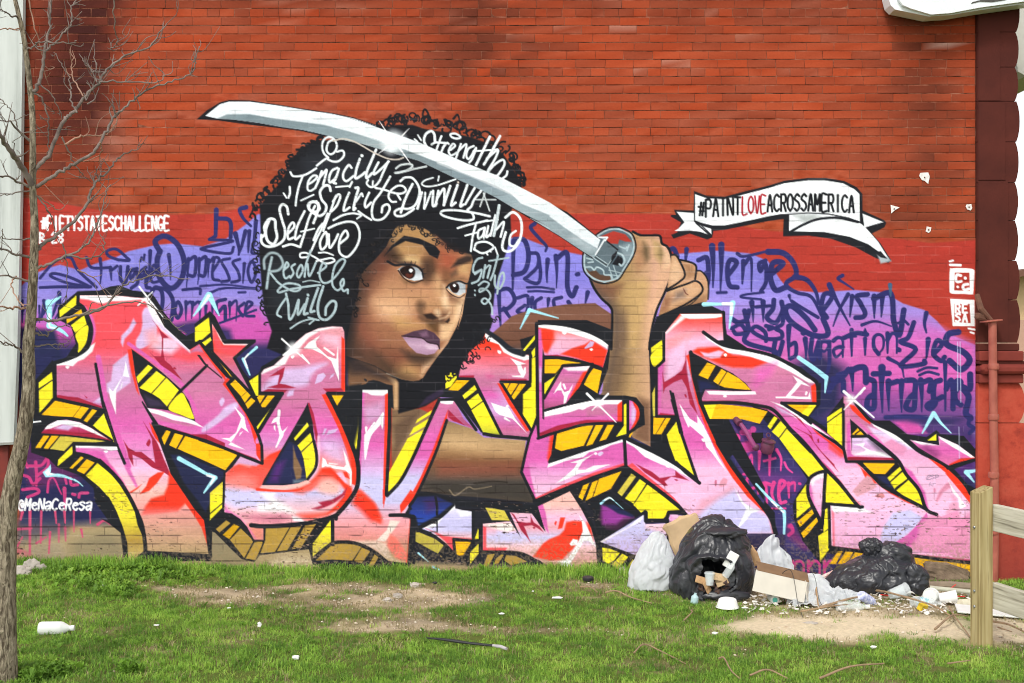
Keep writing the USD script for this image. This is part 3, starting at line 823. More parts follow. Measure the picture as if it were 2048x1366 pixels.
F 6a5a58 b6 a.7 : v 980 520 1040 500 1040 550 960 580
F 8a5a44 b6 a.7 : v 860 660 900 560 960 540 920 640
F 8a6448 b6 a.7 : v 1100 560 1190 540 1150 640 1060 650
U
L HK w4 : v 950 268 975 268 1000 300 1040 400 1000 450 920 500
L HK w4 : v 1000 300 1060 312 1110 335 1115 380 1108 430
L HK w3 : v 1115 375 1150 378 1185 420 1198 480 1195 565
L HK w4 : v 920 510 1000 480 1060 460 1110 442 1150 470 1152 520 1060 590 960 640 862 684
L 6a3a34 w2 : v 1030 495 1045 525 1060 535
L HK w2 : v 1150 530 1090 590 1030 620
F 20242e b2 : z 1314 636 v 862 686 960 645 1020 625 1035 650 1000 670 900 790 z 1300 690 1310 650
F 4a4e88 b5 a.7 : v 850 710 920 680 870 760 820 800
# ---------- guard
M guard : v 365 375 355 300 370 230 440 140 520 92 600 88 680 128 706 200 692 270 640 360 590 430 500 456 420 432
F 566772 : v 365 375 355 300 370 230 440 140 520 92 600 88 680 128 706 200 692 270 640 360 590 430 500 456 420 432
U guard
F CR b1 : v 470 145 560 108 640 130 685 182 640 178 600 165 590 195 530 190
F 7c8d96 b3 : v 600 200 690 180 700 260 640 330
F 5a4032 b1.5 : v 365 350 400 380 440 370 470 400 540 410 550 440 480 450 400 420
F HK b1 : v 550 330 590 270 620 290 625 330 590 340
L GW w3 : v 370 350 410 350 430 370 450 350 490 370 500 400 540 405 550 440
L GW w4 : v 590 255 620 270 635 310 615 340 600 330
L GW w2 n : v 530 350 560 440
L GW w2 n : v 560 340 590 430
L GW w2 n : v 530 370 620 390
L GW w2 n : v 530 400 610 410
L GW w3 : v 600 210 640 225 650 215
L GW w3 : v 665 200 650 240
L GW w3 : v 380 290 420 300
L GW w3 : v 390 320 425 315
L GW w4 c : v 372 372 364 300 378 232 446 146 522 99 600 95 675 133 698 200 685 268 635 355 586 422 500 448 424 424
U
L HK w3 c : v 363 378 353 300 368 228 438 138 520 89 600 84 682 125 710 200 695 272 642 362 592 434 500 460 418 436
I 3
# ---------- sword
F HK : w 45 163 110 105 200 50 262 34 400 36 600 66 760 92 950 120 1100 150 1250 200 r 0 172 150 215 400 300 v 250 -20 470 160 430 300 340 240 200 146 0 26 r 1700 1130 1300 910 1000 760 700 632 400 545 w 1000 302 900 278 750 242 600 222 400 200 180 170
M sword : w 102 140 200 62 262 44 400 44 600 72 760 98 950 126 1100 158 1250 208 r 0 188 150 232 420 330 700 430 1000 560 1200 650 1500 770 1700 870 2046 1050 v 250 -4 420 126 472 166 430 290 350 240 200 140 0 20 r 2046 1300 1700 1120 1500 1000 1300 900 1100 810 850 690 700 620 400 530 0 410 w 1150 328 1000 294 900 266 750 232 600 212 480 190 300 165 180 158
U sword
F ve4ebf3@200,e8eff5@300,dfe7ee@480 : z 380 180 1260 180 1260 540 380 540
F h8fa0a8@420,75868e@500,84969e@640,98a6ac@760,7c8b92@820,8596a0@960,9aaab2@1040,8a9aa2@1180 b1.2 : w 180 158 250 130 400 128 550 155 700 175 900 200 1050 240 1200 285 1290 310 r 200 390 330 430 540 500 700 560 850 620 1000 670 1100 720 1300 800 1500 880 1650 960 1750 1060 1900 1120 2046 1180 v 130 10 240 90 350 165 460 230 430 300 350 250 0 40 r 2046 1320 1300 930 700 650 0 430 w 900 300 600 230 300 180
L W w5 b3 a.5 : r 900 640 1300 800 1700 980
F b8c4cc b6 a.6 : v 300 130 420 210 450 240 380 240 260 150
U
F WW b8 a.95 s : r 330 440 400 330 470 320 560 380 540 480 430 550 360 520
L W w4 t1 n : r 440 430 300 215
L W w4 t1 n : r 470 440 650 695
L W w3 t1 n : r 520 380 605 290
L W w3 t1 n : r 400 470 290 550
# habaki
F 5c6b74 k3 : v 440 270 500 165 588 232 522 340
F 3a454c : v 432 288 440 272 522 340 515 350
F 8695a0 : v 505 168 520 150 470 150 490 165 435 262 445 268
L e6ecf2 w3 n : v 440 265 500 165
L e6ecf2 w3 n : v 462 150 520 150 505 172
L GW w2 n : v 425 288 515 348 585 240
L GW w2 n : v 435 270 520 330
F HK : v 550 270 590 236 575 280 540 330
I 2
L WW w4.3 : q 465 790 490 828 560 830 640 805 728 750
L WW w4.3 : q 590 830 555 920 530 1030 518 1130
L WW w4.3 : q 645 915 700 880 738 835 700 825 650 880 640 960 670 980 720 950
L WW w4.7 : q 785 780 750 880 720 945
L WW w4.7 : q 745 870 810 790 835 770 815 860 800 920 820 925
L WW w4.7 : q 945 745 890 775 862 840 870 895 930 840 960 755 930 850 905 895 930 905
L WW w4.7 : q 1090 745 1060 718 1010 790 1005 850 1040 880 1110 830
L WW w5.2 : q 1175 655 1140 760 1130 850 1180 830 1230 790
L WW w6.0 : q 1195 620 1198 622
L WW w5.2 : q 1340 560 1290 680 1245 790 1245 850 1300 800
L WW w4.7 : q 1365 690 1320 780 1325 810 1400 750 1470 680
L WW w4.7 t4 : q 1465 680 1410 800 1375 880 1330 930 1280 940 1245 905 1260 870
L WW w3.4 : q 1310 880 1305 920
L WW w4.3 : q 735 722 800 670 850 640
L WW w4.3 : q 850 640 810 600 790 540 800 470 850 430 910 450 940 520 915 585 870 605 835 565 850 490 890 460
L WW w4.3 : q 940 580 1000 570 1012 620 960 675 900 680 850 660
L c9bfb6 w3 : q 900 470 1000 448 1100 470 1200 520 1320 590 1460 650 1560 660 1620 640
L WW w3.4 n : q 572 1080 702 1020
L WW w3.4 n : q 930 942 1060 930
L WW w4.3 n : q 1070 940 1095 890
L WW w4.3 : q 458 940 460 1000 445 1052
L WW w3.4 n : q 395 1005 425 1052
# second word
L WW w5.2 : q 875 980 860 930 810 932 768 990 785 1070 830 1130 820 1195 770 1235 710 1215 655 1165 650 1115 700 1090 750 1130 735 1220 700 1310
L WW w4.3 : q 930 1030 885 1160 840 1280 800 1390
L WW w4.7 : q 900 1090 950 1020 975 1040 940 1130 880 1195
L WW w4.7 : q 1065 1000 1025 1100 1010 1185 1070 1150
L WW w5.2 : q 1130 950 1160 955 1130 1060 1110 1170 1130 1160
L WW w4.3 : q 1135 1090 1190 1010 1205 1035
L WW w4.7 : q 1270 1000 1230 1090 1235 1150 1290 1100
L WW w4.7 : q 1485 835 1430 930 1380 1010 1320 1090 1298 1180 1310 1260 1365 1280 1430 1250 1480 1170 1460 1120 1410 1140 1398 1200
L WW w4.3 : q 1335 950 1430 970 1500 995 1590 1010 1645 980 1620 935 1560 930 1490 980 1468 1040 1500 1090 1545 1092
L WW w4.3 : q 1560 1020 1590 1070
L WW w4.3 : q 905 1280 1000 1230 1100 1210 1175 1222
L WW w4.3 n : q 1160 1190 1230 1240 1292 1278
L WW w3.4 n : q 1145 1265 1190 1235
# third
L WW w5.2 : r 640 860 570 1000 520 1150
L WW w4.7 : r 515 830 560 795 640 800 700 880 710 960 670 1070 600 1112 520 1110 460 1140 470 1182 540 1185 620 1140 655 1112
L WW w5.2 : r 735 945 690 1110
L WW w4.3 : r 770 950 765 1030 762 1110 830 940
L WW w5.2 : r 850 930 848 1080 885 1060
L WW w5.2 : r 905 930 875 1080
L WW w4.7 : r 890 1010 960 905 965 1000 960 1075
L WW w5.2 : r 1025 880 960 1075
L WW w5.2 : r 1100 870 1035 1070 1080 1050
L c9bfb6 w4 : r 1105 840 1108 845
L WW w5.2 : r 1200 870 1130 1075 1160 1070
L WW w4.7 : r 1275 900 1180 1065
L WW w4.7 : r 1340 930 1270 1020 1240 1090 1200 1130 1250 1160 1260 1220 1150 1230 1000 1200 930 1165 960 1132 1100 1130 1300 1160 1430 1190
L c9d0d4 w3 n : r 1380 950 1330 1090
L c9d0d4 w3 n : r 1365 950 1428 1135
L c9d0d4 w3 n : r 1290 1020 1490 1020
L WW w3.4 : r 850 795 770 820 735 860 790 885 900 870 1080 810
L WW w3.4 n : r 910 780 900 825
L c9d0d4 w4 : r 470 700 520 665 600 655 640 670 600 710 500 740 460 745 500 745 640 710 780 680
# fourth
L WW w3.4 n : r 660 400 690 425
L WW w3.4 n : r 695 360 728 412
L WW w5.2 : r 870 425 862 350 830 318 775 350 758 420 790 490
L WW w4.3 : r 935 370 880 520
L WW w4.3 : r 835 455 880 435 970 440
L WW w4.3 : r 975 440 930 540
L WW w4.3 : r 950 490 990 440 1010 450
L WW w4.3 : r 1030 510 1075 470 1050 450 1010 520 1035 565 1090 540
L WW w4.3 : r 1135 450 1085 590
L WW w4.3 : r 1110 520 1180 455 1190 480 1160 590
L WW w4.3 : r 1265 470 1210 500 1190 570 1220 600 1290 490 1250 600 1220 640
L WW w5.2 : r 1430 375 1360 520 1290 665
L WW w3.4 n : r 1260 525 1510 505
L WW w5.2 : r 1535 370 1430 560 1370 660
L WW w4.7 : r 1400 600 1510 510 1490 590 1410 725
L WW w4.7 : r 1420 725 1480 660 1560 612 1580 660 1520 760 1480 785
L WW w4.3 : r 1610 730 1600 770 1560 805
L WW w4.3 c : r 1030 350 1080 345 1130 380 1090 395 1040 378
# fifth
L WW w5.2 : s 290 95 280 45 250 30 232 65 250 140 268 200 262 262 215 302 150 312 112 285 110 235
L WW w5.6 : s 112 250 135 225 130 180 160 130 200 135 205 190 215 250 190 295 150 270 140 200 165 130
L WW w4.7 : s 290 225 330 180 320 150 292 190 290 260 330 250
L WW w4.7 : s 400 75 350 180 338 262 370 240
L WW w4.7 : s 470 40 430 120 400 220 370 315
L WW w3.4 n : s 375 212 465 192
L WW w5.2 : s 480 10 440 20 430 60 470 80 500 60 490 20
L WW w4.7 : s 255 312 310 298 368 315
L WW w4.3 : s 555 90 520 180 480 260 445 340
L WW w4.7 : s 460 270 490 200 520 160
L WW w4.7 c : s 540 215 505 275 512 332 545 305 550 250
L WW w4.7 : s 562 230 568 320 600 280 625 230
L WW w4.7 : s 640 290 690 245 675 205 642 250 630 310 640 360 690 380 750 310 770 230 745 160 690 145 620 162 560 190
L WW w3.4 : s 495 355 540 352 592 370
L WW w3.9 : s 440 350 420 380 375 385 372 360 410 355 470 385 540 425 600 410 580 390 520 400 480 410
# sixth, seventh (grey-blue)
L GW w5.2 b1.5 : s 180 385 160 480 145 592
L GW w5.2 b1.5 a.9 : s 130 460 130 395 175 355 230 372 255 430 225 470 175 480
L GW w4.3 : s 170 490 230 560 320 610 368 600 360 570 280 560 225 600 230 620 300 600 420 580 505 570
L GW w4.3 : s 260 470 292 440 278 420 258 480 270 525 300 510
L GW w4.3 : s 335 430 312 450 325 490 305 522
L GW w4.3 c : s 375 435 348 490 362 520 388 470
L GW w4.3 : s 440 340 410 430 400 515
L GW w4.3 : s 420 430 430 510 455 470 475 420
L GW w4.3 : s 490 490 545 445 520 425 500 500 525 555 580 540 640 470 672 410 645 398 600 450 585 560 620 605 660 570 660 530 640 560 660 610 688 600 690 625
L GW w2.6 : s 388 550 440 540 502 552
L GW w4.7 : s 275 628 290 700 298 800 330 760 360 670 355 770 400 700
L GW w4.3 : s 280 650 235 715 215 765 242 785
L GW w5.2 : s 420 660 395 760 420 760
L GW w5.2 : s 422 636 424 640
L GW w5.2 : s 490 592 440 740 465 745
L GW w5.2 : s 525 580 490 700 500 785 550 802 600 750 610 690 580 680 545 720 540 770
L GW w3.4 : s 305 862 370 820 440 800 495 806
L GW w3.4 n : s 425 788 495 806
L GW w3.4 n : s 432 832 462 808
# eighth, ninth
L WW w4.3 : t 790 122 860 100 990 70
L WW w4.3 : t 910 100 890 180 878 275
L WW w3.4 n : t 840 172 925 150
L WW w4.3 : t 965 120 930 140 928 190 958 170 972 118 965 190
L WW w4.3 : t 995 108 982 182 1010 160
L WW w4.3 : t 1042 35 1010 172
L WW w3.4 n : t 985 75 1060 65
L c9d4da w6 : t 1068 -30 1050 80 1032 172
L WW w4.3 : t 1050 130 1100 80 1078 180
L WW w5.2 : t 1110 50 1160 15 1208 55 1220 130 1200 215 1150 272 1100 272 1090 230 1112 150
L WW w4.3 : t 1180 140 1145 170 1138 230 1170 242 1200 200
L WW w4.3 : t 900 265 918 222 985 215 1030 252 960 290 900 265
L WW w3.4 : t 1040 250 1060 305
L WW w3.4 : t 1005 270 1012 280
L WW w3.4 : t 985 292 990 300
L GW w4.3 : t 955 320 920 332 895 380 900 420 950 400
L GW w4.3 : t 905 430 950 405 930 470 885 492
L GW w4.3 : t 975 370 960 455
L GW w3.4 : t 968 400 1000 370
L GW w4.3 : t 1010 375 990 455
L GW w4.3 : t 1060 305 1030 420 1010 470
L GW w3.4 n : t 1000 342 1132 320
L GW w4.3 : t 1040 440 1040 505 1070 528 1100 470 1095 420 1070 450 1055 560
L GW w3.9 : t 930 505 965 480 1000 495 975 530 938 550 940 530 985 535 1010 580 975 630 950 612 975 592 1015 640 1022 700
L GW w3.4 : t 905 538 906 542
L GW w3.4 : t 905 568 906 572
I 4
# ---------- P : black
F K : a 335 230 540 62 760 55 870 15 960 2 1100 55 1290 75 1345 150 1430 290 1560 450 1650 520 1735 480 1735 400 1890 265 1945 320 c 1090 300 1390 300 1390 330 1165 495 1320 700 1430 640 e 470 480 720 330 900 160 1090 60 1340 60 1345 900 f 1480 300 1400 700 1250 900 h 280 0 240 1160 30 1260 f 1000 1330 960 1170 460 1230 400 1300 270 1270 60 1060 0 1000 d 1150 940 1140 1240 450 1240 250 1280 210 950 100 860 0 800 b 850 1230 720 1050 700 900 560 770 330 690 240 600 z 62 905 62 770 78 752 105 720 a 290 780 420 740 520 600 470 420 330 350
F DN b2 a.85 : d 720 150 840 150 1290 330 1200 480 1080 740 1000 620 860 440
# P yellows
F Y : a 352 262 532 100 540 190 355 332
F A : a 425 350 575 248 588 290 430 396
F Y : a 470 412 605 310 632 400 512 490
F Y s : a 518 502 638 412 640 520 615 610 545 690 548 610
F Y : a 140 998 275 890 281 965 140 1058
F Y : a 142 1080 281 978 284 1150 147 1318
F A : a 165 1325 297 1180 580 1230 490 1350 b 300 165 165 150
F A : b 495 175 580 60 660 76 568 192
F A : b 600 212 690 92 742 102 634 228
F Y : b 695 262 806 140 912 432 870 412 705 268
F A : b 105 490 190 362 252 362 160 490
F A : b 190 496 272 364 350 366 235 499
F TY : b 255 500 365 366 560 362 870 420 720 432 490 430 400 522
F Y : b 340 612 490 465 498 540 335 676
F A : b 455 697 575 575 602 590 486 702
F A : b 528 722 632 605 712 640 604 757
F vY@930,e6d53a@1040,TB@1080,c0a86c@1115 : b 620 775 742 645 880 760 980 880 1060 1010 1120 1130 d 380 860 440 1000 456 1130 370 1245 290 1245 280 1050 230 880 170 730 90 580 b 850 990 760 890
F Y : a 1140 942 1260 816 1306 845 1156 1004
F Y : a 1170 1052 1346 880 1436 945 1290 1107
F Y : a 1300 1112 1447 950 1573 1076 1452 1242 1375 1160
F Y s : c 495 1003 625 848 690 940 735 1040 756 1116 620 1072
F A : c 425 1312 472 1232 522 1235 450 1390 b 1420 450
F A : b 1475 462 1532 340 1622 356 1546 496
F A : d 795 90 873 -42 1080 22 1415 150 1285 312 1100 225
F vTY@960,Y@1000,Y@1050 : d 1126 540 1256 425 1252 640 1126 746
F Y : d 1126 762 1252 655 1252 690 1122 822
F TB : d 1185 912 1292 822 1335 850 1222 946
F A a.8 : d 1255 972 1370 860 1426 885 1320 1012
F TB : d 1330 1022 1440 905 1570 1030 1475 1207
F TB : d 1490 1212 1580 1047 1666 1035 1650 1090 1590 1228
F TB : f 510 947 768 935 612 1197 465 1208 510 1090
F TB : f 632 1192 782 930 894 918 740 1177
F TB : f 788 1167 932 908 1042 898 880 1150
F vY@1060,TY@1100 : f 1000 1112 1182 872 1188 1090 1000 1260
F TB : f 1030 1285 1208 1110 1380 1105 1500 1142 1402 1287 1200 1272
F TB : f 1420 1290 1502 1152 1592 1185 1500 1312
F TB : f 1560 1352 1642 1205 1682 1235 1602 1368
# O yellows
F A : c 938 430 958 430 1150 690 1165 700 1300 830 1240 885 1120 750 1160 715
F A : c 1240 890 1305 832 1338 868 1277 948
F A : c 1282 960 1345 898 1385 930 1308 1010
F Y : c 768 180 908 76 925 228 845 300 768 325
F Y : c 840 335 925 278 935 310 872 366
F Y : e 350 625 443 560 443 775 420 775
F A : e 430 795 450 770 512 770 460 855
F A : e 470 870 540 770 615 770 515 892 480 892
F Y : e 425 1095 645 805 625 880 440 1128
F A : e 1175 768 1316 768 1236 895
F Y : e 808 1210 945 1048 960 1085 820 1235
F Y : e 845 1285 975 1155 998 1235 880 1345
F Y : f 885 180 1003 68 1030 250 1000 400 935 450 930 400 905 240
F Y : e 1342 980 1478 808 1478 890 1342 1038
F Y : e 1342 1060 1475 905 1470 1366 f 1440 230 1340 1
# black behind the W
F K b1 : i 330 90 480 95 480 140 330 230 230 400 180 560 60 690 -60 780 0 790 150 800 420 1150 620 1195 930 1150 990 980 990 150 820 200 840 340 900 370 620 620 345 600
F K b3 : z 690 772 722 768 718 850 702 920 690 870
F 3a2c4a b2 a.7 : g 700 380 780 280 880 220 950 190 960 240 880 290 800 340
# W yellows
F Y : g 668 548 690 505 840 410 820 455
F Y : g 605 672 650 590 808 495 770 575
F Y : g 385 1080 420 1010 590 700 755 610 640 880 500 1140 385 1275 375 1180
F A : g 1005 205 1095 100 1230 100 1105 212
F Y : g 1150 262 1275 155 1298 200 1172 298
F Y : g 1195 325 1310 240 1355 315 1240 398
F vY@840,b6bd3c@875 : g 1242 412 1362 325 1550 668 1380 672 1300 520
F A : g 1550 130 1635 130 1600 200
F A : g 1600 210 1648 130 1720 140 1635 270
F A : g 1645 285 1735 140 1800 145 1668 315
F Y : i 55 570 110 540 160 530 170 590 110 680 60 700
F Y : i 840 320 975 150 975 195 850 335
F Y : i 935 330 975 275 975 360 950 390
F Y : i 928 400 980 375 990 960 935 1120 850 1000 850 760 935 680
F TY a.9 : h 262 828 440 900 460 910 550 975 490 1060 260 935
F TB : h 512 1088 560 1010 600 1030 545 1105
F A : h 665 935 845 940 760 1080 670 1088
F Y : h 815 1060 905 800 905 1060 820 1165
F TY : h 975 590 1070 600 1170 620 1225 722 1040 715
F TB : h 955 1190 1000 1070 1075 1060 1000 1200
F TB : h 1085 1110 1140 1068 1165 1070 1110 1160 1060 1170
F TB : h 1170 1130 1190 1075 1290 1085 1400 1140 1240 1180
F Y : h 1030 1210 1220 1205 1200 1240 1030 1240
# the outline of the W's foot hides part of these
F K : h 235 680 265 680 260 1170 195 1170
I 4
# ---------- E R S : black and yellow
F K : i 990 150 820 200 840 330 900 380 930 640 850 740 830 880 920 1130 990 1240 j 60 1040 190 1345 h 1600 480 1480 560 1600 840 k 160 840 80 560 400 400 470 500 560 540 j 1130 985 1480 1300 k 1500 660 1700 620 1750 340 m 1000 560 1130 760 1300 1000 1430 1150 1440 1366 1300 1366 1330 900 800 -100 l 1500 900 1880 1000 1870 830 1700 690 1420 560 1150 490 940 350 910 120 700 20 490 70 220 170 150 400 160 1366 j 1400 790 1100 680 1330 560 1320 380 1240 280 1130 260 960 260 860 250 i 1620 760 1720 500 1760 100 1500 0 1000 0
F K : n 380 340 420 340 410 560 300 680 480 800 480 690 650 470 760 540 950 720 1120 720 1300 860 1500 890 1600 820 1640 860 1880 880 2020 1040 2080 1110 1750 1230 1900 1366 o 2000 420 1960 900 1960 1180 1200 1100 440 1060 370 1170 180 930 90 700 80 560 130 440 250 290 n 280 1320 0 900 -300 560 -300 300
F K : k 650 640 560 530 780 400 1140 660 700 940 670 1240 780 1260 920 1280 1100 1130 1130 1120 700 960
F K b1 : k 840 420 900 200 1000 190 1200 320 1560 640 1400 640 1180 700 1130 660
F K : k 690 940 740 1250 930 1280 1110 1120 750 960
F K b1 : i 1280 460 1560 450 1660 520 1620 780 1300 880 1060 920 1060 400
# between W and E
F Y : i 55 570 110 540 160 530 170 590 110 680 60 700
F Y : i 840 320 975 150 975 195 850 335
F Y : i 935 330 975 275 975 360 950 390
F Y : i 928 400 980 375 990 960 935 1120 850 1000 850 760 935 680
F A : i 1070 405 1200 400 1440 440 1260 450 1180 545 1070 545
F Y : i 1062 650 1170 580 1230 485 1180 590 1062 790
F A : i 1455 650 1570 495 1655 520 1610 750
F A : i 1170 1310 1200 1150 1350 1095 1575 1065 1470 1285 1240 1340
F A : i 1495 1290 1600 1060 1680 1060 1560 1270
F A : i 1630 1240 1720 1060 1785 1065 1700 1220
F A : j 650 1300 700 1180 760 1155 690 1330
F A : j 720 1340 790 1150 850 1125 790 1300
F A : j 800 1300 860 1115 1090 1035 980 1215
F TY : j 1048 1255 1190 1060 1245 1080 1092 1292
F Y : j 1125 1315 1282 1110 1348 1150 1212 1366
F Y : k 1058 562 1205 348 1545 600 1550 630 1420 640 1360 705 1195 700 1180 610 1135 640
F Y : k 740 1000 820 1010 920 1050 860 1130 800 1165 745 1130
F Y : k 880 1130 945 1060 1005 1095 930 1180
F TY : k 830 1170 880 1130 930 1190 890 1220
F TY : k 960 1245 1050 1120 1105 1150 1000 1260
F 40243f b3 : k 700 700 740 570 900 600 1050 690 900 820 780 810
F 933a94 b4 : k 730 560 860 600 1000 660 1060 690 960 700 880 760 740 760
F DN b2 : k 740 560 860 560 1010 640 1060 670 1050 690 900 650 780 570
L T w5 t1 : k 725 548 770 510 815 490 860 520 955 605
L W w3 t1 : k 770 510 815 488 850 510
# R yellows
F Y : l 165 490 275 410 280 460 168 540
F Y s : l 165 560 280 470 280 600 215 675 175 660
F TY : l 175 960 210 870 210 1190 185 1190
F A : l 650 770 740 640 825 670 745 810
F A : l 800 830 885 705 935 735 850 865
F A : l 860 870 945 735 1060 800 1130 860 1185 920 1050 910 920 895
F Y : l 675 1065 880 1065 820 1215 730 1215
F A : l 830 1065 990 1075 1200 1100 1355 1140 1275 1265 1100 1220 780 1215
F A : m 190 180 310 175 210 350 185 350
F A : m 215 350 320 180 365 185 270 350
F Y : m 325 355 440 200 640 810 600 780 420 640 350 450
F A : l 1510 1060 1860 1065 1770 1190 1640 1120
F Y : l 1700 1160 1790 1068 1860 1068 1770 1190
F Y : m 1355 270 1425 165 1460 185 1385 300
F Y : m 1400 325 1490 215 1550 280 1470 385
F Y : m 1478 395 1560 285 1750 480 1955 715 1860 740 1780 790 1640 620
F Y : o 420 215 560 370 720 555 560 545 415 535
F Y : m 1650 1010 1760 850 1770 1000 1795 1090 1655 1210
F A : m 1660 1245 1810 1120 1830 1160 1690 1300
F A : m 1700 1366 1860 1200 1870 1240 1770 1366 o 195 895 170 860
F A : o 165 850 320 695 335 730 190 900
F Y : o 410 610 440 590 450 800 395 840 395 800
F Y : o 340 880 400 840 460 810 465 1000 360 1140
F A : o 455 1165 540 1040 590 1035 520 1165
F A : o 540 1165 620 1040 700 1040 635 1165
F A : o 640 1165 720 1042 900 1060 930 1085 860 1170
F A : o 1320 1095 1500 1105 1895 1170 1895 1290 1780 1310 1500 1290 1360 1230
# S yellows
F Y : n 482 690 640 582 645 620 482 735
F Y : n 482 750 648 630 660 1000 485 850
F A : n 835 1155 1175 1160 1075 1270 960 1265
F Y : n 1095 1310 1250 1175 1265 1210 1120 1345
F Y : n 1130 1355 1280 1225 1335 1290 1190 1400 o 1120 400 1080 345
F Y : o 1140 415 1295 280 1370 400 1440 605 1300 530
F Y : n 1510 925 1600 858 1600 925
F DN b3 : o 920 260 1030 260 1120 410 1050 370
# ---------- E
M E1 : i 990 45 1100 38 1300 60 1500 120 1650 190 1722 240 1715 310 1665 490 1560 455 1350 395 1200 378 1068 372 1065 940 1250 890 1450 840 1600 818 1870 815 1872 1060 1800 1052 1500 1065 1300 1112 1100 1172 1002 1212
U E1
F vR@650,f08a8e@680,e0a8d8@700,P@740,V@810,P@840 : i 900 0 1900 0 1900 1300 900 1300
F R b3 : i 1040 90 1150 100 1180 200 1100 340 1060 330 1020 200
F eeb0cc b8 a.9 : i 1200 130 1560 190 1560 260 1350 330 1150 340 1160 250
F R b2 : i 1230 350 1350 290 1480 250 1550 205 1715 310 1665 490 1400 390
F P b2 : i 985 100 1030 90 1050 280 1055 1030 1010 1200 990 1200
F L b4 a.8 : i 1000 480 1050 500 1050 640 1000 640
F D b1 : i 1068 360 1200 355 1400 400 1660 470 1660 500 1450 440 1250 390 1068 385
F W b1.2 : i 992 45 1100 38 1300 60 1500 120 1650 190 1722 240 1715 295 1560 205 1350 140 1200 110 1080 85 995 75
F W s : i 1248 130 1275 115 1295 132 1272 148
F L : i 1475 290 1540 215 1580 225 1560 270 1490 295
F W s : i 1530 300 1550 288 1566 300 1548 316
F W b1 : i 1065 940 1250 890 1450 840 1600 818 1870 815 1870 862 1700 862 1540 880 1460 920 1420 910 1340 940 1180 970 1070 990
F V b3 : i 1500 900 1800 870 1830 900 1800 960 1500 980
F R b1 : i 1815 865 1870 820 1872 1060 1815 1045
F D b1 : i 1002 1212 1010 1160 1200 1080 1500 1020 1872 1030 1872 1062 1800 1052 1500 1068 1300 1112 1100 1172
U
L K w7 n : i 988 40 1002 1215
L K w6 : i 1002 1215 1100 1178 1300 1117 1500 1068 1800 1056 1875 1060
L K w7 : i 988 38 1100 32 1300 54 1500 112 1650 182 1725 235
L K w5 : i 1062 375 1200 382 1350 400 1560 458 1665 500
F K : i 1052 290 1072 380 1065 1020 1048 1010 1040 600
L K w6 : i 1065 925 1250 875 1450 830 1600 805 1880 803
L K w6 n : i 1878 800 1878 1060
# round half
F vP@800,P@870 : i 1925 812 1985 832 2040 900 2050 985 2000 1080 1925 1150
F L b4 : i 1960 850 2000 900 2010 990 1970 1080 1950 1000
F R b1 : i 1965 822 2020 860 2052 940 2050 1000 2000 1085 1940 1140 2000 1020 2010 930
L K w7 : i 1925 800 1990 822 2046 890 2058 985 2010 1090 1925 1165
F Y : i 1880 870 1910 850 1920 1160 1800 1195 1880 1085
F A : j 1145 680 1210 630 1180 690
L K w6 n : i 1920 800 1922 1180
# slanted inner bar
M E2 : i 1250 480 1560 458 1430 690 1300 850 1065 912 1065 805
U E2
F vP@730,V@760,P@790,a8527c@815 : i 1000 400 1600 400 1600 950 1000 950
F R b2 : i 1460 540 1565 455 1430 690 1310 850 1340 760
F W b2 : i 1260 490 1550 462 1500 520 1310 520
F W : i 1165 755 1180 720 1240 625 1240 690 1275 740 1320 720 1362 655 1340 720 1310 770 1290 840 1265 860 1268 780 1240 720 1200 720
L W w4 n : i 1265 660 1280 700
U
L K w6 n : i 1065 800 1255 470 1560 452 1440 690 1310 850
# lower E and the limb to the R
M E3 : j 215 525 150 680 110 850 68 1045 190 1300 210 1340 500 1215 800 1095 1130 985 1640 1366 1720 1366 1800 1300 2000 1300 1890 1155 1700 1005 1500 885 1300 785 1115 692 900 755 600 855 350 938 380 860 412 640 230 700
U E3
F vP@840,P@920,e39ad0@945,PK@975,PK@1000 : j 0 400 2046 400 2046 1400 0 1400
F R b3 : j 360 680 420 630 385 870 345 940 330 900
F P b1.5 : j 70 1045 110 850 150 1000 160 1080 215 1300 200 1340 120 1160
F W b1 : j 350 938 600 855 900 755 1110 692 1110 735 980 770 880 820 760 840 700 890 520 930 330 1000
F W : j 560 950 640 925 740 890 820 850 760 890 690 940 640 1020 720 1020 800 980 985 965 880 1000 780 1040 650 1060 570 1100 420 1160 520 1080 600 1010 640 950
F W s : j 808 855 825 840 842 855 825 870
F LV s : j 845 860 880 835 905 850 870 880
F C b1 : j 200 1310 500 1170 800 1050 1120 950 1135 985 800 1100 500 1220 210 1345
F D b1.5 a.6 : j 210 1330 600 1160 1100 970 1130 985 800 1100 500 1220 210 1345
F W b1 : j 1130 700 1300 785 1500 885 1700 1005 1880 1150 1700 1060 1620 1010 1480 960 1330 890 1220 790 1140 745
F W : j 1530 970 1560 970 1585 1005 1550 995
F C b1 : j 1135 985 1200 950 1350 1080 1550 1240 1700 1366 1640 1366
F D b1 : j 1235 960 1400 1040 1480 1105 1640 1080 1640 1030 1690 1070 1780 1130 1600 1090 1530 1140 1600 1230 1640 1285 1480 1150 1330 1050
F D s : j 1630 1115 1670 1125 1650 1135
F D s a.5 : m 810 850 825 825 835 860 820 880
U
L K w7 n : j 1118 690 1134 990
L K w8 : j 200 1345 500 1222 800 1105 1134 992
L K w8 : j 1134 992 1400 1180 1640 1366 k 1640 680
L K w6 n : j 215 525 150 680 108 850 66 1045 190 1305 205 1345
L K w6 n : j 235 700 415 640 385 865 352 940 600 858 900 758 1118 688
L K w8 : j 1118 688 1300 778 1500 878 1700 998 1890 1155
# E foot, the peach block and the W-E pieces along the ground
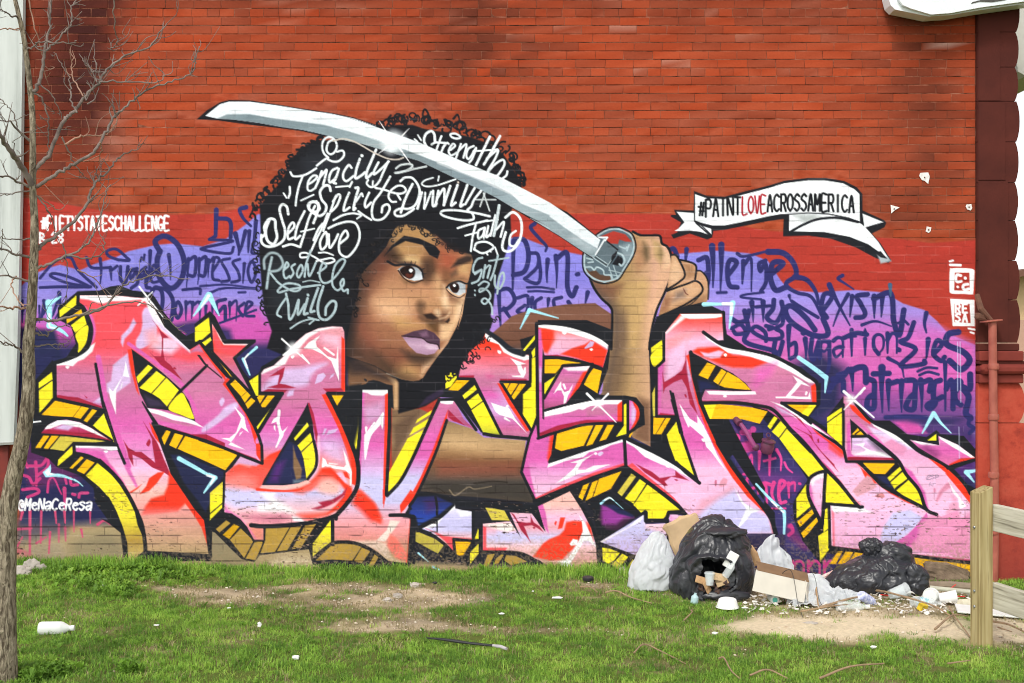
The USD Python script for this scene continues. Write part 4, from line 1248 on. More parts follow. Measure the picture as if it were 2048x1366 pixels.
M E4 : k 75 570 420 405 540 590 620 760 700 960 725 1250 400 1220 h 1560 1170 1450 1090 1250 1035 950 1030 950 755 1230 730 1340 900 1225 640 1450 650 1590 835 1510 560
U E4
F vPE@985,PE@1010,PK@1035,f0a8b8@1055,LB@1075,f0c0c8@1095,d09a98@1118,TN@1135 : z 940 960 1220 960 1220 1160 940 1160
F P b1.5 : k 75 570 130 550 160 640 190 850 110 740
F LB b5 : h 1100 830 1330 850 1340 940 1200 930 1080 930
F f6e8e4 b3 : h 955 760 1230 740 1300 810 1200 840 1020 790
F C b1.5 : h 950 780 985 790 985 1030 950 1030
F C b1.5 : h 950 1000 1200 1000 1180 1030 950 1030
F D b1 : h 1235 640 1270 660 1310 730 1400 745 1440 740 1440 675 1470 740 1530 780 1570 840 1510 800 1450 770 1370 780 1400 840 1390 830 1440 945 1390 880 1340 820 1290 720
F D s : h 1460 795 1475 785 1488 797 1473 808
F R b2 : k 370 740 440 725 540 730 560 790 520 900 440 1010 330 1120 200 1130 30 1090 130 960 200 910 300 870 350 820
F R b1 : k 310 690 360 690 330 800 285 810
F R s : k 250 750 265 725 275 740 260 770
F R b3 : k 580 740 620 760 650 930 600 860
F W b1 : k 500 660 560 740 620 860 660 960 680 1000 600 930 550 930 500 1020 420 1150 340 1200 300 1160 380 1120 430 1050 500 930 540 830 530 730
F W b1 : k 405 960 440 910 490 920 480 970 420 980
F W b3 : k 290 1150 400 1110 430 1200 350 1190
U
L K w7 n : k 60 568 415 400 540 595 640 790 690 960 712 1250
F K : h 1450 640 1500 560 1590 835 1540 780
F K : k 0 1090 100 1130 200 1200 0 1200
L K w6 : h 950 1040 1250 1045 1400 1080 1560 1180
# lilac block between
M E5 : k 715 940 1170 660 1180 760 1400 750 1430 650 1640 690 1700 650 1900 500 2046 460 2046 1300 1160 1300 1140 1120 720 955
U E5
F vLB@1000,LB@1060,c8b0e4@1110 : k 600 500 2100 500 2100 1350 600 1350
F f3cadc b4 : k 1180 745 1400 745 1400 860 1180 800
F P b3 a.7 : k 1430 650 1500 700 1500 960 1430 960
F PK b6 a.9 : k 1440 640 1700 660 1640 800 1440 800
F f3eef8 b1.5 : k 715 935 1000 790 1170 655 1130 730 900 860 730 950
U
L K w8 n : k 1185 640 1185 725 1390 720 1420 640 1550 635 1640 685
L K w8 n : k 1405 720 1425 970
L K w6 n : k 715 955 1140 1115
F d88aa8 b3 : k 1150 1030 1260 1030 1240 1060 1160 1060
# lilac wedge and small yellow feet between W and E
M E6 : h 290 800 500 690 660 545 668 600 840 630 850 930 640 905 660 1060 560 960 430 860
U E6
F vf4eef2@1010,LB@1030,LB@1060,f0b8c4@1075,eaa8ac@1100 : h 200 500 900 500 900 1100 200 1100
F W b1.5 : h 290 800 500 690 660 545 665 600 560 660 480 780 380 800
F W b3 a.8 : h 680 600 840 640 840 670 720 680
F C b1.5 : h 360 800 450 840 560 930 650 1040 660 900 840 930 840 905 640 890 560 880
U
L K w6 : h 285 805 430 868 560 965 660 1065
L K w6 n : h 665 1060 650 912 850 930 850 630
L K w9 : h 285 800 500 690 640 560
L K w8 n : h 790 1170 800 1040 905 930 850 930
L K w6 n : h 665 1075 700 1095 760 1090 850 940
F K : h 905 760 945 740 945 1060 870 1130 820 1200 830 1160 910 1060
F K : h 500 1050 600 980 680 1090 760 1090 560 1140
# W's blue gap
F vDN@990,2a3f9a@1030,2b4aa0@1045 b2 : h 230 480 470 470 640 550 500 660 290 770 265 680 200 650
F 4a2a60 b8 a.7 : h 360 520 470 500 480 600 380 640
L K w5 t2 : h 100 480 105 520 130 570 180 600
L K w6 n : h 120 575 210 600
L K w5 : h 465 480 480 560 480 660
L K w3 n : h 480 700 482 840
L K w7 t5 n : h 0 668 245 690
L K w2 n : h 0 748 480 748
L K w2 n : h 0 838 480 838
L 6a1c2c w4 n : h 130 700 125 820
L K w4 : h 125 820 160 835 175 760
# ---------- R
M R1 : l 300 345 460 142 890 140 905 410 815 415 720 350 860 450 980 490 1150 520 1400 580 1600 680 1750 780 1850 855 1865 1055 1500 1050 m 1560 60 1750 190 1950 330 2046 410 n 300 770 450 890 560 960 665 1045 675 1140 790 1160 900 1250 o 870 230 1000 360 1200 470 1450 610 1550 660 1895 560 1895 1142 1600 1112 1300 1072 1050 1060 800 1032 475 990 460 555 780 580 740 560 560 340 430 190 n 470 1220 250 950 80 790 0 690 m 1800 530 1600 310 1450 170 1350 100 1200 60 1000 30 670 30 720 200 850 430 1000 660 1200 930 1380 1170 1430 1366 660 1366 560 1190 400 1000 300 880 640 830 m 470 330 385 0 l 430 1190 225 1185 l 215 680 290 620
M Rh : l 570 530 800 650 1000 750 1130 850 1195 930 1000 930 700 930 670 1040 600 780
L K w9 n : l 295 345 455 132 898 132
L K w9 n : l 900 130 910 415
U R1
F vR@628,ee6a70@650,PK@680,df8aa8@720,V@760,V@800,P@850,P@890,PK@940,PK@975 : z 1200 500 2000 500 2000 1200 1200 1200
F f09aa8 b5 : l 300 400 480 330 620 300 500 480 330 500
F W b2.5 : l 300 345 470 160 520 180 420 260 320 345
F W b1.2 : l 462 142 890 140 890 170 820 185 700 190 560 195 490 175
F e8b8dc b6 : l 330 560 520 400 520 640 420 780 310 840
F P b3 : l 220 690 300 620 270 900 260 1150 222 1180
F D b.8 : l 280 730 300 840 400 780 480 720 515 620 518 510 530 640 540 780 560 900 640 1170 560 1060 530 900 480 810 400 840 310 900 290 950
F D b.8 : l 230 1180 260 1155 430 1175 430 1200
F D s : l 505 970 520 965 530 990 520 1000
F L b3 : l 535 560 545 700 570 800 560 830 530 700
F R b1.2 : l 525 570 570 540 600 780 660 1020 720 1190 760 1366 m 730 210 850 430 1000 660 1200 930 1380 1170 1430 1366 1400 1366 1350 1180 1150 990 1000 800 930 690 800 450 700 220 l 620 1000 580 800
F R b3 : l 580 530 640 490 800 480 880 480 1000 560 1200 580 1350 640 1200 700 1000 690 850 650
F PK b2 : l 670 530 750 545 860 515 910 530 870 590 780 600 710 580
F W s : l 905 560 925 545 942 560 925 582
F W b1.2 : l 700 350 780 400 870 460 980 490 1150 520 1400 580 1600 680 1750 780 1840 850 1780 850 1600 740 1450 670 1280 610 1180 580 1060 555 950 540 850 470 740 400
F V b6 : l 1000 720 1250 700 1200 900 1050 800
F P b8 a.8 : l 1250 700 1450 640 1400 760 1240 900 1200 860
F W : l 1615 775 1680 810 1790 885 1700 860 1640 930 1590 980 1680 990 1770 990 1790 940 1798 1015 1640 1010 1540 1005 1440 1005 1440 990 1540 990 1600 920 1660 840
F V : l 1610 960 1700 880 1780 900 1785 945 1760 980 1640 985
L W w4 : l 1755 945 1748 965
F R b1 : l 1800 880 1850 850 1865 1055 1812 1052
F W b1 : l 730 930 900 932 1230 935 1240 965 1100 970 900 970 760 965
F W s : l 900 985 920 970 942 985 918 995
F D b1.5 a.85 : l 670 1040 690 1030 1000 1030 1250 1060 1420 1130 1300 1110 1000 1060 680 1050
F W b1 : m 1390 15 1560 65 1750 195 1920 320 2046 420 n 300 775 240 740 100 660 0 600 m 1700 200 1540 90
F L b2 a.8 : m 1430 60 1540 110 1600 160 1500 130
F D b.8 a.9 : m 1380 110 1600 290 1820 520 2040 790 n 100 860 280 1000 500 1200 640 1366 560 1330 380 1130 200 930 0 720
F D b.8 : m 1620 150 1800 330 1830 430 1920 540 2040 660 n 560 1190 600 1250 450 1080 390 1010 290 870 130 780 330 880 220 720 140 660
F D s : n 380 920 395 905 400 940 390 950
F R b1.2 : n 330 800 450 890 560 960 665 1045 675 1085 600 1050 480 930 380 860
F C b3 : n 500 950 670 1090 620 1100 500 1010
F R b1.2 : n 780 1160 900 1250 1040 1366 900 1366 860 1280 o 760 150 870 230 1000 360 1200 470 1380 580 1250 540 1080 450 960 360 850 240
F P b2 : o 330 60 450 190 560 340 740 560 800 600 720 540 600 400 470 200
F C b1 a.5 : o 560 300 640 420 780 560 740 560
F d59aa8 b1.5 : o 690 420 790 310 840 260 880 280 940 380 860 420 780 460 740 480
F PK b2 : o 740 480 860 430 960 390 1060 440 1200 520 1000 620 830 610
F d0848a s : o 920 475 990 440 1020 470 1000 490
F W b2 : o 470 560 780 575 830 610 900 640 760 640 620 630 500 640 480 600
F vPK@1020,f0b4d8@1060,e8a8d0@1090 b2 : o 470 640 900 640 1100 660 1050 800 900 990 500 985
F vLB@1020,LB@1075,c8b0e4@1090 b3 : o 1100 640 1280 610 1400 680 1380 740 1240 870 1100 980 1060 1010 960 1000 1000 800
F P b1 : o 1060 1010 1100 960 1250 870 1340 780 1450 640 1480 760 1420 960 1250 1010 1120 1060
F e290b8 b4 : o 1390 740 1500 660 1600 640 1700 520 1760 560 1800 700 1890 640 1895 1120 1500 1060 1250 1020 1350 900
F C b2 a.7 : o 480 620 500 640 510 985 490 985
F D b1.5 : o 490 985 800 1015 1060 1045 1000 1060 800 1032 475 995
F D b1.5 a.7 : o 1280 1060 1600 1090 1895 1120 1895 1142 1600 1112
U
L K w7 : l 670 1055 1000 1050 1250 1080 1420 1130 m 1600 310 1800 530 n 80 790 250 950 470 1220 o 560 340 740 565 790 582
L K w6 n : o 790 582 450 552 460 1000
L K w7 : o 460 995 800 1040 1060 1066
L K w7 : o 1300 1080 1600 1120 1895 1155
U R1
F W : m 455 40 560 190 640 240 635 155 700 260 770 400 840 560 930 720 860 640 780 530 730 480 700 380 560 260 548 285 500 180
F W s : m 680 400 705 395 720 420 700 430
F D s a.5 : m 815 830 835 820 835 870 818 880
F d88a9a b1 s a.7 : m 860 880 900 800 945 820 920 880
F d99cb0 b6 a.8 : m 600 1180 680 1020 880 970 980 870 1030 900 950 1010 820 1120 700 1300
F LB b6 : m 700 1130 860 1010 1020 920 1120 1060 1380 1200 1420 1366 600 1366 640 1190
F W b1 : m 1020 900 1110 1050 1200 1110 1280 1130 1190 1160 1130 1240 1040 1330 1100 1200 1140 1110 1080 1040
U
L K w6 n : l 385 960 430 1170 480 1366
L K w6 n : m 380 0 470 330 640 830
L K w7 n : m 660 850 520 740 420 640
F K : m 640 815 665 850 620 800
F K : l 350 925 372 925 470 1366 450 1366
F K : l 570 530 800 650 1000 750 1130 850 1195 930 1000 930 720 915 670 1040 600 780
F DN b4 : l 640 820 740 830 860 900 700 920 660 980
F A : l 650 770 740 640 825 670 745 810
F A : l 800 830 885 705 935 735 850 865
F A : l 860 870 945 735 1060 800 1130 860 1185 920 1050 910 920 895
L K w8 n : l 570 535 600 780 670 1045 735 1200 m 850 430
L K w9 : m 850 440 1000 680 1200 950 1380 1190 1440 1366
L K w7 : l 700 330 860 440 980 480 1150 508 1400 568 1600 668 1750 768 1860 850 1875 1060
L K w6 n : l 1875 1060 1500 1054
L K w6 n : l 296 345 295 620 220 690 220 1190 430 1195
L K w6 : l 1500 1054 1560 1090 1700 1180 1800 1260
# pink leaf at the R's foot
M R3 : m 1775 870 1800 800 1860 760 1945 735 1915 1260 1820 1080 1780 980
U R3
F vPK@940,PK@1000,e48ac0@1040 : m 1700 700 2000 700 2000 1300 1700 1300
F W b3 : m 1780 860 1860 760 1940 740 1935 790 1850 820 1800 900
F P b3 : m 1775 880 1800 860 1830 1060 1900 1230 1800 1050
U
L K w7 n : m 1950 725 1915 1270 1820 1090
L K w7 : m 1950 725 1860 750 1790 800 1768 880 1775 980 1820 1090 1915 1270
# ---------- the last letter
M S2 : n 650 470 740 500 840 630 930 720 1200 850 1420 1020 1600 1110 1720 1185 1850 1310 o 1680 170 1830 350 1895 440 1895 560 1600 680 1440 605 1370 400 1240 240 1150 130 n 1215 1140 680 1140 650 1000
U S2
F vV@800,V@850,PK@880,e6a0cc@905,PK@940,PK@1010 : z 1600 700 2000 700 2000 1200 1600 1200
F d280a8 b2 : n 650 520 700 500 720 700 725 1090 680 1130
F R b1 : n 700 550 760 570 840 650 940 730 920 760 830 700 740 620
F P b2 : n 720 660 850 780 1000 900 1200 1100 1300 1250 1200 1160 960 920
F LV b2 : n 900 780 1100 850 1300 960 1420 1030 1280 1010 1100 900 960 860
F W b1 : n 930 740 1200 870 1420 1020 1400 1035 1160 900 960 780
F dd90b8 b2 : n 1060 960 1140 910 1300 1000 1260 1080 1160 1050
F R b1 : n 1420 1020 1600 1110 1720 1185 1850 1310 o 1680 170 1830 350 1895 440 1895 550 1800 430 1640 240 n 1700 1260 1500 1090
F d88aa8 b2 : o 1540 520 1580 420 1650 340 1690 330 1700 380 1620 430 1560 530
F d880a0 s a.8 : o 1520 400 1535 385 1540 420 1525 440
F e4a0c0 b3 : o 1640 640 1720 520 1700 460 1760 500 1780 620 1700 700
F P b2 : o 1150 130 1240 240 1370 400 1440 600 1470 600 1430 430 1300 220
F W b1 : o 1670 310 1710 380 1780 470 1840 560 1895 620 1800 620 1780 580 1775 500 1720 440
U
F K : n 715 705 850 820 905 880 740 875 735 1030
F A : n 735 865 795 800 860 868
L K w3 n : n 770 860 830 815
M S3 : n 738 885 900 885 1165 1105 738 1070
U S3
F vLV@878,d0a0d0@895,e0c0dc@905 : n 700 850 1200 850 1200 1150 700 1150
F W b1 : n 755 970 870 950 850 990 930 1030 1050 1045 1150 1100 960 1070 740 1075 860 1040 880 1020 820 980
F K b4 a.5 : n 930 900 1120 1080 1000 1030 900 930
U
F D b1 : n 690 1090 760 1090 1180 1105 1210 1135 690 1130
F P b1 : n 685 760 715 720 725 1060 760 1085 690 1095
L K w6 n : n 735 885 905 882 1215 1140 680 1142 650 1000 648 560
L K w7 : n 740 500 850 640 950 735 1200 862 1420 1035 1600 1125 1720 1200 1840 1310 o 1700 190 1840 350 1900 450
L K w7 : n 905 882 1100 1030 1215 1140 o 1240 250 1370 410 1445 605 1550 660
L K w7 n : o 1445 605 1200 480 1000 370 870 240 n 820 1150
M S4 : n 1420 1000 1330 920 1630 975 1620 880 1820 970 2000 1105 1740 1190
U S4
F vd580b8@880,P@900,d870a8@925 : n 1300 850 2050 850 2050 1220 1300 1220
F W b1.5 : n 1330 920 1630 935 1630 975 1450 970
F W b1 : n 1620 870 1820 970 2010 1105 1960 1105 1760 990 1640 910
F R b1.5 : n 1730 1170 1850 1110 2010 1100 1880 1150 1740 1192
F 5a2050 b6 a.5 : n 1420 1000 1500 970 1640 1060 1600 1110
U
L K w8 t5 : n 1720 1205 1850 1160 2030 1110
F K : n 1625 860 1880 880 2020 1040 2060 1112 1990 1095 1820 960
# ---------- W
M W1 : g 115 188 400 188 405 600 375 1100 340 1366 h -10 560 0 560 d 3000 3000
M W1 : g 115 188 402 188 400 560 385 930 365 1280 500 1150 640 900 760 650 870 430 915 308 1065 305 1160 500 1280 610 1180 570 1080 530 990 520 900 780 780 1060 660 1300 620 1366 h 130 690 230 690 225 700 190 1160 f 1770 1290 1640 1200 1480 1120 1220 1100 1205 870 1400 640 1475 500 1470 330 1450 230 1480 60 e 1500 900 g 100 900 115 600
U W1
F vV@780,c978a0@800,V@830,P@890,d79ad0@925,LB@960,LB@1000,f0a2ad@1040,dd8a85@1075,TN@1115 : g 60 180 1300 180 1300 650 700 1000 600 1366 h 240 1200 -700 1200 f 1000 1290 1200 600
F vV@800,P@880,P@910,LB@955,LB@1010 : g 380 1290 520 1130 700 820 800 560 915 305 1065 305 1300 620 1000 500 900 780 780 1060 600 1366 350 1366
F vV@805,a84a72@860 b3 : g 1000 400 1065 310 1280 610 1180 570 1060 480
F D b1 : g 1005 405 1060 460 1190 580 1080 540 1000 480
L P w10 b4 : g 120 200 115 600 90 900 85 1060
F L b8 a.6 : g 130 380 330 330 340 480 170 560
F R b.8 : g 358 225 402 225 398 560 385 930 370 1200 350 1366 335 1366 345 940 355 500
F R : f 1715 560 1760 560 1725 745
F R b1 : g 1000 410 990 520 900 780 780 1060 660 1300 560 1420 600 1320 720 1100 840 830 950 540
F R b1 : f 2046 600 1940 760 1900 800 1890 720 2000 560
F W b1.5 : g 118 190 402 190 395 230 340 262 270 262 215 255 180 235 120 228
F W : g 912 308 1065 305 1050 345 1000 352 930 340
F W s : g 340 430 325 540 215 680 155 925 145 700 165 640 240 570
F W : g 340 430 300 500 330 610 342 560
L W w5 t2 : g 165 590 165 640
L W w4 t1 : g 250 540 185 620
# red belly of the W's foot
F vR@985,e8352c@1035,f08c88@1055 b6 : f 1440 560 1480 560 1620 690 1690 820 1710 900 1600 890 1500 780 1400 700
F R b4 : f 1460 570 1500 580 1640 710 1700 860 1690 900 1620 860 1540 760
F e8d8d0 b1.5 : f 1790 870 1895 880 1830 970 1740 1090 1650 1080 1760 970
F e6cfc0 b3 a.8 : f 1400 1085 1660 1080 1760 1110 1800 1250 1880 1290 1750 1260 1640 1170
F f0766a b3 : f 1790 1010 1850 1050 1960 1200 1970 1300 1850 1260 1760 1130
L R w5 b2 : f 2010 870 1990 1080 1970 1300
U
L K w7 n : g 108 186 405 186
L K w7 : f 1480 10 1468 120 1448 240
L K w7 n : g 110 188 102 600 80 900
L K w7 n : g 405 186 405 560 388 930 372 1275
L K w7 : g 380 1285 520 1130 645 895 760 640 850 440 912 306
L K w6 n : g 912 304 1070 302 1290 612
L K w6 : g 990 515 900 785 785 1060 670 1300 610 1390
L K w7 : h 0 668 120 668 245 685
L K w7 n : f 1205 870 1205 1115
L K w7 : f 1000 1270 1100 1180 1215 1105 1350 1095 1480 1120 1620 1190 1760 1300
L K w8 n : h 235 680 225 760 195 1170
L K w6 n : h 0 668 160 660
# ---------- second limb of the W (right diagonal, under the E)
M W2 : i 195 560 215 470 300 330 430 210 470 130 600 230 700 310 820 350 935 360 922 630 620 625 720 820 930 1120 900 1200 640 1185 500 920 350 620 190 600
U W2
F vR@668,R@690,e5616e@715,d983a0@740,V@760,V@770,P@790,c9a0d4@820,d070b0@845,c0608a@865 : i 150 80 1000 80 1000 1250 150 1250
F L b8 a.5 : i 560 700 690 680 760 900 650 860
F D b1 : i 195 568 350 565 345 595 200 598
F D b1 : i 612 600 890 602 880 625 620 630
F R b1 : i 585 645 625 650 720 820 930 1120 890 1140 700 860
F V a.9 b3 : i 620 1130 800 1130 930 1150 900 1200 640 1190
F HP a.35 b5 s : i 470 560 520 545 545 580 500 600
F W b1.2 : i 460 130 520 160 640 200 700 310 820 350 925 362 925 400 860 415 740 375 650 330 600 250 500 215 460 180
F W s : i 590 310 625 320 620 345 595 340
F W : i 720 390 880 450 830 455 840 490 855 520 860 490 878 480 880 540 855 590 740 580 735 570 830 568 800 520 790 470
F W : i 520 845 690 900 700 890 740 960 770 1010 890 1160 740 1010 610 970 570 940
L W w5 t2 n : i 690 880 650 960
L W w5 t2 n : i 665 1005 715 1035
U
L K w6 n : i 185 600 345 605 500 920 635 1188
L K w7 : i 450 1165 560 1185 750 1200 900 1215
L K w6 n : i 925 362 925 632 620 632 930 1125
L 20242c w8 t12 b3 : i 470 110 600 200 720 300 850 345
# ---------- O
M O1 : e 472 545 500 505 600 465 710 365 830 225 930 140 1060 85 1200 65 1300 70 1322 120 1330 300 1330 745 1150 748 1240 920 1330 1110 f 1400 124 1440 250 1455 400 1440 520 1380 640 1280 760 1210 820 1000 880 750 910 495 930 495 1072 400 1070 330 940 260 860 170 800 95 790 110 390 180 330 e 450 1140 570 955 690 760 690 745 472 742
M Oh : e 950 845 905 930 700 1290 f 500 460 480 512 700 515 850 495 950 455 1020 380 1040 250 1020 80 e 1000 1050 960 900
L K w9 n : e 472 545 472 745 690 750 450 1140 f 110 390 95 790
L K w9 : f 95 790 170 805 260 865 330 945 405 1075
L K w8 n : f 400 1072 495 1072 500 930
U O1
F vdd7f96@655,df7c90@700,V@760,V@800,P@850,cf84c2@890,f08080@920,f3a0a4@965,LB@985,f0bcc8@1020,e8909a@1060 : e 400 0 1500 0 1500 1500 f 1500 1100 0 1100 0 0
F L b6 s : e 480 720 660 520 900 480 1150 440 1000 560 950 660 830 690 700 680
F V b4 : e 1040 520 1200 460 1300 480 1300 700 1000 690 970 640
F f0c4dc b10 a.8 : e 1100 130 1290 110 1290 300 1130 260 1060 200
F W b2 : e 472 548 500 505 600 465 710 365 830 225 930 140 1060 85 1200 65 1300 70 1310 110 1180 95 1060 120 960 180 860 290 760 370 720 450 650 480 480 555
F e59aa8 b3 : e 1060 120 1180 90 1300 75 1320 130 1310 170 1200 150
F W s : e 775 375 800 360 812 375 790 395
F W : e 905 290 960 230 1080 155 1030 220 1040 270 1150 370 1240 400 1258 270 1268 600 1268 625 1220 500 1190 420 1100 350 1000 300
L W w4 : e 1120 285 1215 355
F D b1 : e 555 580 640 520 715 480 695 580 660 650 720 660 830 695 640 700 530 690 640 660 660 560
F D b1 : e 1105 700 1150 700 1310 695 1325 745 1150 745
F D b1 : e 480 735 540 705 740 715 715 745
F L : e 1020 655 1050 560 1110 540 1135 570 1090 630
F L : e 1168 605 1190 560 1220 545 1210 575
F L b1.5 : e 735 765 760 720 810 710 800 770 740 785
F R b1 : e 1295 170 1328 200 1330 745 1290 695
F R b1 : e 1090 765 1150 750 1240 920 1330 1110 f 1400 124 1440 250 1455 400 1445 520 1400 500 1400 350 1340 150 1270 -50 e 1190 960
F D b1 : e 945 850 965 845 1010 960 1052 1170 1042 1290 1010 1100 960 930
L W w6 t3 : e 655 930 650 990 640 1020 660 1110 690 1170 650 1250 625 1300
F W : e 575 1060 600 1010 640 990 665 920 660 1040 680 1150 745 1090 700 1160 625 1300 660 1180 630 1040
F W : e 600 1085 615 1070 620 1135 605 1120
F L b1 : e 1095 1180 1120 1110 1145 1110 1120 1170
F L b1 : e 1110 1240 1160 1130 1260 1110 1230 1150 1140 1180
F d8b8e4 b12 a.8 s : f 1090 60 1250 60 1330 200 1330 300 1200 270 1100 180
L PK w5 b2 : f 1060 20 1062 200 1040 350 970 450
F W : f 1090 340 1100 230 1130 250 1150 300 1320 330 1340 300 1310 140 1350 230 1400 380 1395 500 1380 550 1380 400 1330 360 1200 340 1130 320
L W w3 t1 : f 1170 290 1260 300
# red belly
F vR@905,ee5a50@950 b2 : f 690 145 560 200 500 250 350 330 240 300 180 330 110 400 110 480 300 520 430 560 480 515 620 280
F f08a86 b9 a.8 : f 110 430 300 400 420 460 430 540 300 560 110 520
F c8a8dc b2 a.8 : f 230 210 470 290 420 320 250 290 195 310
F R b3 : f 1090 340 1180 330 1250 390 1330 480 1400 540 1420 640 1300 750 1150 810 1300 640 1330 560 1270 480 1200 440 1080 460 980 560 860 580 700 570 820 545 950 500 1040 420
F ee6a62 b6 : f 1000 480 1090 400 1200 420 1260 500 1160 460 1060 520 900 600 820 590
F eeb0a8 b6 s : f 1090 470 1180 450 1270 520 1250 600 1130 600 1050 560
F PK b2 : f 1240 390 1290 380 1330 430 1360 500 1330 490
F R b1 : f 1310 375 1350 380 1380 450 1330 430
F D b2 : f 1350 540 1320 640 1200 720 1060 760 990 755 1090 720 1060 690 1200 660 1300 600
F f4b4c0 b2 : f 1320 620 1230 720 1090 780 950 790 1100 760 1230 690
F LB b8 : f 110 560 430 600 560 660 520 740 200 740 100 680
F W b5 a.9 : f 460 590 610 590 600 640 740 720 850 800 560 790 440 780 440 710 560 690
F PE b3 : f 480 520 700 518 850 498 960 455 970 490 860 540 700 560 480 550
L R w6 t2 b1 : f 432 556 600 570 800 572 900 545
F b8607c b8 a.7 : f 280 820 700 810 760 850 640 900 430 880
F W b2 : f 790 830 880 850 920 890 800 880
F R b5 a.7 : f 840 810 1100 790 1220 760 1150 830 960 870 900 850
F e08878 b6 : f 340 920 500 930 495 1072 400 1068
F P b3 a.8 : f 95 700 130 760 250 840 380 1000 420 1070 300 920 100 800
U
F K : e 950 845 905 930 700 1290 f 500 460 480 512 700 515 850 495 950 455 1020 380 1040 250 1020 80 e 1000 1050 960 900
U Oh
F DN b3 : f 760 60 900 150 930 450 800 500 500 505 640 250
F 5a2a78 b6 a.8 : f 620 300 720 260 640 480 560 480
F 86664a b1.5 : f 800 110 830 220 890 350 880 440 830 460 800 330
F 7d93a0 b3 a.7 : f 800 460 960 450 900 490 800 495
F Y : e 808 1210 945 1048 960 1085 820 1235
F Y : e 845 1285 975 1155 998 1235 880 1345
F Y : f 885 180 1003 68 1032 250 1005 390 935 450 930 400 905 240
U
L K w6 : f 1010 60 1040 200 1030 330 950 450
L K w7 n : e 472 748 690 752
L K w7 n : e 1330 752 1150 752
L K w9 : e 1160 755 1240 910 1330 1100 f 1410 124 1455 260 1468 400 1450 540 1380 660 1280 780 1210 835 1000 892 750 922 500 935 370 922
L K w7 : f 1240 820 1240 860
L K w6 n : e 690 755 450 1145
# ---------- the spike between P and O
M S1 : c 940 105 1050 335 1345 330 1165 490 1385 905 1340 830 960 435 950 300
U S1
F vf0b8c8@640,R@690,e05c66@710,V@745,c480a0@790 : c 900 50 1400 50 1400 950 900 950
F W b1 : c 940 105 1065 320 1080 330 1350 330 1310 365 1060 360 1010 280
F C b4 : c 960 180 1050 360 1310 365 1200 470 1060 440 960 380
U
L K w6 n : c 1075 330 1350 330 1170 492 1390 910 950 440
L K w7 n : c 940 100 1075 325
# ---------- P
M P1 : a 548 105 900 105 1275 140 1300 190 1430 420 1560 540 1685 655 1780 598 1900 735 2050 900 c 1130 700 1080 755 1200 910 1290 1040 1365 1180 1405 1290 d 1625 0 1652 90 1652 232 1480 160 1400 130 1260 70 1100 10 b 1700 360 1500 300 1340 250 1310 235 1370 360 1450 580 1500 740 1560 830 1640 940 1740 1090 1840 1212 d 1078 812 1090 960 1120 1182 900 1170 600 1155 470 1150 430 870 370 720 300 580 200 420 80 290 0 215 b 760 625 640 570 505 542 500 450 720 447 935 460 880 300 800 30 a 800 1282 640 1235 310 1165 305 800 420 765 550 710 640 640 675 540 680 440 650 340 600 235 545 190
M P2 : b 165 340 230 260 330 210 430 203 560 228 680 288 880 415 800 398 600 372 400 352
L K w8 : b 165 340 230 262 330 210 430 203 560 228 680 288 880 415 800 398 600 372 400 352 165 340
U P2
F vP@840,D@870 : b 100 200 900 200 900 430 100 430
F W b1.2 : b 185 300 230 250 330 208 430 203 560 228 680 288 840 395 700 340 560 280 450 265 380 250 250 295
F L b2 : b 300 290 390 250 500 270 440 310
F D b1 : b 165 342 230 300 400 320 600 345 800 385 880 420 600 380 400 360
U P1
F vC@590,C@690,dd6280@720,V@750,V@785,P@850,df88c4@900,PK@940,PE@985,e79a96@1020,ce9a84@1060,TN@1105 : z 60 560 560 560 560 1130 60 1130
F C b6 : c 480 430 700 450 830 370 930 500 700 520 540 480
F L b2 s : a 1250 230 1200 280 1200 400 1180 490 1140 560 1140 640 1200 650 1330 560 1350 440 1330 330
F e6c0dc b6 : a 1290 540 1370 500 1560 560 1590 630 1500 710 1390 690 1280 640
F f09aa0 b8 a.7 : a 1230 480 1330 440 1380 600 1260 640
F L b2 : a 1110 340 1138 390 1090 480 1020 550 1000 630 980 590 985 520 1060 440
F W b2 : a 548 105 900 102 1275 140 1295 190 1240 170 1180 150 1000 165 880 165 800 190 740 180 650 150 555 140
F W b2 : a 1230 130 1275 150 1430 420 1685 655 1690 690 1560 580 1400 470 1310 350 1250 220
F LV b3 : a 1320 330 1440 450 1560 560 1690 690 1500 540 1390 450
L P w9 b2 : a 600 230 670 330 700 440 690 540 650 620
F W b1.5 : a 305 800 420 765 550 710 640 640 720 590 690 680 600 760 540 780 490 830 400 820 310 825
F W s : a 412 838 430 828 455 835 435 858
L P w7 b1 : a 1060 600 1230 720 1420 860 1600 1010 1700 1180 1770 1330
F V b2 : a 1690 690 1780 600 1830 690 1760 680
F R b1 : a 1780 600 1900 735 2050 905 2050 960 c 1130 700 1075 720 960 570 850 420
F R b1 : c 1130 700 1110 680 1060 740 1050 760 1180 920 1270 1050 1330 1180 1380 1366 1420 1366 d 1625 0 1652 90 1652 232 1600 150 1590 0 c 1410 1290 1365 1180 1290 1040 1200 910 1085 755
F R b1 : a 1050 660 1090 655 1130 930 1170 1130 1140 1080 1090 900 1070 800
L P w10 b3 : a 750 740 790 960 830 1200 b 880 120 960 380 1060 680
F D b.8 : a 1305 360 1370 450 1400 540 1400 660 1390 730 1320 730 1280 690 1390 820 1480 880 1610 975 1490 820 1430 770 1410 660 1415 545 1470 540 1390 470
F D s : a 1515 850 1530 840 1548 858 1530 862
F D : a 320 1130 350 1125 440 1140 540 1150 620 1180 780 1240 800 1280 640 1235 310 1165
F D : a 605 1130 640 1150 630 1160
F L b2 : a 1050 700 980 750 900 820 880 980 835 1010 840 1090 900 1150 940 1100 1080 1000 1075 900
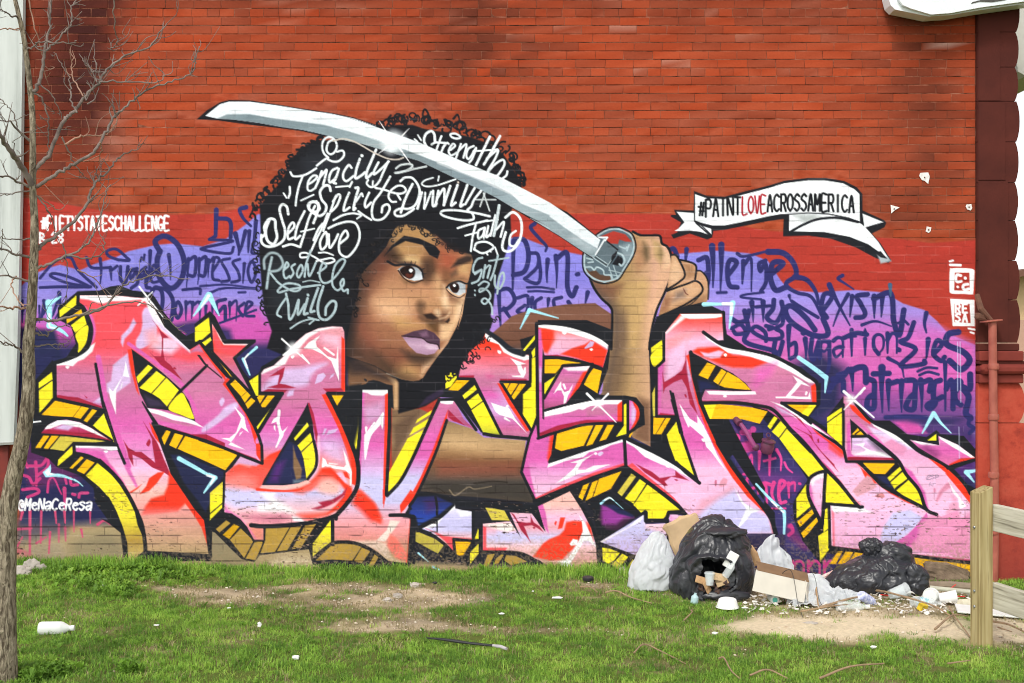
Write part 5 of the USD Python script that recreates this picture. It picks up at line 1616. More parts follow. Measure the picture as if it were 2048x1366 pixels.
F W : a 1030 780 1055 900 1068 945 1000 930 930 1080 930 1320 870 1150 860 1050 900 1090 1000 930 1020 850
F W : a 1000 990 990 1040 975 1070 985 1020
F L b2 : a 700 1200 770 1140 790 1190 760 1215
L K w6 n : a 722 808 770 1080 812 1285
F L s b1.5 : c 1050 895 1070 930 1040 985 1015 940
F L b2.5 s : c 1190 945 1080 990 1000 1080 850 1200 850 1250 960 1190 1080 1100 1200 1000
F W : c 1168 985 1270 1090 1290 1200 1320 1255 1240 1200 1160 1320 1110 1380 d 1485 100 1300 0 c 1030 1310 1120 1310 1190 1250 1240 1110
F W : c 1225 1260 1260 1240 1220 1290
F W b1 : c 285 1005 420 1050 560 1090 740 1125 850 1200 810 1180 700 1150 540 1110 400 1080 300 1030
F V b2 : c 290 1020 540 1130 800 1180 700 1190 500 1150 330 1110
F W b1 : c 285 1005 420 1030 560 1075 740 1120 850 1202 700 1155 540 1125 420 1075 300 1045
F D b.8 : b 1315 235 1500 290 1700 350 1850 350 2046 440 2046 500 1900 440 1600 340 1330 260
F D b.8 : d 1000 -20 1260 60 1400 115 1600 190 1652 232 1480 162 1260 75
F D b.8 : b 1005 410 1060 490 1130 530 1190 530 1330 640 1300 440 1300 400 1210 220 1380 480 1480 660 1510 800 1420 740 1300 690 1190 600 1100 560 1110 680 1060 590 1040 500
F D s : b 1240 450 1270 400 1285 430 1265 475
L K w6 n : b 800 30 930 440 1020 650
F R b.8 : b 1270 230 1320 280 1370 360 1450 580 1500 740 1470 700 1400 520 1300 330
F PK b1 : b 1340 400 1390 460 1450 600 1510 740 1490 760 1420 600
F W b1 : b 505 450 935 462 950 510 880 520 760 490 620 490 510 490
F W s : b 805 525 830 512 850 525 830 540
F P b2 : b 505 490 640 500 800 530 860 640 1000 820 1060 940 900 760 760 625 640 570 505 542
F HP b3 a.5 : b 780 600 900 690 1000 850 1080 960 950 820 800 650
L P w9 t5 b2 a.9 : b 1040 680 1100 800 1140 880
F R b1.2 : b 1430 735 1360 740 1270 800 1240 880 1170 965 1270 930 1350 850
F R b1.2 : b 1195 862 1140 900 1065 945 1090 950 1150 910
F vR@910,R@1010,ee5a52@1020,f09a9c@1042 b3 : b 1475 730 1460 880 1420 970 1290 1010 1230 1090 1190 1180 1280 1170 1560 1140 1640 1060 1700 1110 1840 1220 1740 1090 1640 940 1560 830 1510 745
F R b1.5 : b 1660 1060 1740 1090 1845 1215 d 1078 812 1090 960 1100 1080 1040 900 980 800 870 640 b 1640 1000
U
L K w7 : a 545 190 600 235 650 340 680 440 675 540 640 640 550 710 420 765 305 800
L K w7 n : a 540 190 545 100
L K w7 n : a 305 800 308 1165 640 1237 805 1285
L K w6 n : a 305 1165 150 1325
L K w7 n : b 505 545 500 448 940 460
L K w8 : b 505 545 640 572 760 625 d 0 215 80 290 200 420 300 580 370 720 430 870 460 1050 465 1150
L K w8 n : d 465 1152 600 1158 900 1175 1130 1188
L K w8 : d 465 1150 400 1200 370 1250
L K w7 n : d 1130 1190 1100 960 1080 810
L K w7 n : b 1310 240 1370 365 1450 585 1505 745 1640 945 1740 1095 1845 1220
F K : a 1090 655 1250 770 1400 890 1590 1060 1680 1190 1735 1366 c 770 1140 495 1028 280 1000 205 850 a 1130 930
F 3a3048 b4 : c 250 870 400 930 470 990 300 990 260 930
F Y : a 1140 942 1260 816 1306 845 1156 1004
F Y : a 1170 1052 1346 880 1436 945 1290 1107
F Y : a 1300 1112 1447 950 1573 1076 1452 1242 1375 1160
F Y s : c 495 1003 625 848 690 940 735 1040 752 1116 620 1072
L K w8 t3 : b 1340 245 1200 20
L K w6 n : a 1600 1075 1860 825
F K : a 1760 715 1790 715 1840 790 1870 825 2015 945 2012 958 1830 810
L K w6 n : c 815 325 960 520 1095 675 1160 710 1100 760 1210 925 1300 1050 1375 1190 1418 1290 d 1655 60 1660 240 1480 170 1260 78 1020 -5
L K w6 n : b 1320 250 1500 310 1860 420 2060 500
L K w6 n : a 1280 130 1440 420 1570 540 1685 645 1785 585 c 815 320
# sparkles
L W w8 b8 a.7 n : a 1235 140 1245 145
L W w4 t2 n : a 1170 20 1410 325
L W w3 t2 n : a 1155 210 1305 70
L W w22 b16 a.9 n : e 800 290 815 300
L W w4 t2 n : e 685 195 965 445
L W w3 n : e 890 355 965 445
L W w4 t2 n : e 700 360 900 200
L W w14 b12 a.8 n : i 1620 850 1625 855
L W w5 t2 n : i 1505 755 1800 1045
L W w4 t2 n : i 1720 755 1555 925
L W w16 b12 a.9 n : n 720 500 730 505
L W w6 t3 n : n 655 425 960 690
L W w5 t2 n : n 865 390 655 610
L W w3 n : n 820 450 868 388
# cyan ticks
L T w11 t3 n : a 245 190 365 120
L T w13 t8 n : a 240 180 250 300 245 425
L T w11 t4 : a 245 415 320 440 390 480 435 520
L W w4 t2 : a 250 300 250 420 310 440
L T w13 t3 n : a 1880 105 1725 315
L T w13 t3 n : a 1885 105 1985 310
L W w6 t2 n : a 1880 110 1800 230
L T w8 t5 n : b 40 230 70 225 65 60
L W w3 n : b 60 228 160 218
F T : b 180 740 240 690 262 658 268 700 262 745 320 755 325 785 210 790
F W : b 200 740 245 700 258 745 310 760 230 775
L T w7 t4 : b 330 770 400 780 480 810
L T w4 t2 : b 500 815 550 845 590 880
L T w9 t6 n : b 1575 598 1760 700 1880 770
L T w8 n : b 1880 765 1950 795
L T w9 t3 n : b 1945 795 1880 880 1830 950
L W w4 n : b 1860 770 1940 790 1900 860
L T w6 t2 n : e 425 280 290 400
L T w7 t3 n : e 290 400 355 560
L W w3 n : e 340 350 300 400 330 490
L T w9 t4 n : l 705 45 960 40
L T w11 t3 n : l 1000 30 965 290
L W w6 n : l 900 38 990 40 985 150
L T w8 t10 : l 1675 590 1820 690 1950 790
L T w8 t3 n : l 1960 790 1943 945
L T w4 t7 : m 1240 860 1380 1010 1520 1140
L T w7 t5 : m 1525 1140 1530 1240 1525 1366
L W w3 n : m 1400 1040 1520 1150
L T w9 t3 n : n 1570 650 1455 850
L T w9 t2 n : n 1575 650 1640 740 1750 850
L T w9 t6 n : n 1905 1250 2000 1235
L T w9 t3 n : n 1905 1250 1985 1350
L T w8 t2 n : G 140 1110 65 1260
L T w7 t2 n : G 140 1110 370 1175
L T w4 t2 n : h 290 1055 390 1140
L T w5 t2 n : h 440 1195 520 1235
L T w5 n : o 2005 180 2015 195
Q 17181e w3.2 s8 e4.5 j6 x21 : i 420 110 330 200 280 280 250 350 210 430 180 510 110 560 60 620
Q 17181e w2.6 s6 e4.5 j7 x22 : i 450 130 430 240 380 330 300 400 240 470
L 17181e w3 : i 340 390 320 430 260 420
L 17181e w3 : i 270 490 230 500 195 460
I 5
# ---------- banner
F K : G 1455 160 1560 200 1700 205 1850 165 2045 118 H 0 118 130 78 320 55 460 55 610 80 710 130 755 185 755 315 930 395 945 415 930 450 830 500 900 580 985 715 960 735 850 690 700 610 500 540 330 518 120 522 125 385 0 400 G 1900 430 1700 470 1610 478 1600 530 1560 548 1420 500 1290 540 1270 510 1320 490 1350 410 1270 365 1270 350 1310 350 1295 310 1450 315
F f0f4fa : G 1462 185 1560 220 1700 225 1850 188 2045 138 H 0 138 130 98 320 75 450 75 600 98 690 145 738 190 738 405 640 370 480 338 320 332 100 345 0 362 G 1900 395 1700 435 1600 435 1520 415 1462 395
F f0f4fa : G 1315 325 1452 335 1455 405 1480 425 1590 465 1595 515 1500 485 1420 475 1295 480 1330 460 1378 410
F K : G 1500 425 1590 520 1600 520 1600 465
F f0f4fa : G 1525 440 1592 462 1594 505
L K w3 n : G 1470 415 1590 520
F f0f4fa : H 755 340 920 408 770 452
F f0f4fa : H 170 350 320 340 480 348 640 380 740 418 780 452 880 565 968 705 900 655 800 585 650 525 450 488 200 482 168 485
F a8b0b0 b5 a.8 : H 200 350 360 345 420 370 300 420
L K w5 : H 175 488 280 430 400 385 560 375 720 408
L K w4 n : H 738 180 742 412
F aab4bc b2 : H 870 660 960 690 985 720 900 740
F K b1 : H 850 650 900 640 950 700 900 690
T _ 15171c w4.4 h34 d14.6 r-1.3 f0.72 : z 1397 435 #PAINT
T _ a8202c w3.6 h34 d12.4 r-0.8 f0.72 : z 1485 428 LOVE
T _ 15171c w4.4 h33 d13.6 r-0.7 q0.07 f0.7 : z 1535 423 ACROSSAMERICA
I 1
# names on the red band and at the foot
T _ W w4.5 h27 d12.3 f0.66 : z 83 460 #FIFTYSTATESCHALLENGE
T _ W w4 h20 d13.5 : z 80 486 B
T _ W w4 h20 d13 : z 104 485 28
T _ W w4 h22 d13.6 i3 : z 36 1020 @MeNaCeResa
# stamps
I 8
F f0f2f4 s b.8 : H 1452 790 1470 778 1540 775 1640 785 1648 830 1640 970 1630 985 1560 982 1465 978 1450 940
F CR : H 1492 812 1608 812 1612 958 1488 955
L W w5.5 : H 1540 835 1510 830 1500 860 1512 885 1545 880
L W w6 : H 1575 855 1577 857
L W w5 : H 1515 925 1517 927
L W w5.5 : H 1598 905 1565 910 1558 935 1575 948 1605 940
I 9
F f0f2f4 b.8 : H 1455 1020 1650 1030 1652 1240 1475 1238
F CR : H 1490 1060 1610 1062 1618 1215 1488 1205
T _ W w4.2 h17 d14 f0.6 n1 : H 1500 1132 RE
T _ W w4.2 h17 d14 f0.6 n1 : H 1500 1205 SA
I 1
L W w4 n : H 1452 722 1478 716
L W w5 n : H 1455 750 1538 752
L W w4 n : H 1602 1258 1652 1268
L W w4 n : H 1618 1288 1642 1296
L c9d0f0 w2 n a.7 : L 1515 0 1515 390
L c9d0f0 w2 n a.7 : L 1535 0 1540 480
L c9d0f0 w2 n a.6 : L 1525 680 1530 930
# scratched letters
T _ 8a7a94 w1.4 h8 d9 : z 1853 958 &SP
L 8a7a94 w1.4 : o 1440 290 1470 260 1490 265 1450 300 1490 300
T _ 9a8aa4 w1.2 h7 d8 : z 1858 972 Ar
"""
# ------------------------------------------------------------------ the brick house: bricks, mural
BX0, BX1, BY1, COURSE, STRETCH, JOINT = -40.0, 1951.0, 1190.0, 17.0, 57.0, 0.8


def wx(px):
    return (np.asarray(px, float) - 1024) / PXM


def wz(py):
    return EYE + (683 - np.asarray(py, float)) / PXM


def gauss(px, py, cx, cy, sx, sy):
    return np.exp(-((px - cx) / sx) ** 2 - ((py - cy) / sy) ** 2)


def brick_colour(px, py, rnd):
    """Bare brick (sRGB) with its soot, lime bloom and damp; rnd: one number a brick."""
    px, py = np.broadcast_arrays(np.asarray(px, float), np.asarray(py, float))
    P = np.stack([px / 60, py / 26, np.zeros_like(px)], -1)
    n1, n2, n3 = fbm(P, 4, 3), fbm(P * 0.22, 4, 9), fbm(P * [3.0, 3.0, 1], 3, 21)
    t = np.clip(rnd * 0.75 + 0.45 * (n1 - 0.5) + 0.1, 0, 1)[..., None]
    c = np.array([0.695, 0.290, 0.165]) * (1 - t) + np.array([0.565, 0.275, 0.195]) * t
    c = c + ((n3 - 0.5) * 0.16)[..., None]
    up = np.clip((300 - py) / 260, 0, 1)[..., None]
    c = c * (1 - 0.10 * up) + np.array([0.66, 0.22, 0.07]) * 0.10 * up
    dark = 0.95 * gauss(px, py, 192, 40, 42, 240) + 0.8 * gauss(px, py, 120, 150, 70, 260) + 0.75 * gauss(px, py, 965, 90, 110, 170) * (n1 > 0.42) + 0.75 * gauss(px, py, 600, -20, 260, 42)
    dark = dark + 0.8 * gauss(px, py, 1850, 120, 65, 130) + 0.55 * gauss(px, py, 1870, 320, 110, 190) * n1 * 1.3 + 0.35 * gauss(px, py, 1500, 0, 600, 70) + 0.5 * gauss(px, py, 1775, 425, 90, 40)
    dark = np.clip(dark * (0.25 + 0.75 * n2 + 0.75 * rnd * n1), 0, 0.86)[..., None]
    deep = np.where((px < 330)[..., None], [0.21, 0.10, 0.10], [0.36, 0.17, 0.12])
    c = c * (1 - dark) + deep * dark
    lime = np.clip((n3 - 0.52) * 5, 0, 1) * (0.55 * gauss(px, py, 610, 30, 110, 35) + 0.45 * gauss(px, py, 230, 260, 60, 120) + 0.5 * (rnd > 0.88) * gauss(px, py, 1250, 90, 320, 90))
    lime = np.clip(lime + 0.9 * gauss(px, py, 1890, 80, 22, 60) * (n3 > 0.62), 0, 0.85)[..., None]
    return np.clip(c * (1 - lime) + np.array([0.80, 0.66, 0.62]) * lime, 0.03, 1)


def courses():
    """(course number, foot, brick edges) of every course; every seventh is of headers."""
    rng = np.random.default_rng(11)
    out = []
    for k in range(80):
        step = STRETCH / 2 if k % 7 == 5 else STRETCH
        start = BX0 - STRETCH + (k % 2) * STRETCH / 2 + rng.uniform(-5, 5)
        e = np.arange(start, BX1 + 2 * STRETCH, step) + rng.uniform(-2.4, 2.4, len(np.arange(start, BX1 + 2 * STRETCH, step)))
        e = e[(e > BX0 + 12) & (e < BX1 - 12)]
        out.append((k, BY1 - COURSE * k, np.concatenate([[BX0], e, [BX1]])))
    return out


COURSES = courses()
brick_rng = np.random.default_rng(5)
BRICK_RND = [brick_rng.random(len(e) - 1) for _, _, e in COURSES]
BRICK_OUT = [brick_rng.normal(0, 0.0008, (len(e) - 1, 3)) for _, _, e in COURSES]      # how far each stands out, and its tilt

# the painter's grid: columns every 1.5 units, twelve rows a course, closest at the joints
inner = np.array([0, 0.95, 2.0, 3.6, 5.2, 6.8, 8.4, 10.0, 11.6, 13.2, 14.8, 16.05])
NC = 59                                                        # courses the paint reaches
rows = (BY1 - COURSE * np.arange(NC)[:, None] - inner[None]).ravel()
row_course = np.repeat(np.arange(NC), len(inner))
rows, row_course = np.append(rows, BY1 - COURSE * NC), np.append(row_course, NC - 1)
order = np.argsort(rows)
rows, row_course = rows[order], row_course[order]
cols = np.linspace(BX0, BX1, int((BX1 - BX0) / 1.5) + 1)
brick_of = np.zeros((len(rows), len(cols)), np.int32)
joint = np.zeros((len(rows), len(cols)), np.float32)           # 1 in the joint, 0 on the brick
bump_y = np.zeros((len(rows), len(cols)), np.float32)
rnd_of = np.zeros((len(rows), len(cols)), np.float32)
for k, foot, e in COURSES[:NC]:
    rr = np.nonzero(row_course == k)[0]
    idx = np.clip(np.searchsorted(e, cols, 'right') - 1, 0, len(e) - 2)
    dx = np.minimum(cols - e[idx], e[idx + 1] - cols)
    for r in rr:
        local = foot - rows[r]
        dy = min(local, COURSE - local)
        j = np.maximum(np.clip(1 - (dx - 0.2) / 0.9, 0, 1) * 0.7, np.clip(1 - (dy - 0.45) / 0.9, 0, 1))
        brick_of[r], joint[r] = k * 1000 + idx, j
        o = BRICK_OUT[k][idx]
        bump_y[r] = o[:, 0] + o[:, 1] * (cols - (e[idx] + e[idx + 1]) / 2) / 30 + o[:, 2] * (local - 8) / 16
        rnd_of[r] = BRICK_RND[k][idx]
grid_x, grid_y = np.meshgrid(cols, rows)
base = brick_colour(grid_x, grid_y, rnd_of)
wall = Wall(cols, rows, base)
wall.run(MURAL)

# weather on the paint: brush drag along the courses, joints that took less paint, chips low down
P = np.stack([grid_x / 7, grid_y / 2.2, np.zeros_like(grid_x)], -1)
streak, blot = fbm(P, 3, 31), fbm(P * [0.09, 0.05, 1], 4, 33)
fine = fbm(np.stack([grid_x / 3.1, grid_y / 3.1, np.zeros_like(grid_x)], -1), 3, 35)
fine2 = fbm(np.stack([grid_x / 9.0, grid_y / 2.6, np.zeros_like(grid_x)], -1), 3, 39)
paint = wall.c * (1 + 0.10 * (streak - 0.5) + 0.06 * (blot - 0.5) + 0.05 * (rnd_of - 0.5))[..., None]
jn = fbm(np.stack([grid_x / 55, grid_y / 16.5, np.zeros_like(grid_x)], -1), 3, 37)
pale, deep = np.clip((jn - 0.56) * 7, 0, 1), np.clip((0.47 - jn) * 7, 0, 1)
low = np.clip((grid_y - 900) / 160, 0, 1)
paint += (joint * pale * (0.17 - 0.04 * low))[..., None] * (np.array([0.93, 0.86, 0.88]) - paint)
paint += (joint * deep * (0.22 + 0.4 * low))[..., None] * (np.array([0.10, 0.07, 0.08]) - paint)
worn = np.clip(low * 1.1 - 0.1, 0, 1) * np.clip((blot - 0.45) * 5, 0, 1)
chip = np.clip((fine2 - 0.70 + 0.05 * worn) * 20, 0, 1) * worn
tone = np.where((streak > 0.5)[..., None], [0.16, 0.11, 0.10], [0.62, 0.52, 0.46])
paint += (chip * 0.85)[..., None] * (tone - paint)
foot_wear = np.clip((grid_y - 1055) / 70, 0, 1) * np.clip((fine - 0.46) * 6, 0, 1) * 0.55
paint += foot_wear[..., None] * (np.array([0.60, 0.51, 0.40]) - paint)
paint = lin(np.clip(paint, 0.012, 0.985)) * 0.92

depth = bump_y + joint * (0.0004 + 0.0016 * np.clip(deep + 0.4 * low, 0, 1)) - 0.0009 * (fine - 0.5) + chip * 0.0012
depth = np.minimum(depth, 0.0029)
keep_brick = np.unique(brick_of[wall.touched > 0.35])
# a cell belongs to the brick at its middle
mid_r, mid_c = (rows[:-1] + rows[1:]) / 2, (cols[:-1] + cols[1:]) / 2
cell_id = np.zeros((len(mid_r), len(mid_c)), np.int32)
for i, y in enumerate(mid_r):
    k = int(np.clip((BY1 - y) // COURSE, 0, NC - 1))
    e = COURSES[k][2]
    cell_id[i] = k * 1000 + np.clip(np.searchsorted(e, mid_c, 'right') - 1, 0, len(e) - 2)
painted = np.isin(cell_id, keep_brick)

MORTAR = usdkit.material(stage, '/World/Looks/mortar', {
    'g': ('texture_coordinate', {}), 'n': ('noise_texture', {'scale': 9.0, 'detail': 6.0, 'roughness': 0.65}),
    'r': ('rgb_ramp', {'ramp': [(0.3, hexl('3a201a')), (0.42, hexl('5a3022')), (0.55, hexl('8a5440')), (0.72, hexl('a07260'))]}),  # mortar tones; the darkest also paint in shadow lines under the bricks
    'p': ('principled_bsdf', {'roughness': 0.95, 'specular_ior_level': 0.2})}, [('g.object', 'n.vector'), ('n.fac', 'r.fac'), ('r.color', 'p.base_color')], surface='p.BSDF')


def painted_look(name, rough, strength, spec, fine_scale):
    return usdkit.material(stage, '/World/Looks/' + name, {
        'a': ('attribute', {'attribute': 'paint'}), 'g': ('texture_coordinate', {}), 'n': ('noise_texture', {'scale': fine_scale, 'detail': 6.0, 'roughness': 0.7}),
        'm': ('map_range', {'from_min': 0.25, 'from_max': 0.75, 'to_min': 0.86, 'to_max': 1.06}), 'c': ('combine_color', {}), 'x': ('mix', {'mix_type': 'multiply', 'fac': 1.0}),
        'b': ('bump', {'strength': strength, 'distance': 0.004}), 'p': ('principled_bsdf', {'roughness': rough, 'specular_ior_level': spec})},
        [('g.object', 'n.vector'), ('n.fac', 'm.value'), ('m.result', 'c.r'), ('m.result', 'c.g'), ('m.result', 'c.b'), ('a.color', 'x.color1'), ('c.color', 'x.color2'),
         ('x.color', 'p.base_color'), ('n.fac', 'b.height'), ('b.normal', 'p.normal')], surface='p.BSDF')


BRICK, PAINT = painted_look('bare_brick', 0.9, 0.5, 0.12, 55.0), painted_look('spray_paint', 0.7, 0.25, 0.14, 70.0)

house = thing('brick_building', 'old red brick building whose side wall carries the big spray-painted mural', 'building')
part('wall', box(float(wx(BX0)), float(wx(BX1)), 0.0034, 0.42, -0.35, float(wz(-160))), MORTAR, house)
wall_path = stage.GetPrimAtPath(str(house.GetPath()) + '/wall')
mural = UsdGeom.Xform.Define(stage, path_of(house, 'mural')).GetPrim()
tag(mural, 'spray-painted mural of a woman with a sword above big pink lettering')

gx = wx(grid_x).astype(np.float32)
gz = wz(grid_y).astype(np.float32)
verts = np.stack([gx, depth, gz], -1).reshape(-1, 3)
nr, nc = grid_x.shape
i, j = np.meshgrid(np.arange(nr - 1), np.arange(nc - 1), indexing='ij')
quad = np.stack([i * nc + j, (i + 1) * nc + j, (i + 1) * nc + j + 1, i * nc + j + 1], -1)
who = np.maximum(wall.ident[:-1, :-1], wall.ident[1:, 1:])
MURAL_PARTS = {1: ('painted_background', 'red, lilac and navy painted ground with dark handwritten words'), 2: ('painted_woman', 'painted woman with a round head of curls filled with white words'),
               3: ('painted_sword', 'painted curved white and grey sword blade'), 4: ('painted_lettering', 'painted pink, red and yellow block lettering'),
               5: ('painted_banner', 'painted white ribbon banner with a black and red hashtag'),
               8: ('painted_stamp', 'painted white square stamp with two letters C and dots'), 9: ('painted_stamp', 'painted white square stamp reading RESA in two rows')}

_, all_faces, normals = usdkit.meshkit.arrays((verts, quad.reshape(-1, 4)), True)
for n, (name, label) in MURAL_PARTS.items():
    q = quad[painted & ((who == n) | ((n == 1) & (who == 0)))]
    if not len(q):
        continue
    used, inv = np.unique(q.ravel(), return_inverse=True)
    inv = inv.reshape(-1, 4)
    m = UsdGeom.Mesh.Define(stage, path_of(mural, name))
    m.CreatePointsAttr(Vt.Vec3fArray.FromNumpy(verts[used].astype(np.float32)))
    m.CreateFaceVertexCountsAttr(Vt.IntArray.FromNumpy(np.full(len(inv), 4, np.int32)))
    m.CreateFaceVertexIndicesAttr(Vt.IntArray.FromNumpy(inv.astype(np.int32).ravel()))
    m.CreateSubdivisionSchemeAttr('none')
    m.CreateNormalsAttr(Vt.Vec3fArray.FromNumpy(normals[used].astype(np.float32)))
    m.SetNormalsInterpolation('vertex')
    UsdGeom.PrimvarsAPI(m).CreatePrimvar('paint', Sdf.ValueTypeNames.Color3fArray, 'vertex').Set(Vt.Vec3fArray.FromNumpy(paint.reshape(-1, 3)[used].astype(np.float32)))
    UsdShade.MaterialBindingAPI.Apply(m.GetPrim()).Bind(PAINT)
    tag(m.GetPrim(), label)

# bare bricks: a chamfered block each (18 faces); the 300 best seen are parts of their own, the others one part
BR_F = np.array([[0, 1, 2, 3], [4, 5, 1, 0], [5, 6, 2, 1], [6, 7, 3, 2], [7, 4, 0, 3], [8, 9, 5, 4], [9, 10, 6, 5], [10, 11, 7, 6], [11, 8, 4, 7]])


def brick_mesh(k, n):
    _, foot, e = COURSES[k]
    x0, x1, y0, y1 = e[n] + 0.5, e[n + 1] - 0.5, foot - COURSE + JOINT, foot - JOINT
    rng = np.random.default_rng(k * 997 + n)
    c = 0.6
    ring = lambda g: np.array([[x0 + g, y1 - g], [x1 - g, y1 - g], [x1 - g, y0 + g], [x0 + g, y0 + g]]) + rng.uniform(-0.35, 0.35, (4, 2))
    a, b = ring(c), ring(0)
    o = BRICK_OUT[k][n]
    px = np.vstack([a, b, b])
    y = np.concatenate([np.full(4, o[0]), np.full(4, o[0] + 0.0012), np.full(4, 0.02)])
    y[:8] += np.tile([-1, 1, 1, -1], 2) * o[1] * 0.9 + np.tile([-1, -1, 1, 1], 2) * o[2] * 0.5
    v = np.stack([wx(px[:, 0]), y, wz(px[:, 1])], 1)
    col = lin(brick_colour(px[:, 0], px[:, 1], BRICK_RND[k][n])) * 0.9
    return v, BR_F, col


bare = []
keep = set(keep_brick.tolist())
for k, foot, e in COURSES:
    for n in range(len(e) - 1):
        if k * 1000 + n not in keep:
            cx, cy = (e[n] + e[n + 1]) / 2, foot - COURSE / 2
            seen = 60 < cx < 1950 and 6 < cy < 640 and not (cx > 1770 and cy < 40) and e[n + 1] - e[n] > 45
            bare.append((not seen, abs(cy - 170) + 0.25 * abs(cx - 1250), k, n))
bare.sort()
rest_v, rest_f, rest_c, off = [], [], [], 0
for s, (_, _, k, n) in enumerate(bare):
    v, f, c = brick_mesh(k, n)
    if s < 300:
        part('brick', (v, f), BRICK, wall_path, colours=c)
    else:
        rest_v.append(v), rest_f.append(f + off), rest_c.append(c)
        off += len(v)
part('brickwork', (np.vstack(rest_v), np.vstack(rest_f)), BRICK, wall_path, colours=np.vstack(rest_c), kind='stuff')
# ------------------------------------------------------------------ the ground: soil sheet, bare patches, grass
PATCHES = [  # bare places, as seen in the picture: middle, half width, half height, how bare
    (470, 1186, 130, 13, 1.0), (620, 1196, 180, 15, 0.9), (830, 1186, 80, 16, 0.85), (900, 1195, 110, 12, 0.9), (870, 1252, 60, 9, 1.0), (960, 1257, 80, 7, 0.8),
    (700, 1258, 90, 8, 0.7), (560, 1212, 90, 8, 0.6), (1190, 1166, 45, 9, 0.9), (1250, 1160, 40, 8, 0.8), (1120, 1262, 110, 8, 0.7), (1160, 1196, 60, 5, 0.4),
    (1620, 1254, 160, 30, 1.15), (1850, 1252, 140, 36, 1.15), (2010, 1262, 90, 30, 1.1), (1540, 1238, 60, 14, 1.0), (1750, 1218, 220, 22, 1.0), (1480, 1200, 130, 16, 0.8), (1600, 1190, 120, 30, 0.9), (1420, 1190, 90, 20, 0.7), (1780, 1186, 190, 26, 0.9), (1960, 1215, 70, 30, 0.6),
    (390, 1178, 120, 14, 0.8), (640, 1178, 120, 14, 0.7), (540, 1200, 240, 14, 0.75), (800, 1206, 200, 14, 0.8), (930, 1182, 60, 14, 0.7), (780, 1250, 180, 14, 0.7), (1010, 1264, 160, 8, 0.65), (560, 1240, 120, 10, 0.5), (1320, 1290, 30, 4, 0.3), (60, 1340, 50, 8, 0.8), (240, 1342, 60, 8, 0.4), (760, 1225, 200, 10, 0.45), (1950, 1320, 30, 3, 0.2)]
PATCH_G = []
for px, py, hw, hh, a in PATCHES:
    c, l, r, t, b = on_ground(px, py), on_ground(px - hw, py), on_ground(px + hw, py), on_ground(px, max(py - hh, 1148)), on_ground(px, py + hh)
    PATCH_G.append((c[0], (t[1] + b[1]) / 2, max((r[0] - l[0]) / 2, 0.05), max((t[1] - b[1]) / 2, 0.05), a))
TAN = on_ground(1800, 1256)


def bareness(x, y):
    x, y = np.asarray(x, float), np.asarray(y, float)
    n = fbm(np.stack([x * 3.1, y * 3.1, np.zeros_like(x)], -1), 4, 51)
    s = np.zeros_like(x)
    for cx, cy, rx, ry, a in PATCH_G:
        d = np.sqrt(((x - cx) / rx) ** 2 + ((y - cy) / ry) ** 2)
        s = np.maximum(s, a * np.clip(1.5 - d, 0, 1))
    return np.clip(s * 1.25 + (n - 0.5) * 1.9 - 0.22, 0, 1)


def sandy(x, y):
    """Where the bare ground is the pale, hard sand of the right-hand side."""
    x, y = np.asarray(x, float), np.asarray(y, float)
    d = np.sqrt(((x - TAN[0]) / 1.35) ** 2 + ((y - TAN[1] + 0.02) / 0.34) ** 2)
    return np.clip(1.6 - 1.2 * d, 0, 1)


ux = np.concatenate([np.linspace(-60, -6, 18), np.linspace(-5.6, 5.6, 260), np.linspace(6, 60, 18)])
uy = np.concatenate([np.linspace(-60, -4.4, 20), np.linspace(-4.1, 0.1, 130), np.linspace(0.6, 60, 20)])
GX, GY = np.meshgrid(ux, uy)
near = (np.abs(GX) < 5.7) & (GY > -4.2) & (GY < 0.2)
gb = np.where(near, bareness(GX, GY), 0)
lump = fbm(np.stack([GX * 9, GY * 9, np.zeros_like(GX)], -1), 3, 53) - 0.5
GZ = ground_z(GX, np.where(np.abs(GY) < 5, GY, 0)) * np.clip(1 - (np.abs(GX) - 6) / 20, 0, 1) + lump * np.where(near, 0.03, 0) - 0.0
soil = np.array([0.44, 0.385, 0.29])[None, None] * (0.7 + 0.6 * (lump[..., None] + 0.5))
wallside = np.clip((GY + 1.0) / 0.6, 0, 1)[..., None]
pale = np.array([0.76, 0.70, 0.59])
soil = soil + (pale - soil) * (np.clip(gb * 1.2, 0, 1) * 0.75)[..., None]
grit = fbm(np.stack([GX * 5, GY * 5, GX * 0], -1), 4, 57)[..., None]
soil = soil * (0.72 + 0.56 * grit)
soil = soil + (np.array([0.85, 0.79, 0.67]) - soil) * (np.clip(sandy(GX, GY) * 1.5, 0, 1)[..., None]) * (0.82 + 0.18 * grit)
thatch = np.array([0.36, 0.40, 0.18])
gcol = lin(np.clip(soil * gb[..., None] ** 0.5 + thatch * (1 - gb[..., None] ** 0.5), 0.02, 1))
ny, nx = GX.shape
i, j = np.meshgrid(np.arange(ny - 1), np.arange(nx - 1), indexing='ij')
gq = np.stack([i * nx + j, i * nx + j + 1, (i + 1) * nx + j + 1, (i + 1) * nx + j], -1).reshape(-1, 4)
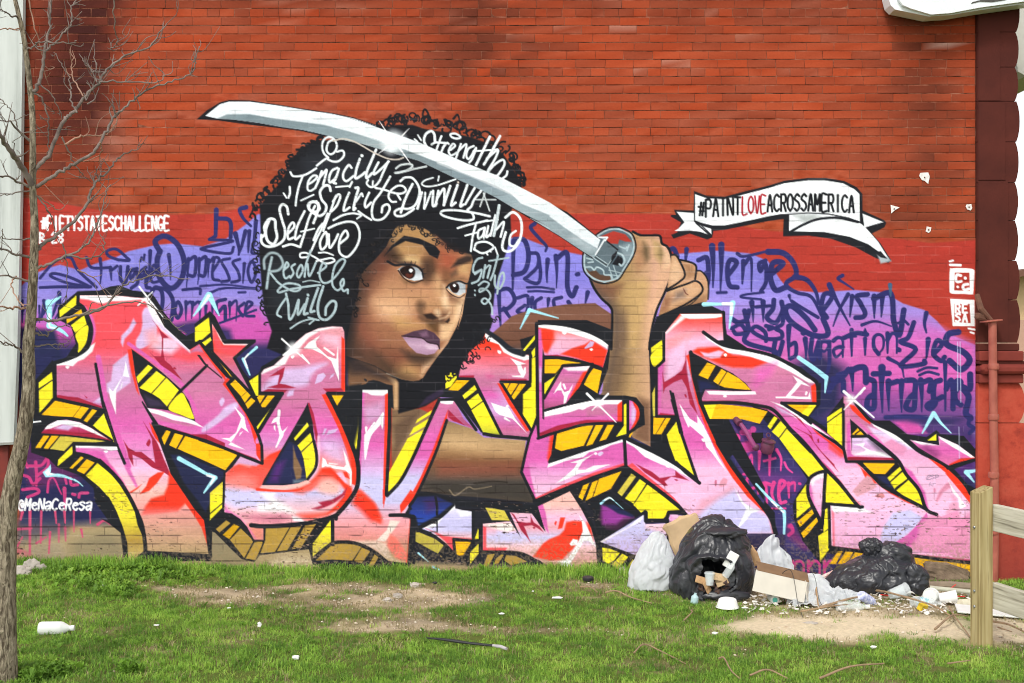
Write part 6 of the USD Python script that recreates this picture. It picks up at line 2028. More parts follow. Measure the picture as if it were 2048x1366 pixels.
EARTH = usdkit.material(stage, '/World/Looks/earth', {
    'a': ('attribute', {'attribute': 'paint'}), 'g': ('texture_coordinate', {}), 'n': ('noise_texture', {'scale': 38.0, 'detail': 7.0, 'roughness': 0.75}),
    'm': ('map_range', {'from_min': 0.28, 'from_max': 0.72, 'to_min': 0.70, 'to_max': 1.15}), 'c': ('combine_color', {}), 'x': ('mix', {'mix_type': 'multiply', 'fac': 1.0}),
    'b': ('bump', {'strength': 0.8, 'distance': 0.012}), 'p': ('principled_bsdf', {'roughness': 0.95, 'specular_ior_level': 0.15})},
    [('g.object', 'n.vector'), ('n.fac', 'm.value'), ('m.result', 'c.r'), ('m.result', 'c.g'), ('m.result', 'c.b'), ('a.color', 'x.color1'), ('c.color', 'x.color2'),
     ('x.color', 'p.base_color'), ('n.fac', 'b.height'), ('b.normal', 'p.normal')], surface='p.BSDF')
part('ground', (np.stack([GX, GY, GZ], -1).reshape(-1, 3), gq), EARTH, None, smooth=True, colours=gcol.reshape(-1, 3), kind='structure')


def leaf_look(name, a, b, c, fac=0.35):
    return usdkit.material(stage, '/World/Looks/' + name, {
        'o': ('object_info', {}), 'g': ('geometry', {}), 'n': ('noise_texture', {'scale': 1.5, 'detail': 5.0, 'roughness': 0.7}), 'i': ('math', {'math_type': 'multiply_add', 'value2': 0.4, 'value3': -0.26}),
        's': ('math', {'math_type': 'add'}), 'w': ('math', {'math_type': 'multiply_add', 'value2': 0.42}),
        'r': ('rgb_ramp', {'ramp': [(0.30, a), (0.55, b), (0.82, c)]}),
        'p': ('principled_bsdf', {'roughness': 0.55, 'specular_ior_level': 0.3}), 't': ('translucent_bsdf', {}), 'x': ('mix_closure', {'fac': fac})},
        [('g.position', 'n.vector'), ('o.random', 'i.value1'), ('g.random_per_island', 'w.value1'), ('i.value', 'w.value3'), ('w.value', 's.value1'), ('n.fac', 's.value2'), ('s.value', 'r.fac'),
         ('r.color', 'p.base_color'), ('r.color', 't.color'), ('p.BSDF', 'x.closure1'), ('t.BSDF', 'x.closure2')], surface='x.closure')


GRASS = leaf_look('grass_blade', (0.10, 0.21, 0.03), (0.27, 0.47, 0.06), (0.50, 0.62, 0.14))
DRY = leaf_look('dry_grass', (0.22, 0.19, 0.09), (0.36, 0.31, 0.16), (0.48, 0.42, 0.25))
WEED = leaf_look('weed_leaf', (0.10, 0.20, 0.025), (0.19, 0.36, 0.04), (0.32, 0.48, 0.07))


def tuft(rng, blades, h, spread, lean):
    vs, fs = [], []
    for b in range(blades):
        a, r = rng.uniform(0, 6.283), spread * math.sqrt(rng.random())
        hh, w = h * rng.uniform(0.3, 1.25), rng.uniform(0.0014, 0.0028)
        d, l = rng.uniform(0, 6.283), lean * rng.uniform(0.2, 1.3) * hh
        s = np.array([math.cos(d + 1.57), math.sin(d + 1.57), 0]) * w
        o = np.array([math.cos(a) * r, math.sin(a) * r, -0.006])
        dirv = np.array([math.cos(d), math.sin(d), 0])
        m = o + dirv * l * 0.3 + [0, 0, hh * 0.6]
        t = o + dirv * l + [0, 0, hh * (1 - 0.25 * lean)]
        n = len(vs)
        vs += [o - s, o + s, m + s * 0.8, m - s * 0.8, t]
        fs += [[n, n + 1, n + 2], [n, n + 2, n + 3], [n + 3, n + 2, n + 4]]
    return np.array(vs), np.array(fs)


def weed_plant(rng):
    vs, fs = [], []
    for b in range(9):
        a, l, h = rng.uniform(0, 6.283), rng.uniform(0.03, 0.075), rng.uniform(0.02, 0.09)
        d, s = np.array([math.cos(a), math.sin(a), 0]), np.array([-math.sin(a), math.cos(a), 0])
        o = d * 0.01 + [0, 0, h * 0.3]
        w = l * 0.33
        n = len(vs)
        vs += [o, o + d * l * 0.5 + s * w + [0, 0, h * 0.6], o + d * l * 0.55 + [0, 0, h * 0.5], o + d * l * 0.5 - s * w + [0, 0, h * 0.62], o + d * l + [0, 0, h * 0.45]]
        fs += [[n, n + 2, n + 1], [n, n + 3, n + 2], [n + 1, n + 2, n + 4], [n + 2, n + 3, n + 4]]
    return np.array(vs), np.array(fs)


def scatter(name, label, protos, mat, pts, which, scale, rot):
    pi = UsdGeom.PointInstancer.Define(stage, path_of(None, name))
    rel = []
    for n, mesh in enumerate(protos):
        m = usdkit.mesh(stage, f'{pi.GetPath()}/protos/clump' + (f'_{n:03d}' if n else ''), mesh, mat)
        rel.append(m.GetPath())
    pi.CreatePrototypesRel().SetTargets(rel)
    pi.CreateProtoIndicesAttr(Vt.IntArray.FromNumpy(which.astype(np.int32)))
    pi.CreatePositionsAttr(Vt.Vec3fArray.FromNumpy(pts.astype(np.float32)))
    pi.CreateScalesAttr(Vt.Vec3fArray.FromNumpy(np.asarray(scale, np.float32)))
    q = np.zeros((len(pts), 4), np.float16)
    pi.CreateOrientationsAttr(Vt.QuathArray([Gf.Quath(float(math.cos(a / 2)), 0, 0, float(math.sin(a / 2))) for a in rot]))
    return tag(pi.GetPrim(), label, name.replace('_', ' '), kind='stuff')


def field(n, rng, x=(-5.4, 5.4), y=(-4.0, -0.02)):
    p = np.stack([rng.uniform(*x, n), rng.uniform(*y, n)], 1)
    d = p[:, 1] + DIST
    return p[np.abs(p[:, 0]) < d * 0.47 + 0.25]


rng = np.random.default_rng(21)
p = field(27000, rng)
b = bareness(p[:, 0], p[:, 1])
p = p[rng.random(len(p)) > np.clip(b * 1.25, 0, 0.985)]
# taller near the wall, where nobody mows
tall = np.clip((p[:, 1] + 0.42) / 0.3, 0, 1) * np.clip((2.0 - p[:, 0]) / 0.6, 0.15, 1)
tall = tall * np.clip(fbm(np.stack([p[:, 0] * 2.2, p[:, 1] * 2.2, p[:, 0] * 0], -1), 3, 61) * 2.2 - 0.3, 0.15, 1.3)
size = rng.uniform(0.65, 1.2, len(p)) * (0.85 + 0.5 * (fbm(np.stack([p[:, 0] * 1.6, p[:, 1] * 1.6, p[:, 0] * 0], -1), 3, 63) - 0.5)) + tall * 1.9
zz = ground_z(p[:, 0], p[:, 1])
protos = [tuft(np.random.default_rng(100 + k), 24, 0.039, 0.052, 0.5 + 0.2 * (k % 4)) for k in range(8)]
scatter('grass', 'patchy green lawn grass, longer at the foot of the painted wall', protos, GRASS, np.column_stack([p, zz]), rng.integers(0, 8, len(p)),
        np.column_stack([np.minimum(size, 1.3), np.minimum(size, 1.3), size]), rng.uniform(0, 6.283, len(p)))
p = field(14000, rng)
b = bareness(p[:, 0], p[:, 1])
p = p[(rng.random(len(p)) < 0.10 + 0.9 * np.clip(b * (1.15 - b) * 3.2, 0, 1) * 0.6) & (sandy(p[:, 0], p[:, 1]) < 0.55)]
protos = [tuft(np.random.default_rng(200 + k), 14, 0.04, 0.06, 0.95) for k in range(5)]
s = rng.uniform(0.6, 1.3, len(p))
scatter('dry_grass', 'withered straw-coloured grass lying around the bare patches', protos, DRY, np.column_stack([p, ground_z(p[:, 0], p[:, 1])]), rng.integers(0, 5, len(p)),
        np.column_stack([s, s, s]), rng.uniform(0, 6.283, len(p)))
# broad-leaved weeds: by the wall on the left, and a few at the front
wp = []
for px, py, hw, hh, n in ((230, 1140, 110, 30, 150), (200, 1175, 90, 18, 90), (250, 1190, 40, 10, 40), (300, 1130, 60, 14, 50), (1000, 1150, 70, 10, 30), (60, 1350, 60, 14, 60), (110, 1345, 40, 10, 40), (260, 1345, 22, 6, 24), (330, 1160, 120, 12, 40), (120, 1165, 50, 14, 30), (700, 1150, 60, 12, 25), (1090, 1140, 60, 14, 40)):
    for _ in range(n):
        wp.append(on_ground(px + rng.normal(0, 0.5) * hw, max(py + rng.normal(0, 0.5) * hh, 1146)))
wq = field(2600, np.random.default_rng(77), y=(-4.0, -0.5))
wq = wq[bareness(wq[:, 0], wq[:, 1]) < 0.3]
wp = np.vstack([np.array(wp), np.column_stack([wq, ground_z(wq[:, 0], wq[:, 1])])])
few = len(wp) - len(wq)
wp[:, 1] = np.minimum(wp[:, 1], -0.05)
s = np.where(np.arange(len(wp)) < few, rng.uniform(0.3, 0.75, len(wp)), rng.uniform(0.16, 0.42, len(wp)))
scatter('weeds', 'broad-leaved green weeds among the grass by the wall', [weed_plant(np.random.default_rng(300 + k)) for k in range(5)], WEED, wp, rng.integers(0, 5, len(wp)),
        np.column_stack([s, s, s * 1.3]), rng.uniform(0, 6.283, len(wp)))
# pebbles and crumbs on the bare ground
STONE = usdkit.material(stage, '/World/Looks/pebble', {'o': ('object_info', {}), 'r': ('rgb_ramp', {'ramp': [(0.0, hexl('6f5f4e')), (0.35, hexl('a8957c')), (0.7, hexl('c9bda8')), (1.0, hexl('e6dfd2'))]}), 'p': ('principled_bsdf', {'roughness': 0.9})}, [('o.random', 'r.fac'), ('r.color', 'p.base_color')], surface='p.BSDF')
p = field(30000, rng)
b = bareness(p[:, 0], p[:, 1])
p = p[(b > 0.25) & (rng.random(len(p)) < 0.85 * b * np.where(sandy(p[:, 0], p[:, 1]) > 0.5, 0.25, 1.0))]
chips = []
for k in range(5):
    m = trimesh.creation.icosphere(0, 1.0)
    m.vertices *= np.random.default_rng(k).uniform(0.6, 1.2, (len(m.vertices), 1)) * [1, 0.8, 0.5]
    chips.append((m.vertices, m.faces))
s = 0.003 + 0.011 * rng.random(len(p)) ** 4
scatter('pebbles', 'small pale stones and crumbs on the bare ground', chips, STONE, np.column_stack([p, ground_z(p[:, 0], p[:, 1]) + 0.004]), rng.integers(0, 5, len(p)), np.column_stack([s, s, s]), rng.uniform(0, 6.283, len(p)))
# ------------------------------------------------------------------ the bare young tree at the left
BARK = usdkit.material(stage, '/World/Looks/bark', {
    'g': ('texture_coordinate', {}), 'mp': ('mapping', {'scale': (75.0, 75.0, 17.0)}), 'v': ('noise_texture', {'scale': 1.0, 'detail': 3.0, 'roughness': 0.6, 'distortion': 1.0}), 'n': ('noise_texture', {'scale': 26.0, 'detail': 6.0, 'roughness': 0.7}),
    'ad': ('mix_vector', {'fac': 0.12}), 'mr': ('map_range', {'from_min': 0.36, 'from_max': 0.60, 'clamp': True}), 'r': ('rgb_ramp', {'ramp': [(0.0, hexl('4a4034')), (0.4, hexl('8f8470')), (1.0, hexl('b9ae9b'))]}),
    'k': ('math', {'math_type': 'multiply'}), 'b': ('bump', {'strength': 0.9, 'distance': 0.012}), 'p': ('principled_bsdf', {'roughness': 0.9, 'specular_ior_level': 0.2})},
    [('g.object', 'mp.vector'), ('mp.vector', 'ad.a'), ('n.color', 'ad.b'), ('ad.result', 'v.vector'), ('g.object', 'n.vector'), ('v.fac', 'mr.value'), ('mr.result', 'k.value1'), ('n.fac', 'k.value2'), ('k.value', 'b.height'),
     ('k.value', 'r.fac'), ('r.color', 'p.base_color'), ('b.normal', 'p.normal')], surface='p.BSDF')
TWIG = look('twig_bark', '857870', 0.8, 0.45, 14.0, colour2='544841')
RED_TWIG = look('young_twig', 'a8816c', 0.75, 0.35, 14.0)
TREE_D = 6.0


def mixed(text):
    return coords(text)


tree = thing('bare_tree', 'young bare tree with grey bark and thin twigs at the left edge', 'tree', at(8, 1376, TREE_D) * [1, 1, 0])
loc = np.array(at(8, 1376, TREE_D) * [1, 1, 0])
TRUNK = coords('z 4 1400 M 28 1366 40 700 62 60 I 95 1150 165 850 215 560 230 300 228 20 E 245 1200 262 900 272 650 275 400 262 150 A 262 1200 258 900 228 600 190 300 150 120 122 0 105 -90 85 -260')
TR = np.interp(TRUNK[:, 1], [-260, 0, 170, 342, 505, 684, 884, 1026, 1200, 1300, 1400], [2, 4.2, 5.6, 6.3, 8.5, 11.0, 15, 17.5, 21, 23, 30])
tp = smooth_line(np.array([at(x, y, TREE_D) for x, y in TRUNK]))
tr = np.interp(np.linspace(0, 1, len(tp)), np.linspace(0, 1, len(TR)), TR) / FPX * TREE_D
tp[:, 2] = np.maximum(tp[:, 2], -0.05)
trunk = tube(tp - loc, tr, 18)
v = trunk.vertices
nn = fbm(np.stack([v[:, 0] * 60, v[:, 1] * 60, v[:, 2] * 14], -1), 3, 71) - 0.5
rad = np.repeat(tr, 18)
rad = np.append(rad, [0, 0])
ctr = np.vstack([np.repeat(tp - loc, 18, 0), tp[:1] - loc, tp[-1:] - loc])
trunk.vertices = v + (v - ctr) * (nn * 0.22)[:, None]
part('trunk', trunk, BARK, tree, smooth=True)
BRANCHES = '''5 1.6 .05|A 262 735 300 690 340 560 355 430 380 300 400 150 402 0 395 -120
2.6 1.2 .15|A 355 420 390 385 430 350 520 250 575 160 570 90 598 0 610 -80
2.4 .9 -.1|A 215 380 250 385 300 340 400 335 560 345 612 323
5.5 1.3 .25|E 262 60 A 290 1340 380 1250 500 985 560 920 620 850 700 740 790 670 820 600 900 510 1030 430 1180 380 1260 290 1332 190
2.4 .9 .1|A 790 670 850 650 1000 655 1200 662 1290 640 1312 600 1268 540
4.6 1.1 .3|E 290 130 A 400 1420 500 1366 620 1300 740 1220 800 1140 850 1040 900 950 950 900 1040 820 1190 720 1340 660 1470 622 1540 560 1560 480 1592 370
5 1.2 .35|E 265 650 310 620 400 545 560 430 690 270 740 130 790 60 860 10 A 920 1290 1020 1220 1110 1185
3.6 1 .2|E 285 780 400 740 500 685 620 640 720 560 760 450 800 350 840 200 882 110
2.4 .9 .2|E 525 672 640 690 770 690 828 630 820 550 785 480
4 1.1 .4|E 250 1195 300 1188 460 1190 640 1150 820 1100 900 1000 1000 910 1100 870 1250 840 1400 850 1520 862
2.2 .8 .3|E 640 1150 850 1075 1050 1045 1200 1080 1300 1150 1400 1240 1490 1300
3.2 1 .2|E 240 1290 290 1300 360 1312 430 1270 520 1235 580 1250
3.4 1.2 -.2|E 235 130 150 90 80 50 0 40 -60 20
3.4 1.2 -.2|E 240 690 100 650 0 610 -60 590
3 1.2 -.2|E 235 885 120 850 0 830 -60 820
3 1.2 -.3|E 215 1095 100 1095 0 1080 -60 1060
2 .9 -.2|E 245 540 100 545 0 530
2 .9 -.2|E 240 160 100 180 0 200
8 4 -.4|E 262 120 A 190 1366 130 1270 70 1190 0 1080 -80 950
3 1 -.3|A 255 1140 120 1020 60 970 -20 960
2.4 1 -.2|A 150 140 100 130 40 100 -20 60
2 1 -.2|A 160 228 60 236 -20 230
2.6 1 .1|A 262 740 340 790 380 940 386 1100 380 1250
2.2 .8 .2|A 615 900 570 800 562 700 550 620 500 520 430 420
1.8 .7 .2|A 665 770 580 600 575 480 570 365
2 .7 .2|A 775 655 740 580 690 510 632 430
1.8 .7 .2|A 742 578 762 540 750 328
2.6 .9 .3|A 520 1155 620 1100 700 1080 820 1080 900 1040 935 960
2 .8 .2|A 495 1095 560 1240 640 1366 E 700 60
1.8 .7 .1|A 325 680 420 770 480 900 505 985
1.8 .7 .1|A 225 -40 280 230 330 380 366 630
1.6 1 .4|A 908 -60 915 180 930 340 885 388
1.2 .6 .4|A 930 340 1005 293
2 .7 .2|E 280 190 380 250 480 310 545 240
2 .7 .2|E 300 200 400 340 440 500 480 580
1.8 .6 .2|E 500 580 530 700 540 880 530 1050
1.8 .6 .2|E 620 790 760 870 860 1010
3 1.2 -.2|I 195 95 120 35 50 15 -40 0
2.4 1 .2|I 245 40 330 30 440 15 530 40
2 .9 -.2|E 130 840 90 920 160 1050 200 1090
1.6 .7 -.2|A 200 1366 150 1300 100 1150 170 1080
1.6 .7 -.1|A 140 1020 100 900 40 830 -20 770
1.8 .7 .2|A 800 1140 810 1200 790 1310
1.8 .7 .2|A 690 800 670 740
2 .8 .2|A 700 830 760 790 790 700'''
trng = np.random.default_rng(9)


def twigs_on(p, r, n, length):
    """Short side shoots along a branch."""
    out = []
    for _ in range(n):
        k = trng.integers(len(p) // 3, len(p))
        o, t = p[k], p[min(k + 1, len(p) - 1)] - p[max(k - 1, 0)]
        t = t / (np.linalg.norm(t) + 1e-9)
        d = t * trng.uniform(0.4, 1.0) + np.array([trng.normal(0, 0.6), trng.normal(0, 0.6), trng.normal(0.35, 0.5)])
        d /= np.linalg.norm(d)
        l = length * trng.uniform(0.3, 1.2)
        b = o + d * l * 0.5 + trng.normal(0, 0.12 * l, 3)
        e = o + d * l + np.array([0, 0, 0.2 * l]) + trng.normal(0, 0.15 * l, 3)
        out.append(tube(smooth_line([o, b, e], 4), np.linspace(max(r[k] * 0.55, 0.0021), 0.0013, 9), 4, False))
        if trng.random() < 0.5:
            f = b + (e - b) * 0.3 + np.array([trng.normal(0, 0.3 * l), trng.normal(0, 0.2 * l), abs(trng.normal(0.2 * l, 0.2 * l))])
            out.append(tube([b, (b + f) / 2 + trng.normal(0, 0.05 * l, 3), f], [0.0019, 0.0015, 0.0011], 4, False))
    return out


for n, line in enumerate(BRANCHES.split('\n')):
    head, pts = line.split('|')
    r0, r1, away = map(float, head.split())
    q = coords(pts)
    dd = TREE_D + away * np.linspace(0, 1, len(q)) ** 1.2
    p = smooth_line(np.array([at(x, y, d) for (x, y), d in zip(q, dd)]) - loc, 5)
    p[2:-1] += trng.normal(0, 0.0035, p[2:-1].shape)
    r = np.linspace(r0, r1, len(p)) / FPX * TREE_D * 0.85
    seg = np.linalg.norm(np.diff(p, axis=0), axis=1).sum()
    ms = [tube(p, r, 7)] + twigs_on(p, r, int(seg * (15 if r0 > 2.2 else 8)), 0.13)
    part('branch', join(ms), TWIG if n % 3 or r0 > 3 else RED_TWIG, tree, smooth=True)
# ------------------------------------------------------------------ the corner of the house: brownstone strip with a lobed edge, capital, red pedestal
STONE_DARK = look('brownstone', '542720', 0.85, 0.22, 3.5, 0.25, 90.0, colour2='45201b', spec=0.15)
MOULD = look('painted_stone', '7c352c', 0.8, 0.25, 6.0, 0.35, 60.0, colour2='702f28', spec=0.2)
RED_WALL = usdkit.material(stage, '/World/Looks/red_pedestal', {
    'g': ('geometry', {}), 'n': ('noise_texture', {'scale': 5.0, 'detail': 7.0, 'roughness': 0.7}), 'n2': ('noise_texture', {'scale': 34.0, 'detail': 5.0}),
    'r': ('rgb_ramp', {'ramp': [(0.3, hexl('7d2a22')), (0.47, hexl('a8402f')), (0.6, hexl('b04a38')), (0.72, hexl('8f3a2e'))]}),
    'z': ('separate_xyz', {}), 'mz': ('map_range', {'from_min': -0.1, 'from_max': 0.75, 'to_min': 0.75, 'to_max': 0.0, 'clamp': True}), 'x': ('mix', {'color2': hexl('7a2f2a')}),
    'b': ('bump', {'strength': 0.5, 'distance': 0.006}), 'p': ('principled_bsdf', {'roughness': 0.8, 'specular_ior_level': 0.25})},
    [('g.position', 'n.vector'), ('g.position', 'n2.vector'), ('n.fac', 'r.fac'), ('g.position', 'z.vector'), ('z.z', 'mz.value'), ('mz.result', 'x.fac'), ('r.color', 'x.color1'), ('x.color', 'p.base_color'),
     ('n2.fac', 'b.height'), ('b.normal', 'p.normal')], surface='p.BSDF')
pil = tag(UsdGeom.Xform.Define(stage, path_of(house, 'corner_pilaster')).GetPrim(), 'dark brownstone corner strip with lobed outer edge on a red pedestal')
X0 = float(wx(1952))


def lobed(py_top, py_bot, out, notch, front):
    """One stone: flat face, outer edge swelling between its two joints."""
    t = np.linspace(0, 1, 9)
    edge = notch + (out - notch) * np.sin(np.pi * np.clip(t * 0.94 + 0.03, 0, 1)) ** 0.55
    zt, zb = float(wz(py_top)), float(wz(py_bot))
    pts = [(X0, zt - 0.002)] + [(float(wx(e)), zt - 0.002 + (zb - zt + 0.004) * k) for e, k in zip(edge, t)] + [(X0, zb + 0.002)]
    return prism(pts, front, 0.4)


for py0, py1, o in ((-90, -10, 2035), (-10, 66, 2036), (66, 136, 2034), (136, 204, 2033), (204, 285, 2036), (285, 366, 2034), (366, 442, 2033), (442, 522, 2033), (522, 600, 2036), (600, 686, 2037)):
    part('block', lobed(py0, py1, o, o - 9, -0.030), STONE_DARK, pil, smooth=25)
groove = 1997
part('fillet', join([box(X0 + 0.004, float(wx(1996)), -0.036, -0.029, float(wz(203)), float(wz(-80))), box(X0 + 0.004, float(wx(2007)), -0.036, -0.029, float(wz(361)), float(wz(206))), box(X0 + 0.004, float(wx(2012)), -0.036, -0.029, float(wz(684)), float(wz(364)))]), STONE_DARK, pil)


def roll(py0, py1, x_out, y_out, name, mat, round_=False):
    z0, z1 = float(wz(py1)), float(wz(py0))
    m = bevel_box(float(wx(x_out)) - X0, 0.4 + y_out, z1 - z0, (z1 - z0) * (0.32 if round_ else 0.12))
    part(name, place(m, ((float(wx(x_out)) + X0) / 2, 0.2 - y_out / 2, (z0 + z1) / 2)), mat, pil, smooth=40 if round_ else False)


roll(687, 702, 2034, 0.045, 'moulding', STONE_DARK)
roll(702, 722, 2040, 0.075, 'moulding', MOULD)
roll(728, 748, 2049, 0.11, 'moulding', MOULD, True)
roll(722, 728, 2042, 0.06, 'moulding', STONE_DARK)
roll(748, 766, 2040, 0.07, 'moulding', MOULD)
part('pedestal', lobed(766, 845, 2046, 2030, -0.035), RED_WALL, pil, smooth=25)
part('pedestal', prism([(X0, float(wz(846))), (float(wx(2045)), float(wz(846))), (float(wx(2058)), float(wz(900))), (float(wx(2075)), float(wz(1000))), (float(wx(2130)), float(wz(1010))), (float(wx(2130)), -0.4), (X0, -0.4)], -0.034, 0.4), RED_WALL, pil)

# ------------------------------------------------------------------ the drain pipe on the corner
PIPE = look('rusty_pipe_paint', 'a45a4a', 0.6, 0.3, 9.0, 0.3, 50.0, colour2='8a4437')
RUST = look('rust', '6b4636', 0.9, 0.4, 18.0, 0.6, 60.0)
pd = DIST - 0.13
pipe = thing('drain_pipe', 'thin rust-red drain pipe fixed to the brownstone corner behind the fence post', 'pipe', (float(at(1986, 900, pd)[0]), pd - DIST, 0))
rp = 8.0 / FPX * pd
zt = EYE + (683 - 643) / FPX * pd
line = [(0, 0, -0.2), (0.012, 0, 0.25), (0.010, 0, 0.8), (0.003, 0, 1.2), (-0.004, 0, zt)]
part('pipe', tube(smooth_line(line), rp, 16), PIPE, pipe, smooth=40)
for py in (733, 834, 950, 1062):
    z = EYE + (683 - py) / FPX * pd
    part('collar', place(lathe([(0, -0.022), (rp * 1.2, -0.022), (rp * 1.32, -0.012), (rp * 1.32, 0.012), (rp * 1.2, 0.022), (0, 0.022)], 18), (0.004, 0, z)), PIPE, pipe, smooth=40)
part('flange', place(bevel_box(0.13, 0.12, 0.012, 0.003), (-0.01, 0.01, zt + 0.004), (0, -6, 0)), PIPE, pipe)
part('bracket', join([tube([np.array(at(1954, 590, pd + 0.06)) - [float(at(1986, 900, pd)[0]), pd - DIST, 0], np.array(at(1962, 618, pd)) - [float(at(1986, 900, pd)[0]), pd - DIST, 0], np.array(at(1983, 640, pd)) - [float(at(1986, 900, pd)[0]), pd - DIST, 0]], [0.02, 0.024, 0.014], 8),
                      place(bevel_box(0.10, 0.05, 0.05, 0.012), np.array(at(1962, 634, pd + 0.02)) - [float(at(1986, 900, pd)[0]), pd - DIST, 0], (0, 12, 20))]), RUST, pipe)

# ------------------------------------------------------------------ white sheet-metal hood over the corner, top right
WHITE_METAL = look('white_sheet_metal', 'dfe4e6', 0.45, 0.06, 3.0, colour2='cfd5d8')
hd = 8.82
hood = thing('metal_hood', 'white sheet-metal hood with a dented lower edge hanging over the right corner', 'hood', (0, 0, 0))


def outline(px, d):
    return [(float(at(x, y, d)[0]), float(at(x, y, d)[2])) for x, y in px]


body = [(1776, -140), (1776, -8), (1781, 10), (1790, 19), (1815, 24), (1858, 33), (1902, 30), (1960, 20), (2048, 8), (2110, 0), (2110, -140)]
part('panel', prism(outline(body, hd), hd - DIST, -0.04), WHITE_METAL, hood)
rim = [(1786, -140), (1797, -2), (1806, 10), (1822, 17), (1862, 29), (1902, 26), (1960, 15), (2048, 3), (2110, -4), (2110, -140)]
part('front_panel', prism(outline(rim, hd - 0.03), hd - DIST - 0.03, hd - DIST - 0.002), WHITE_METAL, hood)
GRIME = look('grime', '55524e', 0.95, 0.5, 30.0)
part('dirt_streak', prism(outline([(1942, 7), (1960, 3), (1985, 4), (2010, 0), (2015, -3), (1990, -6), (1965, -1), (1945, 4)], hd - 0.034), hd - DIST - 0.034, hd - DIST - 0.031), GRIME, hood, kind='stuff')

# pale box beyond the corner
gb = thing('metal_box', 'pale grey metal box standing out beyond the brownstone corner, under the hood', 'box', (0, 0, 0))
part('casing', prism(outline([(2026, -60), (2026, 66), (2032, 118), (2036, 143), (2052, 152), (2120, 146), (2120, -60)], 9.6), 0.6, 1.6), look('pale_grey_paint', 'c9c7be', 0.7, 0.1, 3.0), gb)

# ------------------------------------------------------------------ far house in the gap on the right
far = thing('far_house', 'pale yellow house with a dark brown roof edge far behind the corner on the right', 'house', (0, 0, 0))
FD = 26.0
part('wall', prism(outline([(1960, 560), (2300, 512), (2300, 770), (1960, 770)], FD), FD - DIST, FD - DIST + 7), look('far_render', 'cdb489', 0.9, 0.15, 0.7), far)
part('roof', prism(outline([(1940, 556), (2310, 500), (2310, 512), (1940, 569)], FD - 0.6), FD - DIST - 0.6, FD - DIST + 7.5), look('far_roof', '6b4a3a', 0.9, 0.2, 1.0), far)
part('lower_wall', prism(outline([(1960, 640), (2300, 640), (2300, 1000), (1960, 1000)], FD - 0.4), FD - DIST - 0.4, FD - DIST - 0.05), look('far_brick', 'b5907c', 0.9, 0.15, 1.0), far)

# ------------------------------------------------------------------ the house next door, left edge: pale rendered wall that hangs over a dark red foot
PANEL = usdkit.material(stage, '/World/Looks/pale_render', {
    'g': ('geometry', {}), 'mp': ('mapping', {'scale': (9.0, 9.0, 0.7)}), 'n': ('noise_texture', {'scale': 1.2, 'detail': 6.0, 'roughness': 0.6}),
    'r': ('rgb_ramp', {'ramp': [(0.3, hexl('8f9490')), (0.5, hexl('b7bcb9')), (0.7, hexl('c4c9c6'))]}), 'p': ('principled_bsdf', {'roughness': 0.8, 'specular_ior_level': 0.2})},
    [('g.position', 'mp.vector'), ('mp.vector', 'n.vector'), ('n.fac', 'r.fac'), ('r.color', 'p.base_color')], surface='p.BSDF')
nd = 8.93
nb = thing('neighbouring_house', 'house at the left edge, pale grey rendered wall overhanging a dark red foot', 'building', (0, 0, 0))
part('rendered_wall', prism(outline([(-420, -260), (48, -260), (46, 0), (41, 400), (35, 684), (27, 884), (-420, 908)], nd), nd - DIST, -0.02), PANEL, nb)
part('drip_edge', prism(outline([(-420, 908), (27, 884), (27, 889), (-420, 914)], nd - 0.01), nd - DIST - 0.01, -0.02), look('shadow_grey', '8f908a', 0.8, 0.2), nb)  # thin strip along the bottom edge, a darker grey than the wall
part('foot_wall', prism(outline([(-420, 900), (16, 890), (10, 1180), (-420, 1180)], 8.96), -0.04, -0.012), look('dark_red_foot', '7a2a20', 0.85, 0.45, 5.0, 0.4, 40.0, colour2='3d1a18'), nb)

# ------------------------------------------------------------------ timber post and rails, right
WOOD = usdkit.material(stage, '/World/Looks/weathered_pine', {
    'g': ('texture_coordinate', {}), 'mp': ('mapping', {'scale': (30.0, 30.0, 1.4)}), 'n': ('noise_texture', {'scale': 1.6, 'detail': 6.0, 'distortion': 0.5}), 'w': ('wave_texture', {'wave_type': 'rings', 'rings_direction': 'z', 'scale': 0.55, 'distortion': 3.0, 'detail': 2.0}),
    'mx': ('mix_float', {'fac': 0.16}), 'r': ('rgb_ramp', {'ramp': [(0.2, hexl('514529')), (0.36, hexl('7f6f49')), (0.5, hexl('9d8d62')), (0.64, hexl('aa9c72')), (0.74, hexl('7a6c48')), (0.9, hexl('8f8260'))]}),
    'b': ('bump', {'strength': 0.6, 'distance': 0.003}), 'p': ('principled_bsdf', {'roughness': 0.75, 'specular_ior_level': 0.25})},
    [('g.object', 'mp.vector'), ('mp.vector', 'n.vector'), ('mp.vector', 'w.vector'), ('n.fac', 'mx.a'), ('w.fac', 'mx.b'), ('mx.result', 'r.fac'), ('mx.result', 'b.height'), ('r.color', 'p.base_color'), ('b.normal', 'p.normal')], surface='p.BSDF')
